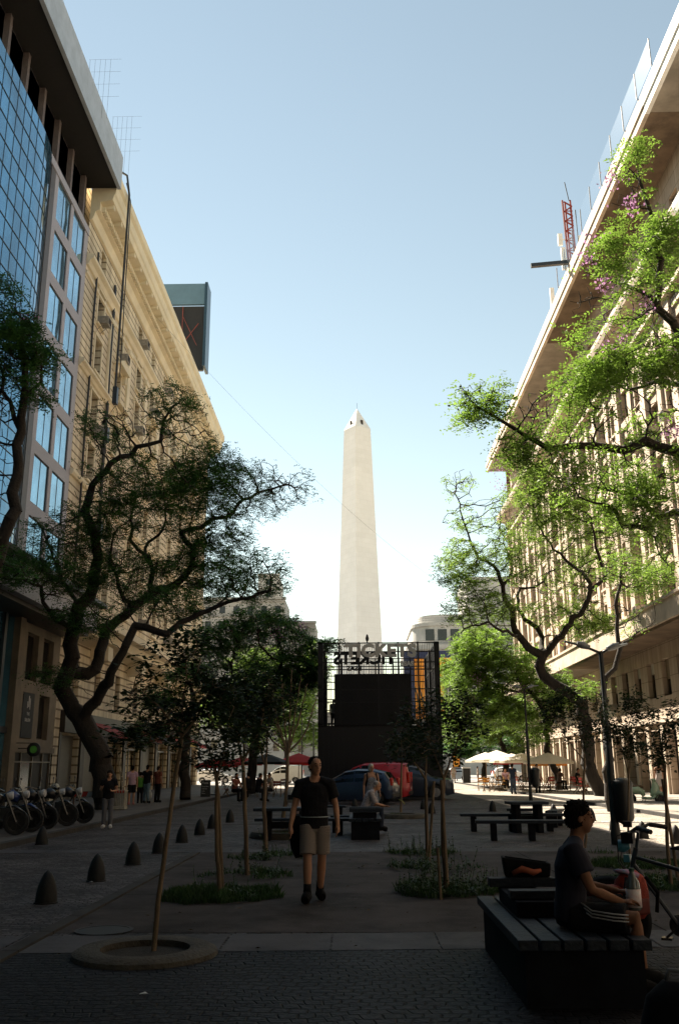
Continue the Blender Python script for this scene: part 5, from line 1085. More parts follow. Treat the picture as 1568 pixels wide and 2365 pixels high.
# ================================================================ VEHICLES
TYRE = mat('tyre_rubber', (.012, .012, .012), rough=.85)
RIM = mat('alloy_rim', (.30, .30, .31), rough=.35, metal=.8)
CGLASS = glassmat('car_glass', (.006, .007, .009), rough=.08, spec=.35)
TAIL = mat('red_tail_lamp', (.45, .02, .01), rough=.25, var=.05)
HEADL = mat('clear_headlamp', (.5, .5, .5), rough=.2)
CHROM = mat('chrome', (.5, .5, .5), rough=.2, metal=.9)
PLATE = mat('number_plate', (.5, .5, .5), rough=.5, var=.05)
def paint(name, c, metal=.3): return mat(name, c, rough=.28, var=.04, scale=2, metal=metal, coat=.3, spec=.4)
def make_car(label, cat, loc, rz, col, spec, group=None, name='parked_car'):
    """front of the car is at +x of its own frame"""
    t = thing(name, label, cat, (loc[0], loc[1], 0), rz, group)
    Ln, W = spec['L'], spec['W']; h2 = W / 2; top = np.array(spec['top']); belt = np.array(spec['belt']); wr = spec['wr']; wx = spec['wheels']
    X = np.unique(np.concatenate([np.linspace(0, Ln, 46), top[:, 0]])); rings = []; info = []
    for x in X:
        zt = np.interp(x, top[:, 0], top[:, 1]); zb = min(np.interp(x, belt[:, 0], belt[:, 1]), zt - .02); e = min(x, Ln - x)
        tp = 1 - .16 * max(0, 1 - e / .45) ** 2; zbot = .20 + .1 * max(0, 1 - e / .35)
        for w in wx:
            dd = abs(x - w)
            if dd < wr * 1.18: zbot = max(zbot, wr + math.sqrt(max((wr * 1.18) ** 2 - dd * dd, 0)) - .03)
        cab = min(1, max(0, (zt - zb) / .45)); hw = h2 * tp
        zbot = min(zbot, zb - .08)
        hb = hw - .03 * cab - .01; ht = hw - .05 - (.18) * cab
        zm = min(max(.55, zbot + .03), zb - .03)
        half = [(hw - .04, zbot), (hw, zm), (hb, zb), (hb + (ht - hb) * .5, zb + (zt - zb) * .52 + .01 * cab), (ht, zt - .06 * cab - .01), (ht - .14, zt - .012), (0, zt + .015)]
        ring = [(x, -p[0], p[1]) for p in half] + [(x, p[0], p[1]) for p in half[-2::-1]]
        rings.append(ring); info.append((x, zt, zb, hb, ht, cab))
    b = MB(); n = len(rings[0]); vs = [(Ln / 2 - p[0], p[1], p[2]) for r_ in rings for p in r_]; fs = []
    for i in range(len(rings) - 1):
        for k in range(n - 1): a = i * n + k; fs.append((a, a + 1, a + 1 + n, a + n))
        fs.append((i * n + n - 1, i * n, (i + 1) * n, (i + 1) * n + n - 1))
    fs.append(tuple(range(n))); fs.append(tuple(range((len(rings) - 1) * n, len(rings) * n))); b.add(vs, fs)
    b.build('body', col, t, smooth=40)
    # x in profile space runs from the front (0) to the rear (Ln): local x = Ln/2 - x
    def side(x, f, s):
        zt, zb = np.interp(x, X, [q[1] for q in info]), np.interp(x, X, [q[2] for q in info]); hb, ht = np.interp(x, X, [q[3] for q in info]), np.interp(x, X, [q[4] for q in info])
        return (Ln / 2 - x, s * (hb + (ht - hb) * f + .012), zb + (zt - .06 - zb) * f)
    for s in (-1, 1):
        for (xa, xb) in spec['side_windows']:
            b = MB(); xs = np.linspace(xa, xb, 9)
            f0, f1 = .08, .93
            for u, v in zip(xs[:-1], xs[1:]): b.quad(side(u, f0, s), side(v, f0, s), side(v, f1, s), side(u, f1, s))
            b.build('side_window', CGLASS, t)
        b = MB(); x0, z0 = side(spec['side_windows'][0][0], .1, s)[0], side(spec['side_windows'][0][0], .1, s)[2]; b.cbox((x0 - .05, s * (h2 + .09), z0 + .08), (.1, .18, .13)); b.build('mirror', col, t, bevel=.02)
    def topq(xa, xb, nm):
        b = MB(); xs = np.linspace(xa, xb, 7)
        pts = []
        for x in xs:
            zt = np.interp(x, top[:, 0], top[:, 1]); ht = np.interp(x, X, [q[4] for q in info])
            pts.append((Ln / 2 - x, ht - .17, zt + .012))
        for p, q in zip(pts[:-1], pts[1:]):
            b.quad((p[0], -p[1], p[2]), (q[0], -q[1], q[2]), (q[0], 0, q[2] + .022), (p[0], 0, p[2] + .022)); b.quad((p[0], 0, p[2] + .022), (q[0], 0, q[2] + .022), (q[0], q[1], q[2]), (p[0], p[1], p[2]))
        b.build(nm, CGLASS, t)
    topq(*spec['screen'], 'windscreen'); topq(*spec['rear'], 'rear_window')
    for w in wx:
        for s in (-1, 1):
            y = s * (h2 - .11); M = Matrix.Translation((Ln / 2 - w, y, wr)) @ Matrix.Rotation(R(-90 * s), 4, 'X')
            b = MB(); b.lathe([(wr * .62, -.1), (wr * .93, -.1), (wr, -.06), (wr, .06), (wr * .93, .1), (wr * .62, .1), (wr * .6, .05), (.01, .03)], n=26, M=M); wo = b.build('wheel', TYRE, t, smooth=40)
            b = MB(); b.lathe([(wr * .62, .085), (wr * .56, .095), (wr * .54, .05), (.01, .045)], n=24, M=M)
            for k in range(5): b.add([M @ (Matrix.Rotation(k * 2 * math.pi / 5, 4, 'Z') @ Vector(p)) for p in ((.02, -.03, .09), (.02, .03, .09), (wr * .58, .02, .1), (wr * .58, -.02, .1))], [(0, 1, 2, 3)])
            b.build('rim', RIM, wo)
    for s in (-1, 1):
        b = MB(); zt = spec['tail_z']; b.cbox((-Ln / 2 + .07, s * (h2 - .19), zt), (.15, .20, spec['tail_h'])); b.build('tail_light', TAIL, t, bevel=.03)
        b = MB(); b.cbox((Ln / 2 - .13, s * (h2 - .24), spec['head_z']), (.25, .32, .14)); b.build('headlight', HEADL, t, bevel=.04)
    b = MB(); b.cbox((-Ln / 2 - .005, 0, .62), (.02, .45, .13)); b.build('number_plate', PLATE, t)
    b = MB(); b.cbox((-Ln / 2 + .03, 0, .40), (.12, W - .25, .16)); b.cbox((Ln / 2 - .03, 0, .38), (.12, W - .3, .2)); b.build('bumper', mat('black_plastic', (.02, .02, .02), rough=.6), t, bevel=.03)
    return t
HATCH = dict(L=4.0, W=1.72, top=[(0, .62), (.12, .80), (.95, 1.0), (1.75, 1.46), (2.3, 1.54), (3.0, 1.53), (3.6, 1.40), (3.9, 1.02), (4.0, .75)], belt=[(0, .7), (.9, .90), (3.2, .98), (4, 1.02)], wr=.31, wheels=(.78, 3.28), side_windows=((1.25, 2.2), (2.26, 3.05), (3.1, 3.5)), screen=(1.05, 1.68), rear=(3.62, 3.86), tail_z=.98, tail_h=.34, head_z=.72)
VAN = dict(L=4.3, W=1.83, top=[(0, .65), (.1, .85), (.8, 1.05), (1.5, 1.62), (2.0, 1.80), (3.2, 1.85), (4.15, 1.80), (4.28, 1.0), (4.3, .7)], belt=[(0, .75), (.8, .98), (4.3, 1.02)], wr=.32, wheels=(.82, 3.5), side_windows=((1.05, 1.85), (1.92, 2.5)), screen=(.9, 1.46), rear=(4.16, 4.22), tail_z=1.12, tail_h=.5, head_z=.78)
SUV = dict(L=4.5, W=1.85, top=[(0, .75), (.1, .98), (1.1, 1.12), (1.8, 1.64), (2.4, 1.74), (3.8, 1.72), (4.3, 1.5), (4.45, 1.1), (4.5, .8)], belt=[(0, .85), (1.0, 1.05), (4.5, 1.12)], wr=.36, wheels=(.9, 3.6), side_windows=((1.35, 2.3), (2.38, 3.2), (3.28, 4.0)), screen=(1.2, 1.76), rear=(4.0, 4.28), tail_z=1.1, tail_h=.3, head_z=.9)
make_car('dark blue hatchback parked before the kiosk, its rear towards the seated old man', 'car', (-.15, 43.6), R(165), paint('dark_blue_paint', (.02, .035, .07)), HATCH)
make_car('red panel van parked behind the blue hatchback', 'van', (.55, 47.3), R(172), paint('red_paint', (.38, .012, .02), .1), VAN, name='delivery_van')
make_car('near black off-road car facing right beside the red van', 'car', (2.75, 49.3), R(-6), paint('black_blue_paint', (.02, .03, .05)), SUV)
p = G(668, 1807); make_car('white van far off behind the red parasols', 'van', (p.x, 101), R(178), paint('white_paint', (.7, .7, .68), 0), VAN, name='delivery_van')
make_car('pale silver car far off beyond the left cafe', 'car', (-15.5, 103), R(4), paint('silver_paint', (.45, .45, .46)), HATCH)
p = at(1046, 1780, 112); make_car('light blue grey car far off right of the kiosk', 'car', (p.x, 112), R(176), paint('pale_blue_paint', (.3, .36, .42)), HATCH)
make_car('white hatchback far off at the end of the right pavement', 'car', (p.x + 6, 108), R(2), paint('white_paint', (.7, .7, .68), 0), HATCH)

# scooter
MINT = paint('mint_enamel', (.30, .42, .30), 0)
g = G(1492, 1858); sc_ = thing('scooter', 'pale mint scooter with a brown seat parked on the sunlit right roadside', 'scooter', (g.x, g.y, 0), R(-8))
def wheel(t, x, r, w, y=0):
    M = Matrix.Translation((x, y, r)) @ Matrix.Rotation(R(90), 4, 'X')
    b = MB(); b.lathe([(r * .72, -w / 2), (r * .95, -w / 2), (r, 0), (r * .95, w / 2), (r * .72, w / 2), (r * .68, 0), (r * .72, -w / 2)], n=28, M=M); wo = b.build('wheel', TYRE, t, smooth=40)
    b = MB(); b.lathe([(r * .7, -.02), (r * .7, .02), (r * .66, .02), (r * .66, -.02), (r * .7, -.02)], n=24, M=M); b.lathe([(.01, -.05), (.045, -.05), (.045, .05), (.01, .05)], n=12, M=M)
    for k in range(8): a = k * math.pi / 4; b.bar((x, y, r), (x + r * .68 * math.cos(a), y, r + r * .68 * math.sin(a)), .012)
    b.build('rim', mat('dark_spoked_rim', (.05, .05, .05), rough=.4, metal=.6), wo); return wo
wheel(sc_, .60, .22, .09); wheel(sc_, -.60, .22, .09)
b = MB(); b.tube([(-.72, 0, .48), (-.6, 0, .56), (-.3, 0, .6), (-.12, 0, .5), (-.05, 0, .34)], [.08, .19, .2, .15, .08], 14, sq=.9); b.tube([(-.15, 0, .27), (.1, 0, .24), (.3, 0, .25), (.42, 0, .36)], [.13, .15, .14, .12], 12, sq=.4)
b.build('rear_body', MINT, sc_, smooth=True)
b = MB(); b.tube([(.34, 0, .28), (.42, 0, .5), (.46, 0, .75), (.42, 0, .92), (.4, 0, 1.0)], [.15, .2, .16, .09, .09], 14, sq=.35); b.tube([(.42, 0, .42), (.58, 0, .48), (.72, 0, .42), (.8, 0, .32)], [.08, .11, .11, .05], 12, sq=.9); b.build('front_shield', MINT, sc_, smooth=True)
b = MB(); b.tube([(.40, 0, .98), (.38, 0, 1.05)], [.09, .08], 10); b.tube([(.3, -.3, 1.03), (.36, -.15, 1.02), (.36, .15, 1.02), (.3, .3, 1.03)], .028, 8); b.lathe([(.01, 0), (.07, .01), (.07, .05), (.01, .08)], M=Matrix.Translation((.42, 0, 1.0)) @ Matrix.Rotation(R(90), 4, 'Y'), n=14); b.build('handlebar', MINT, sc_, smooth=True)
b = MB(); b.tube([(-.74, 0, .70), (-.5, 0, .76), (-.15, 0, .74), (-.05, 0, .70)], [.06, .13, .12, .06], 12, sq=.5); b.build('seat', mat('tan_seat', (.12, .075, .04), rough=.6), sc_, smooth=True)
b = MB(); 
for s in (-1, 1): b.bar((.3, s * .24, 1.03), (.28, s * .3, 1.2), .012); b.lathe([(.01, 0), (.05, .0), (.05, .012), (.01, .012)], c=(0, 0, 0), M=Matrix.Translation((.28, s * .31, 1.22)) @ Matrix.Rotation(R(90), 4, 'Y'), n=12)
b.bar((-.05, .1, .3), (-.15, .3, .0), .025); b.bar((.0, -.1, .3), (-.1, -.22, .0), .025); b.build('mirrors_and_stand', CHROM, sc_)

# motorcycles
MBLK = paint('motorcycle_black', (.015, .015, .018)); MBLU = paint('motorcycle_blue', (.02, .04, .14))
def motorcycle(label, loc, rz, tank):
    t = thing('motorcycle', label, 'motorcycle', (loc[0], loc[1], .11), rz, 'motorcycles parked along the left kerb')
    wheel(t, .66, .3, .1); wheel(t, -.66, .3, .13)
    b = MB(); b.tube([(.32, 0, .78), (.15, 0, .88), (-.08, 0, .8)], [.1, .16, .1], 12, sq=.95); b.build('tank', tank, t, smooth=True)
    b = MB(); b.tube([(-.05, 0, .78), (-.35, 0, .80), (-.75, 0, .9)], [.1, .13, .07], 10, sq=.5); b.build('seat', mat('grey_vinyl_seat', (.05, .048, .045), rough=.6), t, smooth=True)
    b = MB(); b.cbox((.05, 0, .42), (.42, .3, .36)); b.tube([(.1, -.12, .3), (-.4, -.17, .27), (-.8, -.2, .38)], [.03, .04, .045], 8); b.bar((.4, 0, .9), (.05, 0, .3), .05); b.bar((-.1, 0, .75), (-.66, .07, .3), .04); b.build('engine', mat('dull_engine_metal', (.06, .06, .06), rough=.4, metal=.6), t, bevel=.03)
    b = MB()
    for s in (-1, 1): b.tube([(.38, s * .09, .95), (.66, s * .09, .3)], .028, 8); b.tube([(.34, s * .05, 1.0), (.25, s * .3, 1.06), (.16, s * .38, 1.04)], .016, 7); b.bar((.24, s * .28, 1.06), (.26, s * .32, 1.24), .01); b.cbox((.26, s * .33, 1.27), (.02, .1, .06))
    b.build('fork_and_handlebar', mat('dull_fork_metal', (.10, .10, .10), rough=.35, metal=.8), t)
    b = MB(); b.lathe([(.01, .06), (.09, .05), (.1, 0), (.06, -.1)], n=16, M=Matrix.Translation((.5, 0, .9)) @ Matrix.Rotation(R(90), 4, 'Y')); b.build('headlight', HEADL, t, smooth=40)
    b = MB(); b.tube([(.4, 0, .63), (.6, 0, .66), (.85, 0, .5)], [.04, .07, .04], 8, sq=.5); b.build('mudguard', tank, t, smooth=True); b = MB(); b.tube([(-.4, 0, .72), (-.8, 0, .74), (-.98, 0, .5)], [.05, .07, .04], 8, sq=.5); b.build('mudguard', tank, t, smooth=True)
    b = MB(); b.cbox((-.98, 0, .58), (.015, .17, .14)); b.build('number_plate', PLATE, t)
for (x, y, rz, lb, tk) in ((-8.75, 22.5, 14, 'motorcycle cut by the left edge of the picture', MBLK), (-8.75, 23.6, 8, 'motorcycle with a blue tank in the left row', MBLU), (-8.7, 24.8, -6, 'black motorcycle in the middle of the left row, right of the blue one', MBLK), (-8.6, 26.0, 12, 'black motorcycle just left of the parked one with a helmet', MBLK), (-8.5, 27.3, 4, 'black motorcycle with a helmet on its seat nearest the barrier', MBLK)):
    motorcycle(lb, (x, y), R(rz), tk)
h_ = thing('helmet', 'pale striped helmet resting on a parked motorcycle', 'helmet', (-8.72, 27.28, 1.09))
b = MB(); b.lathe([(.10, -.12), (.125, -.06), (.13, 0), (.11, .08), (.06, .12), (.001, .13)], n=18); b.build('shell', mat('yellow_white_helmet', (.4, .38, .3), rough=.3), h_, smooth=True)
b = MB(); b.lathe([(.133, -.05), (.135, .02)], n=18); b.build('visor', CGLASS, h_)
# ================================================================ STREET FURNITURE
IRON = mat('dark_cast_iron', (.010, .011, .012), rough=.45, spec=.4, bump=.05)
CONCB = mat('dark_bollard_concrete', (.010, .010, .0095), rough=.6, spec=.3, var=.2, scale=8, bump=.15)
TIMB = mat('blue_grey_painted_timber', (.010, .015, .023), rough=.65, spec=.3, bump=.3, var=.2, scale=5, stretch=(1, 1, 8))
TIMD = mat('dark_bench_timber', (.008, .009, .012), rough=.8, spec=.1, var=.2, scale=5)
def bollard(px, py, label, Dfix=None):
    g = G(px, py); t = thing('bollard', label, 'bollard', (g.x, g.y, .004), random.random() * 3, 'bullet shaped bollards lining the carriageways')
    b = MB(); b.lathe([(.135, 0), (.135, .04), (.128, .12), (.112, .2), (.085, .28), (.05, .345), (.02, .375), (.001, .385)], n=24); b.lathe([(.15, -.02), (.15, .012), (.13, .014)], n=24); b.build('body', CONCB, t, smooth=40)
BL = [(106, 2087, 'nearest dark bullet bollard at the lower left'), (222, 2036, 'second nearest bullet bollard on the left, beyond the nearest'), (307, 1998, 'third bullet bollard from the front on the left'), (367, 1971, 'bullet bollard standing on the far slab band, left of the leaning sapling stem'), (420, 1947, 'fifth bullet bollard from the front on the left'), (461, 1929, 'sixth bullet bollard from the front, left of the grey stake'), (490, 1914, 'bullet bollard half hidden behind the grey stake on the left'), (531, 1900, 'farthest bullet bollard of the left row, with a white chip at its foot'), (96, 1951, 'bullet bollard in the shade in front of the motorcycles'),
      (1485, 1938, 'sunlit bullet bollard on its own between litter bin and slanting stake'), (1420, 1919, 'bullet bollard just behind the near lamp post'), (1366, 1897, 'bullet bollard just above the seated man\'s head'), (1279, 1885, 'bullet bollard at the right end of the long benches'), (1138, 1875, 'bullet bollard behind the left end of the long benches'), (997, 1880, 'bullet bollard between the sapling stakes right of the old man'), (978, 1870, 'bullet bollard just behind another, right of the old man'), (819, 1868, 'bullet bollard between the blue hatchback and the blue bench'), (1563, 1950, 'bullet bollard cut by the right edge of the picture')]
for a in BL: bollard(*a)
# lamp posts with two arms
def lamp(label, bx, by, ztop, arms, r=.075, bin_=None, lamps=True, rz=0):
    g = G(bx, by); t = thing('street_lamp', label, 'street lamp', (g.x, g.y, .004))
    b = MB(); b.lathe([(r * 1.25, 0), (r * 1.25, .25), (r * 1.1, .32), (r, .36), (r * .95, ztop * .62), (r * .62, ztop * .63), (r * .6, ztop)], n=18); b.build('pole', IRON, t, smooth=35)
    for (dx, dz, dy) in arms:
        b = MB(); b.tube([(0, 0, ztop - .05), (dx * .35, dy * .35, ztop + dz * .25), (dx, dy, ztop + dz)], [.035, .03, .028], 8); a_ = b.build('arm', IRON, t, smooth=True)
        s = 1 if dx > 0 else -1
        if lamps:
            b = MB(); M = Matrix.Translation((dx * .72, dy * .72, ztop + dz * .72)); b.tube([(-.16 * s, 0, -.04), (0, 0, .02), (.12 * s, 0, .05)], [.05, .085, .06], 10)
            b.v = [tuple(M @ Vector(v)) for v in b.v]; b.tube([(dx, dy, ztop + dz), (dx * 1.45, dy * 1.45, ztop + dz * 1.35)], [.06, .045], 8, sq=.5); b.build('lamp_head', mat('lamp_housing_grey', (.16, .17, .18), rough=.4, metal=.5), t, smooth=40)
    return t, g
zt = lambda px, py, Y: at(px, py, Y).z
g = G(1424, 1952); t, g = lamp('near double armed street lamp carrying a black litter bin', 1424, 1952, zt(1385, 1505, g.y), [(-.55, .17, 0), (.42, .12, 0)], .085)
b = MB()
g2 = G(1224, 1850); lamp('farther double armed street lamp beside the picnic tables', 1226, 1850, zt(1212, 1590, g2.y), [(-.5, .10, 0), (.5, .10, 0)], .075)
g3 = G(697, 1815); lamp('slim black lamp post by the red parasol left of the kiosk', 697, 1815, zt(697, 1655, g3.y), [(-.3, .1, 0)], .07, lamps=False)
g3 = G(724, 1818); lamp('slim black lamp post just left of the kiosk edge', 724, 1818, zt(724, 1668, g3.y), [(-.6, .12, 0)], .07, lamps=False)
for (px, py, topy, lb, off) in ((1427, 1952, 1797, 'black cylindrical litter bin hung on the near lamp post', .16), (1230, 1850, 1773, 'black cylindrical litter bin hung on the farther lamp post', .17)):
    g = G(px, py); top = zt(px, topy, g.y)
    t = thing('litter_bin', lb, 'litter bin', (g.x + off, g.y - .12, top - .98))
    b = MB(); b.lathe([(.02, .0), (.17, .10), (.2, .16), (.21, .8)], n=24); b.build('bucket', IRON, t, smooth=40)
    b = MB(); b.lathe([(.22, .80), (.225, .86), (.2, .92), (.12, .97), (.001, .985)], n=24); b.build('lid', IRON, t, smooth=40)
    b = MB(); b.cbox((-.1, .15, .5), (.2, .04, .06)); b.cbox((-.1, .15, .75), (.2, .04, .06)); b.build('clamp', IRON, t)
# benches and tables
def bench(label, p0, p1, z=.44, w=.38, legs=(.15, .85), m=TIMB, name='bench', group=None, planks=2):
    p0, p1 = Vector(p0), Vector(p1); L = (p1 - p0).length; ang = math.atan2(p1.y - p0.y, p1.x - p0.x)
    t = thing(name, label, 'bench', (p0.x, p0.y, .004), ang, group)
    b = MB(); pw = w / planks
    for k in range(planks): b.box(0, L, -w / 2 + k * pw + .008, -w / 2 + (k + 1) * pw - .008, z - .07, z)
    b.build('seat', m, t, bevel=.008)
    for f in legs: b = MB(); b.box(L * f - .07, L * f + .07, -w / 2 + .04, w / 2 - .04, 0, z - .071); b.build('leg', TIMD, t, bevel=.008)
    return t
def gxz(px, py, z): return G(px, py, z)
def table(label, c, size, z=.75, rz=0):
    t = thing('picnic_table', label, 'table', (c[0], c[1], .004), rz)
    b = MB()
    for k in range(4): b.box(-size[0] / 2, size[0] / 2, -size[1] / 2 + k * size[1] / 4 + .005, -size[1] / 2 + (k + 1) * size[1] / 4 - .005, z - .07, z)
    b.build('table_top', TIMB, t, bevel=.008)
    for s in (-1, 1): b = MB(); b.box(s * size[0] * .3 - .07, s * size[0] * .3 + .07, -.22, .22, 0, z - .071); b.build('leg', TIMD, t, bevel=.008)
    b = MB(); b.box(-size[0] * .3 + .071, size[0] * .3 - .071, -.04, .04, .25, .4); b.build('stretcher', TIMD, t)
    return t
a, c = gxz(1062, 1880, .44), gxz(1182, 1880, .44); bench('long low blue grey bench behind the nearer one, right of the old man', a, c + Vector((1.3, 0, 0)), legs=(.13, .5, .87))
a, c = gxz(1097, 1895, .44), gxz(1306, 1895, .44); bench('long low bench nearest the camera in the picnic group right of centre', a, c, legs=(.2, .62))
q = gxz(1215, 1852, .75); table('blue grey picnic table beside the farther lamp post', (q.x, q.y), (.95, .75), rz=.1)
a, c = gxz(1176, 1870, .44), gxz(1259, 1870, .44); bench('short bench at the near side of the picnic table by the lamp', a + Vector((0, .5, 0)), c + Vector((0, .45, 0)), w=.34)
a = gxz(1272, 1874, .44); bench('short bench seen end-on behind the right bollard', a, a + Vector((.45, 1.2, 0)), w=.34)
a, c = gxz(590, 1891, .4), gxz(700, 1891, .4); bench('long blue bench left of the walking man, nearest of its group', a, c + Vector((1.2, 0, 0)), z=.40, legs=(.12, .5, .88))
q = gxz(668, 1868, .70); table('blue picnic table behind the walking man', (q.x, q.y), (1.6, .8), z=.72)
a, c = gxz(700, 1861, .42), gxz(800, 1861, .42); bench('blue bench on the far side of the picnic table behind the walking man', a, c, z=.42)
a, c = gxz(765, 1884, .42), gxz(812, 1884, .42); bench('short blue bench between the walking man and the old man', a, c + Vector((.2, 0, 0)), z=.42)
def box_bench(label, x0, x1, y0, y1, zb, raised_, m=TIMB):
    t = thing('box_bench', label, 'bench', ((x0 + x1) / 2, (y0 + y1) / 2, .004))
    b = WB(); b.box(x0 + .06, x1 - .06, y0 + .05, y1 - .05, 0.004, zb - .075); b.build('base', TIMD, t)
    b = WB(); n = max(2, int(round((x1 - x0) / .17))); w = (x1 - x0) / n
    for k in range(n): b.box(x0 + k * w + .012, x0 + (k + 1) * w - .012, y0, y1, zb - .07, zb)
    b.build('seat', m, t, bevel=.006)
    for (a0, a1, c0, c1, z0, z1, nm) in raised_: b = WB(); b.box(a0, a1, c0, c1, z0, z1); b.build(nm, m if nm == 'rail' else TIMD, t, bevel=.006)
    return t
q = G(805, 1942); q2 = G(871, 1942)
box_bench('black box bench with a raised rail on which the old man sits', q.x, q2.x + .12, q.y, q.y + 2.3, .47, [(q.x + .1, q2.x, q.y + .25, q.y + 1.0, .475, .60, 'backrest_block'), (q.x + .02, q2.x + .1, q.y + .2, q.y + .32, .61, .70, 'rail'), (q.x + .02, q2.x + .1, q.y + .9, q.y + 1.02, .61, .70, 'rail')])
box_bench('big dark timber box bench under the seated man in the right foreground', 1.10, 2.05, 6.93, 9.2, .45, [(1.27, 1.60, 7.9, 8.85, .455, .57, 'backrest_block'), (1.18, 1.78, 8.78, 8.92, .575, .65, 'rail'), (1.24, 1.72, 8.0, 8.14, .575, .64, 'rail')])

# parasols
def parasol(label, px, py, edge_py, Y, half, m, group, apexdrop=0):
    c = at(px, py, Y); ze = at(px, edge_py, Y).z
    t = thing('parasol', label, 'parasol', (c.x, Y, .11 if abs(c.x) > 8 else .004), random.random() * .5, group); z0 = t.location.z
    b = MB(); n = 8; zt_ = c.z - z0; ze -= z0; vs = [(0, 0, zt_)]
    for k in range(n):
        a = 2 * math.pi * (k + .5) / n; vs.append((half * math.cos(a), half * math.sin(a), ze))
    mids = []
    for k in range(n):
        a = 2 * math.pi * (k + .5) / n; vs.append((half * .5 * math.cos(a), half * .5 * math.sin(a), ze + (zt_ - ze) * .56))
    fs = []
    for k in range(n):
        k2 = (k + 1) % n; fs.append((0, 1 + n + k, 1 + n + k2)); fs.append((1 + n + k, 1 + k, 1 + k2, 1 + n + k2))
        b0 = len(vs); p, q = vs[1 + k], vs[1 + k2]; vs += [(p[0], p[1], p[2] - .14), (q[0], q[1], q[2] - .14)]; fs.append((1 + k, b0, b0 + 1, 1 + k2))
    b.add(vs, fs); b.build('canopy', m, t, recalc=False)
    b = MB(); b.tube([(0, 0, 0), (0, 0, zt_ - .02)], .028, 8); b.build('pole', mat('parasol_wood', (.14, .09, .05)), t)
    b = MB()
    for k in range(n): a = 2 * math.pi * (k + .5) / n; b.bar((0, 0, zt_ - .1), (half * .98 * math.cos(a), half * .98 * math.sin(a), ze - .02), .018)
    b.build('ribs', mat('parasol_wood', (.14, .09, .05)), t)
    b = MB(); b.lathe([(.3, 0), (.3, .07), (.05, .1), (.04, .3)], n=16); b.build('base', IRON, t)
CRM = mat('cream_canvas', (.86, .80, .68), rough=.8, var=.03, trans=.4); REDC = mat('red_canvas', (.42, .02, .02), rough=.8, var=.1, trans=.4); GRC = mat('dark_green_canvas', (.012, .02, .015), rough=.8, trans=.2); ORC = mat('orange_canvas', (.6, .25, .02), rough=.8, trans=.5)
gcp = 'cream parasols over the sunlit cafe on the right'
for (px, py, e, Y, h, lb) in ((1121, 1738, 1757, 69, 1.5, 'leftmost cream parasol of the sunlit cafe'), (1147, 1733, 1755, 66, 1.6, 'tallest cream parasol with a peaked top, second from the left'), (1181, 1741, 1757, 63, 1.5, 'middle cream parasol, behind the man in dark clothes'), (1203, 1740, 1758, 62, 1.5, 'cream parasol just left of the farther lamp post'), (1265, 1739, 1760, 60, 1.6, 'rightmost cream parasol, pierced by the slim leaning tree')):
    parasol(lb, px, py, e, Y, h, CRM, gcp)
parasol('red parasol below the cream ones', 1178, 1749, 1762, 71, 1.3, REDC, 'small coloured parasols of the right cafe'); parasol('orange parasol behind the rightmost cream one', 1262, 1752, 1765, 68, 1.4, ORC, 'small coloured parasols of the right cafe')
gl = 'parasols of the shaded cafe on the left'
for (px, py, e, Y, h, m, lb) in ((616, 1741, 1761, 60, 1.45, GRC, 'dark green parasol in the left cafe'), (690, 1740, 1762, 66, 1.7, REDC, 'red parasol just left of the slim lamp posts'), (560, 1748, 1764, 64, 1.4, REDC, 'red parasol left of the dark green one'), (500, 1752, 1768, 55, 1.3, REDC, 'red parasol behind the sapling stems far left'), (735, 1752, 1764, 72, 1.3, REDC, 'small red parasol half behind the kiosk corner')):
    parasol(lb, px, py, e, Y, h, m, gl)
# cafe chairs and tables
def cafe_chair(label, loc, rz, m, group):
    t = thing('cafe_chair', label, 'chair', loc, rz, group)
    b = MB(); b.box(-.21, .21, -.2, .2, .43, .46); b.build('seat', m, t)
    b = MB(); b.box(-.21, .21, .18, .21, .62, .72); b.box(-.21, .21, .18, .21, .77, .88); b.build('backrest', m, t)
    for sx in (-1, 1):
        b = MB(); b.bar((sx * .2, -.2, .46), (sx * .2, .22, 0), .03); b.bar((sx * .2, .2, .9), (sx * .2, -.2, 0), .03); b.build('legs', mat('parasol_wood', (.14, .09, .05)), t)
    return t
def cafe_table(label, loc, rz, group):
    t = thing('cafe_table', label, 'table', loc, rz, group)
    b = MB(); b.box(-.35, .35, -.35, .35, .71, .74); b.build('table_top', mat('parasol_wood', (.14, .09, .05)), t)
    for sx in (-1, 1): b = MB(); b.bar((sx * .3, -.3, .7), (sx * .3, .3, 0), .03); b.bar((sx * .3, .3, .7), (sx * .3, -.3, 0), .03); b.build('leg', mat('parasol_wood', (.14, .09, .05)), t)
YEL = mat('yellow_painted_wood', (.55, .26, .03), rough=.5); REDP = mat('red_painted_wood', (.45, .025, .015), rough=.5); BRN = mat('brown_chair_wood', (.1, .05, .03), rough=.6)
rr = random.Random(5)
def chairs(rows, m, who, group):
    c0 = None
    for i, (px, py) in enumerate(rows):
        g = G(px, py, .11 if px > 1000 or px < 470 else .0)
        z = .115 if (g.x > 10.0 or g.x < -7.6) else .004
        loc = (g.x, g.y, z); rz = rr.choice((0, math.pi / 2, math.pi, -math.pi / 2)) + rr.uniform(-.2, .2)
        who_i = '%s %s' % (['first', 'second', 'third', 'fourth', 'fifth', 'sixth', 'seventh', 'eighth', 'ninth', 'tenth', 'eleventh'][sorted(rows).index((px, py))], who)
        if c0 is None: c0 = cafe_chair(who_i, loc, rz, m, group); t = c0
        else: t = copy_tree(c0); t.location = loc; t.rotation_euler.z = rz; t['label'] = who_i
chairs([(1112, 1824), (1124, 1826), (1136, 1823), (1147, 1826), (1158, 1824), (1168, 1822), (1118, 1816), (1150, 1815)], YEL, 'yellow folding chair from the left under the cream parasols', 'yellow chairs of the right cafe')
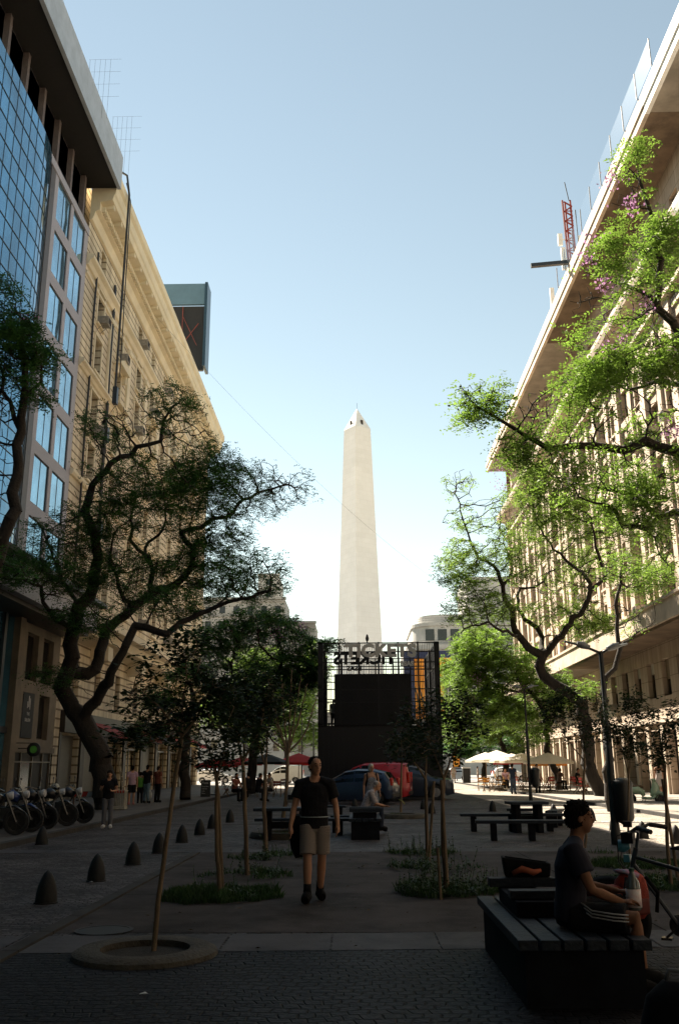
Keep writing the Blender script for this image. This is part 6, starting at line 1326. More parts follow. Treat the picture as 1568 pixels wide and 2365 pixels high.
chairs([(1202, 1828), (1214, 1829), (1246, 1830), (1262, 1832), (1278, 1830), (1232, 1822), (1335, 1834), (1350, 1836), (1325, 1828)], REDP, 'bright red folding chair from the left in the sunlit cafe', 'red chairs of the right cafe')
chairs([(520, 1842), (545, 1838), (562, 1846), (585, 1838), (602, 1842), (625, 1836), (640, 1842), (540, 1826), (600, 1824), (655, 1832), (575, 1828)], mat('dark_red_painted_wood', (.2, .02, .015), rough=.5), 'dark red folding chair from the left in the shaded cafe', 'red chairs of the left cafe')
for ti_, (px, py, w) in enumerate(((1130, 1820, 'right'), (1155, 1821, 'right'), (1208, 1824, 'right'), (1268, 1827, 'right'), (532, 1836, 'left'), (574, 1838, 'left'), (612, 1834, 'left'), (648, 1838, 'left'))):
    g = G(px, py); cafe_table('%s wooden table from the left among the %s cafe chairs' % (('first', 'second', 'third', 'fourth')[ti_ % 4], w), (g.x, g.y, .115 if g.x > 10 else .004), rr.random(), 'tables of the %s cafe' % w)
# street cabinet, news stand, chalk board, barrier, crate, ladder
g = G(1078, 1812); t = thing('street_cabinet', 'black street cabinet with a white cap beyond the kiosk', 'cabinet', (g.x, g.y, .004)); b = MB(); b.box(-.35, .35, -.3, .3, 0, 1.45); b.build('body', IRON, t, bevel=.03); b = MB(); b.box(-.4, .4, -.35, .35, 1.452, 1.53); b.build('cap', WHITEST, t)
g = G(1033, 1824); t = thing('refuse_container', 'black refuse container with a pale lid right of the kiosk', 'container', (g.x, g.y, .004)); b = MB(); b.box(-.25, .25, -.25, .25, 0, 1.35); b.build('body', IRON, t, bevel=.04); b = MB(); b.box(-.28, .28, -.28, .28, 1.352, 1.42); b.build('lid', mat('lamp_housing_grey', (.16, .17, .18)), t)
g = G(1069, 1806); t = thing('poster_stand', 'free standing poster frame with a yellow poster at the street end', 'poster stand', (g.x, g.y + 6, .004)); b = MB(); b.box(-.45, .45, -.06, .06, 1.5, 2.9); b.box(-.05, .05, -.05, .05, 0, 1.5); b.build('frame', IRON, t); b = MB(); b.box(-.38, .38, -.075, -.062, 1.6, 2.8); b.build('poster', mat('yellow_poster', (.7, .38, .03), col2=(.5, .12, .02), scale=2), t)
g = G(474, 1846); t = thing('menu_board', 'black chalk menu board with white writing on the left pavement edge', 'menu board', (g.x, g.y, .004), R(8)); b = MB(); b.bar((0, .0, 0), (0, .12, .95), .5, .03); b.v = [tuple(Vector(v)) for v in b.v]; 
b = MB(); b.add([(-.26, 0, .02), (.26, 0, .02), (.26, .14, .98), (-.26, .14, .98), (-.26, .03, .02), (.26, .03, .02), (.26, .17, .98), (-.26, .17, .98)], [(0, 1, 2, 3), (4, 7, 6, 5), (0, 4, 5, 1), (1, 5, 6, 2), (2, 6, 7, 3), (3, 7, 4, 0)]); b.build('board', mat('chalkboard', (.015, .016, .016), rough=.8), t)
b = MB(); b.bar((-.22, .17, .95), (-.22, .5, 0), .03); b.bar((.22, .17, .95), (.22, .5, 0), .03); b.build('rear_leg', BRN, t)
CH = mat('chalk', (.5, .5, .48)); tilt = Matrix.Rotation(math.atan2(.96, .14), 4, 'X')
for (s, x, z, sz) in (('Pizza', -.2, .78, .17), ('Empanadas', -.21, .62, .085), ('Cerveza', -.2, .5, .085), ('Cafe', -.2, .38, .085), ('Menu', -.2, .26, .085)):
    text_obj('chalk_writing', s, sz, .001, Matrix.Translation((x, .14 * (z - .02) / .96 - .004, z)) @ tilt, CH, t)
g = G(182, 1880); t = thing('barrier', 'red and white striped barrier plank behind the motorcycles', 'barrier', (g.x, g.y + 1.2, .11))
b = MB(); b2 = MB()
zb = at(182, 1835, g.y + 1.2).z - .11
for k in range(8):
    (b if k % 2 else b2).add([(-.7 + k * .2, 0, zb - .09), (-.5 + k * .2, 0, zb - .09), (-.44 + k * .2, 0, zb + .09), (-.64 + k * .2, 0, zb + .09)], [(0, 1, 2, 3)])
b.build('white_stripes', mat('white_stripe', (.5, .5, .48)), t); b2.build('red_stripes', mat('red_stripe', (.4, .03, .02)), t)
b = MB(); b.box(-.75, 1.0, .004, .03, zb - .1, zb + .1)
for x in (-.6, .85): b.box(x - .03, x + .03, .03, .08, 0, zb); 
b.build('plank_and_posts', BRN, t)
g = G(272, 1878); t = thing('slatted_crate', 'tall white slatted crate with red and white tape beside the woman', 'crate', (g.x, g.y, .11))
b = MB(); hh = .66
for k in range(9):
    x = -.26 + k * .065
    for y in (-.22, .22): b.box(x - .014, x + .014, y - .01, y + .01, .12, hh)
for k in range(7):
    y = -.2 + k * .065
    for x in (-.28, .28): b.box(x - .01, x + .01, y - .014, y + .014, .12, hh)
b.box(-.3, .3, -.24, .24, .02, .12); b.build('slats', mat('cream_plastic', (.35, .33, .27)), t)
b = MB(); 
for k in range(6): b.box(-.3 + k * .1, -.25 + k * .1, -.25, -.235, hh - .05, hh + .05)
b.build('tape', mat('red_stripe', (.4, .03, .02)), t)
b = MB(); b.box(-.3, .3, -.232, .24, hh, hh + .05); b.build('rim', mat('cream_plastic', (.35, .33, .27)), t)
p = PX(290, 1780, -13.2); t = thing('ladder', 'pale wooden ladder standing against the cream shopfront', 'ladder', (p.x, p.y, .11)); b = MB()
for y in (-.2, .2): b.bar((-.5, y, 2.5), (0, y, 0), .05)
for k in range(9): z = .25 + k * .27; b.bar((-.2 * z, -.2, z), (-.2 * z, .2, z), .035)
b.build('rails_and_rungs', mat('pale_ladder_wood', (.4, .32, .2)), t)
# overhead wires across the street
for i, (a, c, lb) in enumerate(((( -13.3, 55, 31), (14.9, 72, 10), 'thin overhead wire sagging across the sky behind the obelisk view'), ((-13.4, 84, 33.5), (-15, 60, 10), 'thin wire hanging down before the cream facade'))):
    a, c = Vector(a), Vector(c); pts = [a.lerp(c, s / 24) - Vector((0, 0, 2.0 * math.sin(math.pi * s / 24))) for s in range(25)]
    b = WB(); b.tube(pts, .006, 4); o = b.build('overhead_wire', DKMET); tag(o, lb, 'wire')
# ================================================================ PEOPLE
SKIN = mat('tanned_skin', (.38, .19, .11), rough=.55, var=.06, scale=8)
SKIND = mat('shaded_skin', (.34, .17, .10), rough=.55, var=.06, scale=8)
HAIRD = mat('dark_hair', (.012, .009, .007), rough=.95, spec=.1, bump=.8, bscale=60, var=.2, scale=30); HAIRG = mat('grey_hair', (.28, .26, .24), rough=.7); HAIRW = mat('pale_grey_hair', (.42, .40, .36), rough=.7)
EYEM = mat('eye_dark', (.01, .008, .007), rough=.2)
BLKT = mat('black_cotton', (.008, .008, .010), rough=.9, spec=.2, bump=.6, bscale=9); SHOEB = mat('black_shoe', (.008, .008, .008), rough=.8, spec=.1)
def checked(name, a, c, s=60):
    m = mat(name, a, rough=.9); nt = m.node_tree; N = nt.nodes; L = nt.links
    tc = N.new('ShaderNodeTexCoord'); ck = N.new('ShaderNodeTexChecker'); ck.inputs['Scale'].default_value = s; ck.inputs[1].default_value = (*a, 1); ck.inputs[2].default_value = (*c, 1)
    L.new(tc.outputs['Object'], ck.inputs[0]); L.new(ck.outputs[0], N['Principled BSDF'].inputs['Base Color']); return m
def remeshed(b, name, m, parent, vox, smooth=3, disp=None):
    o = b.build(name, m); r = o.modifiers.new('r', 'REMESH'); r.mode = 'VOXEL'; r.voxel_size = vox; r.use_smooth_shade = True
    s = o.modifiers.new('s', 'SMOOTH'); s.iterations = smooth; s.factor = .5
    bpy.context.view_layer.update()
    me = bpy.data.meshes.new_from_object(o.evaluated_get(bpy.context.evaluated_depsgraph_get()))
    old = o.data; o.modifiers.clear(); o.data = me; bpy.data.meshes.remove(old); me.name = name
    if not me.materials: me.materials.append(m)
    me.shade_smooth(); o.parent = parent; return o
def V3(*a): return Vector(a)
def limbt(b, pts, rad, n=12, sq=1.0): b.tube(pts, rad, n, sq=sq)
def ball(b, c, r, M=None):
    rx, ry, rz = (r, r, r) if not hasattr(r, '__len__') else r
    prof = [(math.sin(math.pi * k / 10), -math.cos(math.pi * k / 10)) for k in range(11)]; prof[0] = (.001, -1); prof[-1] = (.001, 1)
    bb = MB(); bb.lathe(prof, n=16); b.add([Vector(c) + (M @ Vector((v[0] * rx, v[1] * ry, v[2] * rz)) if M else Vector((v[0] * rx, v[1] * ry, v[2] * rz))) for v in bb.v], bb.f)
def hand(b, w, d, side, s=1.0, curl=.5, thumb=None):
    """palm and five separate bent fingers; w wrist, d direction the hand points, side = palm width axis"""
    d = d.normalized(); side = (side - d * side.dot(d)).normalized(); nrm = d.cross(side)
    limbt(b, [w, w + d * .045 * s, w + d * .085 * s], [.026 * s, .036 * s, .036 * s], 10, sq=.5) if abs(side.x) > .7 else limbt(b, [w, w + d * .045 * s, w + d * .085 * s], [.027 * s, .033 * s, .031 * s], 10, sq=.8)
    for k, L in enumerate((.062, .072, .068, .054)):
        base = w + d * .085 * s + side * (.026 - k * .0175) * s; q = base + (d * .9 + nrm * curl * .4).normalized() * L * .5 * s; e = q + (d * (1 - curl * .5) + nrm * curl).normalized() * L * .5 * s
        limbt(b, [base, q, e], [.0095 * s, .009 * s, .0075 * s], 7)
    t0 = w + d * .03 * s + side * .03 * s; t1 = t0 + (d * .7 + side * .8).normalized() * .035 * s; t2 = t1 + (d + nrm * curl * .5).normalized() * .03 * s; limbt(b, [t0, t1, t2], [.013 * s, .011 * s, .009 * s], 7)
def person(label, loc, rz, J, skin=SKIN, vox=.016, H=1.75, top=None, bottom=None, hair=(HAIRD, 'short'), shoes=SHOEB, dress=None, head_rz=0.0, head_tilt=0.0, sleeve=.5, group=None, legs='shorts', build=1.0, hands=True):
    """J: joints in a frame facing -y for a 1.75 m adult; l/r are +x/-x"""
    t = thing('person', label, 'person', loc, rz, group); k = H / 1.75
    J = {a: V3(*p) * k for a, p in J.items()}; w = build
    b = MB(); pe, ch, nk, hd = J['pelvis'], J['chest'], J['neck'], J['head']; mid = (pe + ch) / 2
    limbt(b, [pe - (ch - pe).normalized() * .07 * k, pe, mid, ch, ch.lerp(nk, .6), nk + (nk - ch) * .02], [.13 * k * w, .155 * k * w, .135 * k * w, .17 * k * w, .15 * k * w, .06 * k], 16, sq=.62)
    up = (hd - nk).normalized(); limbt(b, [ch.lerp(nk, .7), nk, hd - up * .05 * k], [.075 * k, .056 * k, .054 * k], 12)
    HM = Matrix.Rotation(head_rz, 3, 'Z') @ Matrix.Rotation(head_tilt, 3, 'X')
    h = lambda x, y, z: hd + HM @ (V3(x, y, z) * k)
    ball(b, h(0, .005, .03), (.074 * k, .092 * k, .09 * k), HM); ball(b, h(0, -.02, -.035), (.058 * k, .066 * k, .078 * k), HM); ball(b, h(0, -.045, -.085), (.030 * k, .028 * k, .024 * k), HM)
    ball(b, h(0, -.078, .028), (.045 * k, .018 * k, .012 * k), HM)                               # brow
    limbt(b, [h(0, -.085, .015), h(0, -.103, -.018), h(0, -.09, -.028)], [.009 * k, .0145 * k, .012 * k], 8); ball(b, h(0, -.082, -.052), (.022 * k, .010 * k, .008 * k), HM)
    for s in (-1, 1): ball(b, h(s * .076, .01, -.005), (.010 * k, .02 * k, .03 * k), HM)
    for s, c in ((1, 'l'), (-1, 'r')):
        sh, el, wr = J['sh' + c], J['el' + c], J['wr' + c]; hp, kn, an, to = J['hip' + c], J['kn' + c], J['an' + c], J['to' + c]
        limbt(b, [nk.lerp(sh, .25), sh, sh.lerp(el, .35), el, el.lerp(wr, .3), wr], [.05 * k, .058 * k * w, .049 * k * w, .038 * k, .040 * k, .025 * k], 12)
        ax = J.get('hs' + c, V3(0, -1, 0)); 
        if hands: hand(b, wr, J.get('hd' + c, (wr - el)), ax, k, J.get('curl', V3(.5, 0, 0)).x)
        limbt(b, [hp, hp.lerp(kn, .4), kn, kn.lerp(an, .3), an], [.09 * k * w, .078 * k * w, .054 * k, .057 * k, .036 * k], 14)
        limbt(b, [an + V3(0, .0, 0), an.lerp(to, .4), to], [.038 * k, .036 * k, .026 * k], 10)
    remeshed(b, 'body', skin, t, vox)
    b = MB()                                                                                       # eyes
    for s in (-1, 1): ball(b, h(s * .03, -.083, .008), (.013 * k, .008 * k, .006 * k), HM)
    b.build('eyes', EYEM, t, smooth=True)
    if vox < .012:
        b = MB()
        for s in (-1, 1): limbt(b, [h(s * .014, -.094, .03), h(s * .03, -.096, .036), h(s * .05, -.082, .031)], [.004 * k, .006 * k, .003 * k], 6)
        b.build('eyebrows', hair[0], t, smooth=True)
        b = MB(); limbt(b, [h(-.024, -.086, -.05), h(0, -.094, -.049), h(.024, -.086, -.05)], [.002 * k, .004 * k, .002 * k], 6); b.build('mouth', mat('lip', (.18, .06, .05), rough=.6), t, smooth=True)
    hm, hs = hair; b = MB(); ball(b, h(0, .018, .052), (.084 * k, .096 * k, .088 * k), HM)
    if hs == 'crop': b = MB(); ball(b, h(0, .024, .048), (.081 * k, .088 * k, .083 * k), HM); ball(b, h(0, .05, -.015), (.072 * k, .052 * k, .06 * k), HM)
    if hs == 'short': ball(b, h(0, .055, -.01), (.07 * k, .06 * k, .07 * k), HM)
    if hs == 'full':
        ball(b, h(0, .035, .0), (.082 * k, .08 * k, .085 * k), HM)
        for q_ in range(26): a_ = q_ * 2.4; z_ = .03 + .09 * ((q_ * 7) % 26) / 26; rr_ = math.sqrt(max(.0, 1 - ((z_ - .05) / .09) ** 2)); ball(b, h(.08 * rr_ * math.cos(a_), .02 + .09 * rr_ * math.sin(a_), z_), .016 * k)
    if hs == 'thin': b = MB(); ball(b, h(0, .035, .045), (.081 * k, .085 * k, .075 * k), HM); ball(b, h(0, .06, -.02), (.07 * k, .05 * k, .06 * k), HM)
    if hs == 'long': ball(b, h(0, .05, -.04), (.09 * k, .075 * k, .12 * k), HM); limbt(b, [h(0, .06, -.05), h(0, .08, -.2)], [.085 * k, .06 * k], 12)
    if hs == 'bob': ball(b, h(0, .03, -.02), (.093 * k, .085 * k, .10 * k), HM)
    ho = remeshed(b, 'hair', hm, t, vox * .8, 1)
    if vox < .012:
        rh = random.Random(3); tb = MB(); pol = list(ho.data.polygons)
        for q_ in range(300):
            p_ = rh.choice(pol); c_ = Vector(p_.center); nn = Vector(p_.normal)
            if (c_ - hd).length < .05 * k: continue
            d_ = (nn + V3(rh.uniform(-.6, .6), rh.uniform(-.2, .8), rh.uniform(-.6, .3))).normalized(); L_ = rh.uniform(.008, .017) * k
            tb.tube([c_ - nn * .004, c_ + nn * L_ * .35 + d_ * L_ * .4, c_ + d_ * L_], [.005 * k, .004 * k, .001 * k], 4, caps=False)
        tb.build('hair_tufts', hm, ho)
    def sleeve_to(bb, c, f, g):
        sh, el, wr = J['sh' + c], J['el' + c], J['wr' + c]
        e = sh.lerp(el, min(f, 1)); pts = [nk.lerp(sh, .3), sh, e]; rad = [.06 * k, (.058 * w + g) * k, (.052 * w + g * 1.5) * k]
        if f > 1: pts += [el.lerp(wr, f - 1)]; rad[-1] = (.045 + g) * k; rad.append((.036 + g) * k)
        limbt(bb, pts, rad, 14)
    if top:
        b = MB(); g = .019; low = pe - (ch - pe).normalized() * .07 * k
        limbt(b, [low, pe, mid, ch, ch.lerp(nk, .55), ch.lerp(nk, .86)], [(.155 * w + g) * k, (.158 * w + g) * k, (.148 * w + g) * k, (.172 * w + g) * k, (.155 * w + g) * k, (.075 + g * .6) * k], 18, sq=.66)
        for c in 'lr': sleeve_to(b, c, sleeve, g)
        remeshed(b, 'shirt', top, t, vox, 2)
    if bottom:
        b = MB(); g = .014; d0 = (ch - pe).normalized()
        limbt(b, [pe - d0 * .11 * k, pe - d0 * .05 * k, pe + d0 * .01 * k], [(.13 * w + g) * k, (.150 * w + g) * k, (.138 * w + g) * k], 18, sq=.66)
        for c in 'lr':
            hp, kn, an = J['hip' + c], J['kn' + c], J['an' + c]
            if legs == 'shorts': limbt(b, [hp, hp.lerp(kn, .45), hp.lerp(kn, .86)], [(.095 * w + g) * k, (.088 * w + g) * k, (.088 * w + g) * k], 16)
            else: limbt(b, [hp, hp.lerp(kn, .45), kn, kn.lerp(an, .5), an + (kn - an) * .02], [(.093 * w + g) * k, (.08 * w + g) * k, (.062 + g) * k, (.058 + g) * k, (.05 + g) * k], 14)
        remeshed(b, 'trousers' if legs != 'shorts' else 'shorts', bottom, t, vox, 2)
    if dress:
        b = MB(); g = .02; kz = (J['knl'] + J['knr']) / 2
        limbt(b, [kz + (pe - kz) * .12, pe - (pe - kz) * .4, pe, mid, ch, ch.lerp(nk, .6)], [.23 * k, .21 * k, .185 * k, .155 * k, .18 * k, .12 * k], 18, sq=.7)
        remeshed(b, 'dress', dress, t, vox, 2)
    for c in 'lr':
        an, to = J['an' + c], J['to' + c]; b = MB(); d = (to - an); d.z = 0; d.normalize(); heel = an - d * .05 * k; fl = to.z - .03 * k
        pts = [V3(heel.x, heel.y, an.z - .03 * k), an.lerp(to, .3), an.lerp(to, .75), to + d * .02 * k]
        limbt(b, pts, [.054 * k, .058 * k, .062 * k, .048 * k], 12)
        limbt(b, [an + V3(0, 0, .05 * k), an - V3(0, 0, .02 * k)], [.046 * k, .05 * k], 12)
        remeshed(b, 'shoe', shoes, t, vox * .8, 1)
    return t
def stand(**kw):
    J = dict(pelvis=(0, 0, .95), chest=(0, -.01, 1.27), neck=(0, .0, 1.48), head=(0, -.02, 1.63), shl=(.18, 0, 1.42), shr=(-.18, 0, 1.42), ell=(.23, .02, 1.13), elr=(-.23, .02, 1.13), wrl=(.25, -.05, .88), wrr=(-.25, -.05, .88),
             hipl=(.09, 0, .90), hipr=(-.09, 0, .90), knl=(.10, -.02, .49), knr=(-.10, -.02, .49), anl=(.10, .02, .09), anr=(-.10, .02, .09), tol=(.12, -.14, .045), tor=(-.12, -.14, .045)); J.update(kw); return J
def sit(**kw):
    J = dict(pelvis=(0, 0, .12), chest=(0, -.06, .43), neck=(0, -.1, .63), head=(0, -.15, .78), shl=(.18, -.08, .57), shr=(-.18, -.08, .57), ell=(.2, -.2, .32), elr=(-.2, -.2, .32), wrl=(.1, -.42, .26), wrr=(-.08, -.42, .28),
             hipl=(.1, -.02, .08), hipr=(-.1, -.02, .08), knl=(.13, -.44, .10), knr=(-.13, -.44, .10), anl=(.12, -.42, -.34), anr=(-.12, -.42, -.34), tol=(.13, -.56, -.39), tor=(-.13, -.56, -.39), hdl=(-.3, -.8, -.1), hdr=(.3, -.8, -.1)); J.update(kw); return J
# the man walking towards the camera
wk = G(737, 2084); wk.z = .006
W1 = person('man in a black T-shirt and checked beige shorts walking towards the camera', (wk.x - .05, wk.y, .006), R(4), stand(
    pelvis=(-.01, 0, .94), chest=(-.015, -.02, 1.26), neck=(-.01, -.02, 1.47), head=(.0, -.05, 1.625), shl=(.185, -.02, 1.415), shr=(-.19, -.0, 1.41), ell=(.265, .06, 1.14), elr=(-.27, -.01, 1.13), wrl=(.285, -.04, .90), wrr=(-.315, -.08, .89), hdl=(-.05, -.1, -1), hdr=(.1, -.1, -1),
    hipl=(.085, 0, .90), hipr=(-.095, 0, .90), knl=(.085, .02, .50), knr=(-.10, -.10, .50), anl=(.065, .12, .10), anr=(-.10, -.13, .10), tol=(.085, .0, .05), tor=(-.13, -.28, .05)),
    vox=.009, top=BLKT, bottom=checked('beige_check_cloth', (.27, .22, .185), (.13, .11, .095), 62), head_rz=R(22), sleeve=.62, hair=(HAIRD, 'crop'))
for c, an in (('l', V3(.065, .12, .10)), ('r', V3(-.10, -.13, .10))):
    b = MB(); limbt(b, [an + V3(0, 0, .12), an], [.047, .052], 12); b.build('sock', BLKT, W1, smooth=True)
b = MB(); limbt(b, [V3(-.01, 0, .985), V3(-.01, 0, 1.015)], [.178, .176], 24, sq=.70); b.build('waist_belt', BLKT, W1, smooth=30)
b = MB(); limbt(b, [V3(-.01, 0, 1.002), V3(-.01, 0, 1.010)], [.1825, .182], 24, sq=.72); b.build('belt_piping', mat('pale_piping', (.4, .45, .45)), W1, smooth=30)
b = MB(); b.tube([(-.25, .14, 1.02), (-.24, .17, .85), (-.22, .17, .62), (-.2, .16, .5)], [.06, .10, .09, .05], 12, sq=.5); o = b.build('jacket', BLKT, W1, smooth=True); tag(o, 'black jacket hanging behind his right hip')
b = MB(); ball(b, (0 + .012, -.133 + .0, 1.575), (.03, .006, .012)); 
# old man seated on the black box bench, facing right
om = G(862, 1925); OX, OY = om.x, om.y
person('grey haired old man in a pale checked shirt hunched on the black box bench', (OX - .22, OY - .3, .49), R(90), sit(chest=(0, -.12, .40), neck=(0, -.24, .57), head=(0, -.34, .68), shl=(.18, -.17, .52), shr=(-.18, -.17, .52), ell=(.19, -.28, .24), elr=(-.19, -.28, .24), wrl=(.08, -.52, .17), wrr=(-.05, -.52, .19)),
       vox=.014, top=checked('pale_check_shirt', (.42, .38, .38), (.20, .17, .18), 45), bottom=mat('navy_trousers', (.015, .022, .04), rough=.9), legs='long', hair=(HAIRG, 'thin'), sleeve=.95, head_tilt=R(18), H=1.72)
# woman in grey dress with backpack
wp = G(858, 1862); wp = (at(858, 1840, 28.3).x, 28.3, .006)
w2 = person('grey haired woman in a sleeveless grey dress with a dark backpack before the blue hatchback', wp, R(12), stand(), skin=SKIND, vox=.016, dress=mat('grey_print_dress', (.20, .21, .25), rough=.9, var=.25, scale=25), hair=(HAIRW, 'bob'), H=1.70, head_rz=R(25))
b = MB(); b.tube([(0, .13, 1.0), (0, .2, 1.1), (0, .2, 1.32), (0, .12, 1.42)], [.1, .15, .15, .08], 12, sq=.6)
for s in (-1, 1): b.tube([(s * .13, .1, 1.4), (s * .14, -.06, 1.43), (s * .15, -.14, 1.28), (s * .17, 0, 1.08)], .022, 6)
b.build('backpack', BLKT, w2, smooth=True)
# seated foreground man, facing right, holding a bottle
SX, SY = 1.60, 7.45
m1 = person('dark haired man in a grey T-shirt and striped shorts sitting on the timber bench', (SX, SY, .455), R(78), sit(
    pelvis=(0, 0, .12), chest=(0, -.03, .42), neck=(0, -.08, .62), head=(0, -.12, .775), shl=(.19, -.05, .56), shr=(-.19, -.05, .56), ell=(.25, -.12, .27), elr=(-.25, -.16, .29), wrl=(.15, -.36, .24), wrr=(-.14, -.37, .20), hdl=(-.25, -.8, .0), hdr=(.3, -.8, .05), curl=(.9, 0, 0),
    knl=(.2, -.46, .12), knr=(-.22, -.46, .10), anl=(.16, -.50, -.34), anr=(-.16, -.42, -.34), tol=(.18, -.64, -.39), tor=(-.17, -.56, -.39)),
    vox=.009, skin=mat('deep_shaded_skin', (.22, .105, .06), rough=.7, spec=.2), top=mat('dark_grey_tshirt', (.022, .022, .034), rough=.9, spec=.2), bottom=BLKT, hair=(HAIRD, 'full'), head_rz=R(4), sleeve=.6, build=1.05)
b = MB()
for k in range(3):
    z = .145 - k * .022; b.tube([(-.165 - .005, -.08, z + .045 - .0), (-.285, -.15, z + .01), (-.32, -.30, z - .005), (-.315, -.40, z - .01)], .005, 6)
b.build('shorts_stripes', mat('pale_stripe', (.35, .35, .36)), m1, smooth=True)
bt = at(1420, 2116, 7.1); t = thing('bottle', 'clear plastic bottle with a white label and dark green cap in the seated man\'s hands', 'bottle', (2.05, 7.33, .585))
t.scale = (1.15, 1.15, 1.15)
b = MB(); b.lathe([(.035, 0), (.045, .012), (.046, .14), (.042, .17), (.022, .21), (.014, .225), (.014, .235)], n=20); b.build('body', mat('bottle_plastic', (.12, .13, .12), rough=.1, spec=.8), t, smooth=40)
b = MB(); b.lathe([(.0475, .02), (.0475, .13)], n=20); b.build('label', mat('white_red_label', (.85, .82, .82), col2=(.7, .5, .5), scale=30), t, smooth=True)
b = MB(); b.lathe([(.001, .256), (.017, .255), (.018, .235), (.001, .232)], n=14); b.build('cap', mat('dark_green_cap', (.01, .05, .03)), t)
# woman by the crate
wg = G(246, 1915); w3 = person('woman in a dark top and grey jeans looking at her phone beside the slatted crate', (wg.x, wg.y, .006), R(10), stand(ell=(.25, .0, 1.14), wrl=(.12, -.22, 1.12), elr=(-.26, 0, 1.15), wrr=(-.2, -.2, 1.2), hdl=(-.3, -.6, .3), hdr=(.3, -.5, .6)), skin=SKIN, vox=.015, top=BLKT, bottom=mat('grey_jeans', (.11, .11, .12), rough=.9), legs='long', hair=(HAIRD, 'long'), sleeve=.5, H=1.56, shoes=mat('white_trainer', (.5, .48, .46)), head_tilt=R(14))
b = MB(); b.cbox((.03 * .9, -.26, 1.04), (.06, .01, .12)); b.build('phone', EYEM, w3)
PNK = mat('lilac_print_shirt', (.42, .28, .36), rough=.9, var=.15, scale=30)
q = G(302, 1866); person('person in a lilac print shirt and dark shorts seen from behind by the ladder', (q.x, q.y, .11), R(195), stand(), vox=.018, top=PNK, bottom=BLKT, sleeve=.6, H=1.62, shoes=mat('pink_sandal', (.4, .15, .15)))
q = G(322, 1862); person('child in a bright green shirt beside the lilac shirt', (q.x, q.y, .11), R(190), stand(), vox=.02, top=mat('green_shirt', (.08, .25, .04), rough=.9), bottom=BLKT, legs='long', sleeve=.6, H=1.35)
q = G(337, 1862); person('person in light blue jeans and a black top on the left pavement', (q.x, q.y, .11), R(170), stand(knl=(.12, -.12, .49), knr=(-.1, .1, .5)), vox=.02, top=BLKT, bottom=mat('light_jeans', (.10, .16, .2), rough=.9), legs='long', H=1.65)
q = G(362, 1860); t = person('person in a rust red top carrying a white bag on the left pavement', (q.x, q.y, .11), R(150), stand(), vox=.02, top=mat('rust_top', (.18, .05, .03), rough=.9), bottom=BLKT, legs='long', H=1.6)
q2 = (q.x - .3, q.y - .1, .2); b = MB(); b.tube([(0, 0, .0), (0, 0, .2), (0, 0, .38)], [.10, .11, .03], 10, sq=.5); o = b.build('shopping_bag', mat('white_plastic_bag', (.5, .5, .48)), smooth=True); o.location = (q.x - .32, q.y - .1, .3); tag(o, 'white plastic bag carried by the person in a rust red top', 'bag')
# person with an arm raised behind the walking man, white backpack
yq = 25.0; q = at(684, 1850, yq); t = person('dark haired person with an arm raised to the head behind the walking man', (q.x, yq, .41), R(120), sit(chest=(0, -.02, .42), neck=(0, -.03, .62), head=(0, -.06, .78), elr=(-.34, -.14, .78), wrr=(-.12, -.16, .84), hdr=(1, 0, .1), ell=(.25, -.1, .3)), vox=.018, top=mat('pale_pink_vest', (.35, .27, .27), rough=.9), bottom=BLKT, legs='long', H=1.7)
q = at(672, 1842, 24.7); t = thing('backpack', 'pale grey backpack lying on the blue picnic table', 'backpack', (q.x, 24.7, .74)); b = MB(); b.tube([(0, 0, 0), (0, 0, .12), (0, 0, .32), (0, 0, .4)], [.12, .17, .15, .06], 12, sq=.7); b.build('bag', mat('pale_grey_fabric', (.33, .34, .34), rough=.9), t, smooth=True); b = MB(); b.box(-.07, .07, -.135, -.12, .08, .2); b.build('pocket', BLKT, t)
# people on the sunlit right side
q = G(1186, 1835); person('man in a dark navy shirt and jeans standing before the cream parasols', (q.x, q.y, .006), R(150), stand(), vox=.018, top=mat('navy_shirt', (.02, .03, .06), rough=.9), bottom=mat('blue_jeans', (.05, .07, .11), rough=.9), legs='long')
q = G(1048, 1810); person('man with a dark backpack strolling at the street end right of the kiosk', (q.x, q.y, .006), R(180), stand(knl=(.1, -.14, .5), anl=(.1, .0, .1)), vox=.024, top=mat('beige_shirt', (.35, .3, .25), rough=.9), bottom=mat('khaki_trousers', (.28, .22, .16), rough=.9), legs='long', H=1.78)
q = G(1104, 1808); person('woman in a pale top standing at the left end of the yellow chairs', (q.x, q.y, .006), R(90), stand(), vox=.024, top=mat('pale_top', (.5, .42, .36), rough=.9), bottom=mat('brown_skirt_cloth', (.2, .12, .08), rough=.9), legs='shorts', H=1.62)
q = at(1241, 1800, 56); person('waiter in a white shirt standing among the tables behind the farther lamp', (q.x, 56, .006), R(20), stand(), vox=.024, top=mat('white_shirt', (.6, .58, .55), rough=.9), bottom=BLKT, legs='long', H=1.72)
q = G(1527, 1848); person('woman in a white dress walking away behind the mint scooter', (q.x, q.y, .115), R(185), stand(), vox=.018, dress=mat('white_dress', (.55, .48, .44), rough=.9), hair=(HAIRD, 'long'), H=1.66)
for i, (px, py, Y, lb, m) in enumerate(((1166, 1786, 66, 'diner in a purple shirt seated under the tallest cream parasol', PNK), (1330, 1790, 58, 'diner in a dark shirt seated left of the thick leaning trunk', BLKT), (1290, 1788, 60, 'diner in a brown shirt seated under the rightmost cream parasol', mat('brown_shirt', (.12, .07, .05))))):
    q = at(px, py, Y); person(lb, (q.x, Y, .58), R(60 * i), sit(), vox=.024, top=m, bottom=BLKT, legs='long', group='diners at the right cafe')
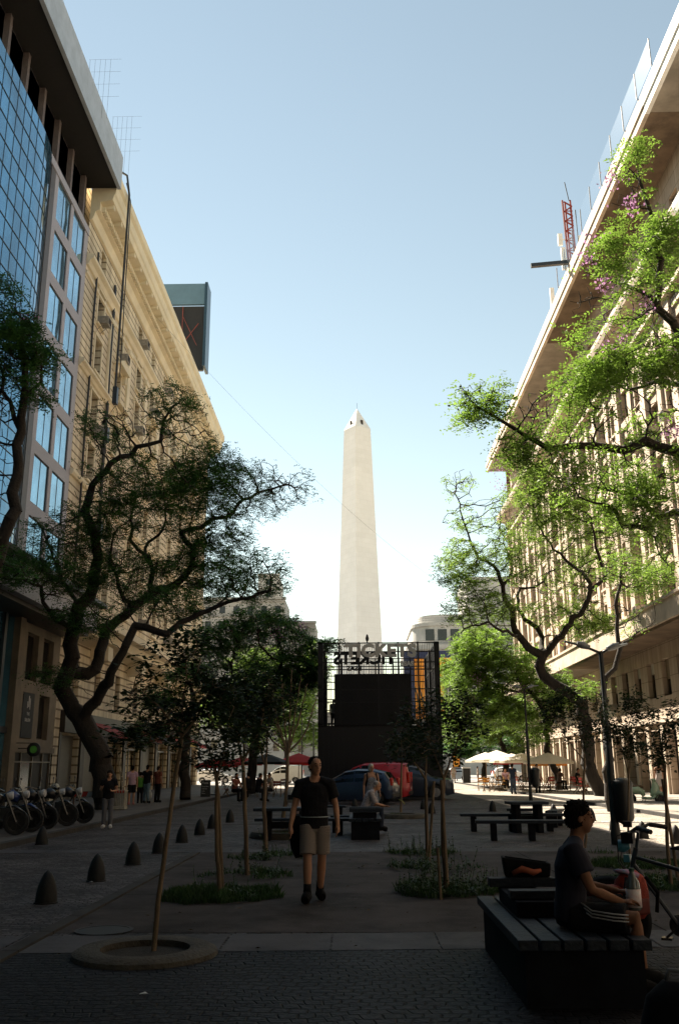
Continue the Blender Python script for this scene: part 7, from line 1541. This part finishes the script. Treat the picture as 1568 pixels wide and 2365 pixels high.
for i, (px, Y, lb, m) in enumerate(((692 - 150, 47, 'diner in a red top seated at the left cafe, nearest the menu board', mat('rust_top', (.18, .05, .03))), (596, 46, 'diner in a black shirt seated under the dark green parasol', BLKT), (575, 52, 'standing diner in black between the red parasols', BLKT), (628, 48, 'diner in a pale shirt seated right of the dark green parasol', mat('beige_shirt', (.35, .3, .25))))):
    q = at(px, 1800, Y); person(lb, (q.x, Y, .46), R(50 + 80 * i), sit(), vox=.022, top=m, bottom=BLKT, legs='long', group='diners at the left cafe')
for i, (px, dz, rz, lb) in enumerate(((770, 0, 30, 'person standing on the kiosk deck at its left end behind the bars'), (793, 0, 200, 'person in black on the kiosk deck beside another'))):
    q = at(px, 1640, 55.5); person(lb, (q.x, 55.5, 3.87), R(rz), stand(), vox=.025, top=(mat('beige_shirt', (.35, .3, .25)) if i == 0 else BLKT), bottom=BLKT, legs='long', H=1.65)
# ================================================================ BICYCLE, BAGS
BX, BY = 2.68, 8.4
bk = thing('bicycle', 'dark city bicycle with blue fittings parked beside the seated man', 'bicycle', (BX, BY, .006), R(152))
def bwheel(x, r=.34):
    M = Matrix.Translation((x, 0, r)) @ Matrix.Rotation(R(90), 4, 'X')
    b = MB(); b.lathe([(r - .03, -.018), (r, 0), (r - .03, .018), (r - .04, 0), (r - .03, -.018)], n=40, M=M); w = b.build('wheel', TYRE, bk, smooth=True)
    b = MB(); b.lathe([(r - .035, -.01), (r - .035, .01), (r - .05, 0), (r - .035, -.01)], n=36, M=M); b.lathe([(.001, -.03), (.02, -.03), (.02, .03), (.001, .03)], n=10, M=M)
    for k in range(20): a = k * math.pi / 10; b.bar((x, .015 * (-1) ** k, r), (x + (r - .045) * math.cos(a), 0, r + (r - .045) * math.sin(a)), .003)
    b.build('rim', RIM, w)
bwheel(.53); bwheel(-.50)
b = MB(); BF = mat('dark_bicycle_frame', (.02, .03, .045), rough=.35)
b.tube([(.30, 0, .78), (-.03, 0, .30)], .019, 8); b.tube([(.28, 0, .84), (-.20, 0, .72)], .017, 8); b.tube([(-.03, 0, .30), (-.24, 0, .82)], .016, 8); b.tube([(-.2, .02, .72), (-.5, .04, .34)], .01, 6); b.tube([(-.2, -.02, .72), (-.5, -.04, .34)], .01, 6); b.tube([(-.03, .03, .30), (-.5, .04, .34)], .01, 6); b.tube([(-.03, -.03, .30), (-.5, -.04, .34)], .01, 6); b.tube([(.27, 0, .92), (.32, 0, .74)], .022, 8)
b.build('frame', BF, bk, smooth=40)
b = MB(); 
for s in (-1, 1): b.tube([(.33, s * .03, .72), (.42, s * .05, .5), (.53, s * .05, .34)], .011, 7)
b.tube([(.27, 0, .9), (.24, 0, 1.04), (.28, 0, 1.06)], .015, 7); b.build('fork', BF, bk, smooth=40)
b = MB(); b.tube([(.12, -.33, 1.08), (.2, -.25, 1.10), (.28, -.08, 1.06), (.28, .08, 1.06), (.2, .25, 1.10), (.12, .33, 1.08)], .013, 8)
for s in (-1, 1): b.tube([(.19, s * .26, 1.10), (.06, s * .36, 1.075)], .021, 8); b.tube([(.2, s * .24, 1.09), (.26, s * .3, 1.05)], .006, 5); b.tube([(.24, s * .16, 1.08), (.4, s * .12, 1.02), (.42, s * .04, .8), (.36, 0, .7)], .005, 5)
b.cbox((.33, 0, 1.0), (.1, .12, .09)); b.cbox((.3, .12, 1.12), (.07, .05, .05)); b.build('handlebar', BLKM, bk, smooth=40)
b = MB(); b.lathe([(.01, .06), (.05, .05), (.055, 0), (.02, -.05)], n=14, M=Matrix.Translation((.37, 0, .93)) @ Matrix.Rotation(R(90), 4, 'Y')); b.cbox((.35, .0, .83), (.05, .09, .06)); b.build('front_lamp', mat('sky_blue_plastic', (.05, .22, .30), rough=.4), bk, smooth=40)
b = MB(); b.tube([(-.36, 0, .92), (-.28, 0, .94), (-.1, 0, .93), (-.02, 0, .92)], [.05, .08, .045, .015], 10, sq=.5); b.tube([(-.24, 0, .8), (-.26, 0, .92)], .013, 7); b.build('saddle', BLKT, bk, smooth=40)
b = MB(); 
for k in range(3): b.bar((-.25, -.05 + k * .05, .74), (-.75, -.05 + k * .05, .74), .01)
b.bar((-.7, -.07, .74), (-.5, -.05, .36), .01); b.bar((-.7, .07, .74), (-.5, .05, .36), .01); b.bar((-.25, .06, .74), (-.75, .06, .74), .01); b.build('rear_rack', BLKM, bk)
b = MB(); b.lathe([(.001, -.01), (.09, -.01), (.09, .01), (.001, .01)], n=20, M=Matrix.Translation((-.03, -.06, .3)) @ Matrix.Rotation(R(90), 4, 'X')); b.bar((-.03, -.08, .3), (.1, -.09, .19), .02); b.bar((-.03, .08, .3), (-.15, .09, .42), .02); b.cbox((.1, -.13, .18), (.09, .09, .02)); b.cbox((-.15, .13, .43), (.09, .09, .02)); b.build('crank', CHROM, bk)
# red rucksack hanging on the rack, pannier, shoulder bag, black rucksack
REDF = mat('red_orange_fabric', (.34, .035, .015), rough=.8, var=.25, scale=9, bump=.3)
q = at(1462, 2122, 8.0); t = thing('rucksack', 'red rucksack with a pink and blue patterned top beside the bicycle', 'rucksack', (q.x, 8.0, q.z), R(20))
b = MB(); b.tube([(0, 0, 0), (.0, 0, .05), (0, 0, .2), (.0, 0, .30), (-.01, 0, .35)], [.10, .15, .155, .13, .07], 16, sq=.7); b.build('bag', REDF, t, smooth=True)
b = MB(); b.tube([(-.02, 0, .325), (-.01, 0, .355), (-.01, 0, .37)], [.13, .10, .03], 14, sq=.7); b.build('patterned_top', mat('pink_blue_pattern', (.5, .15, .25), col2=(.05, .2, .28), scale=14, rough=.8), t, smooth=True)
b = MB(); b.tube([(.08, -.1, .32), (.17, -.12, .2), (.16, -.1, .05)], .016, 7); b.build('strap', BLKT, t, smooth=True); b = MB(); b.tube([(-.1, -.1, .32), (-.15, -.13, .2), (-.14, -.1, .04)], .016, 7); b.build('strap', BLKT, t, smooth=True)
b = MB(); b.cbox((0, -.11, .1), (.17, .04, .12)); b.build('front_pocket', mat('dark_red_fabric', (.12, .015, .01)), t, bevel=.02)
q = at(1403, 2110, 8.0); t = thing('pannier_bag', 'dark red pannier hanging on the bicycle behind the bottle', 'pannier', (q.x, 7.95, .34), R(25))
b = MB(); b.box(-.15, .15, -.07, .07, 0, .32); b.build('bag', mat('maroon_fabric', (.16, .02, .015), rough=.8, bump=.2), t, bevel=.04)
b = MB(); b.box(-.155, .155, -.085, .075, .25, .345); b.build('flap', REDF, t, bevel=.03)
q = at(1218, 2046, 8.9); t = thing('shoulder_bag', 'open black bag with an orange cloth inside on the bench rail', 'bag', (q.x, 8.9, .655), R(-4))
b = MB(); b.add([(-.2, -.08, 0), (.2, -.08, 0), (.2, .08, 0), (-.2, .08, 0), (-.22, -.1, .17), (.21, -.1, .12), (.21, .1, .12), (-.22, .1, .17), (-.19, -.08, .165), (.18, -.08, .115), (.18, .08, .115), (-.19, .08, .165)], [(0, 3, 2, 1), (0, 1, 5, 4), (1, 2, 6, 5), (2, 3, 7, 6), (3, 0, 4, 7), (4, 5, 9, 8), (5, 6, 10, 9), (6, 7, 11, 10), (7, 4, 8, 11)]); b.build('bag', BLKT, t, bevel=.012)
b = MB(); b.tube([(-.14, -.095, .03), (-.05, -.1, .07), (.05, -.1, .04), (.12, -.095, .06)], [.02, .03, .028, .015], 8); b.build('orange_cloth', mat('orange_cloth', (.35, .08, .03)), t, smooth=True)
q = at(1535, 2230, 5.6); t = thing('rucksack', 'big black rucksack standing on the setts at the lower right corner', 'rucksack', (q.x, 5.4, .006), R(-20))
b = MB(); b.tube([(0, 0, 0), (0, 0, .06), (0, 0, .25), (.0, 0, .42), (.0, 0, .50)], [.18, .22, .22, .17, .08], 18, sq=.75); b.build('bag', mat('black_nylon', (.008, .008, .009), rough=.9, spec=.1, bump=.3, bscale=8), t, smooth=True)
b = MB(); b.cbox((0, -.17, .17), (.26, .07, .22)); b.build('front_pocket', BLKT, t, bevel=.03)
b = MB(); b.tube([(-.06, 0, .49), (-.04, 0, .55), (.04, 0, .55), (.06, 0, .49)], .012, 7); b.build('handle', mat('grey_webbing', (.12, .12, .12)), t, smooth=True); b = MB(); b.tube([(-.12, -.17, .32), (-.12, -.215, .2), (-.12, -.2, .08)], .009, 6); b.build('strap', mat('grey_webbing', (.12, .12, .12)), t, smooth=True)
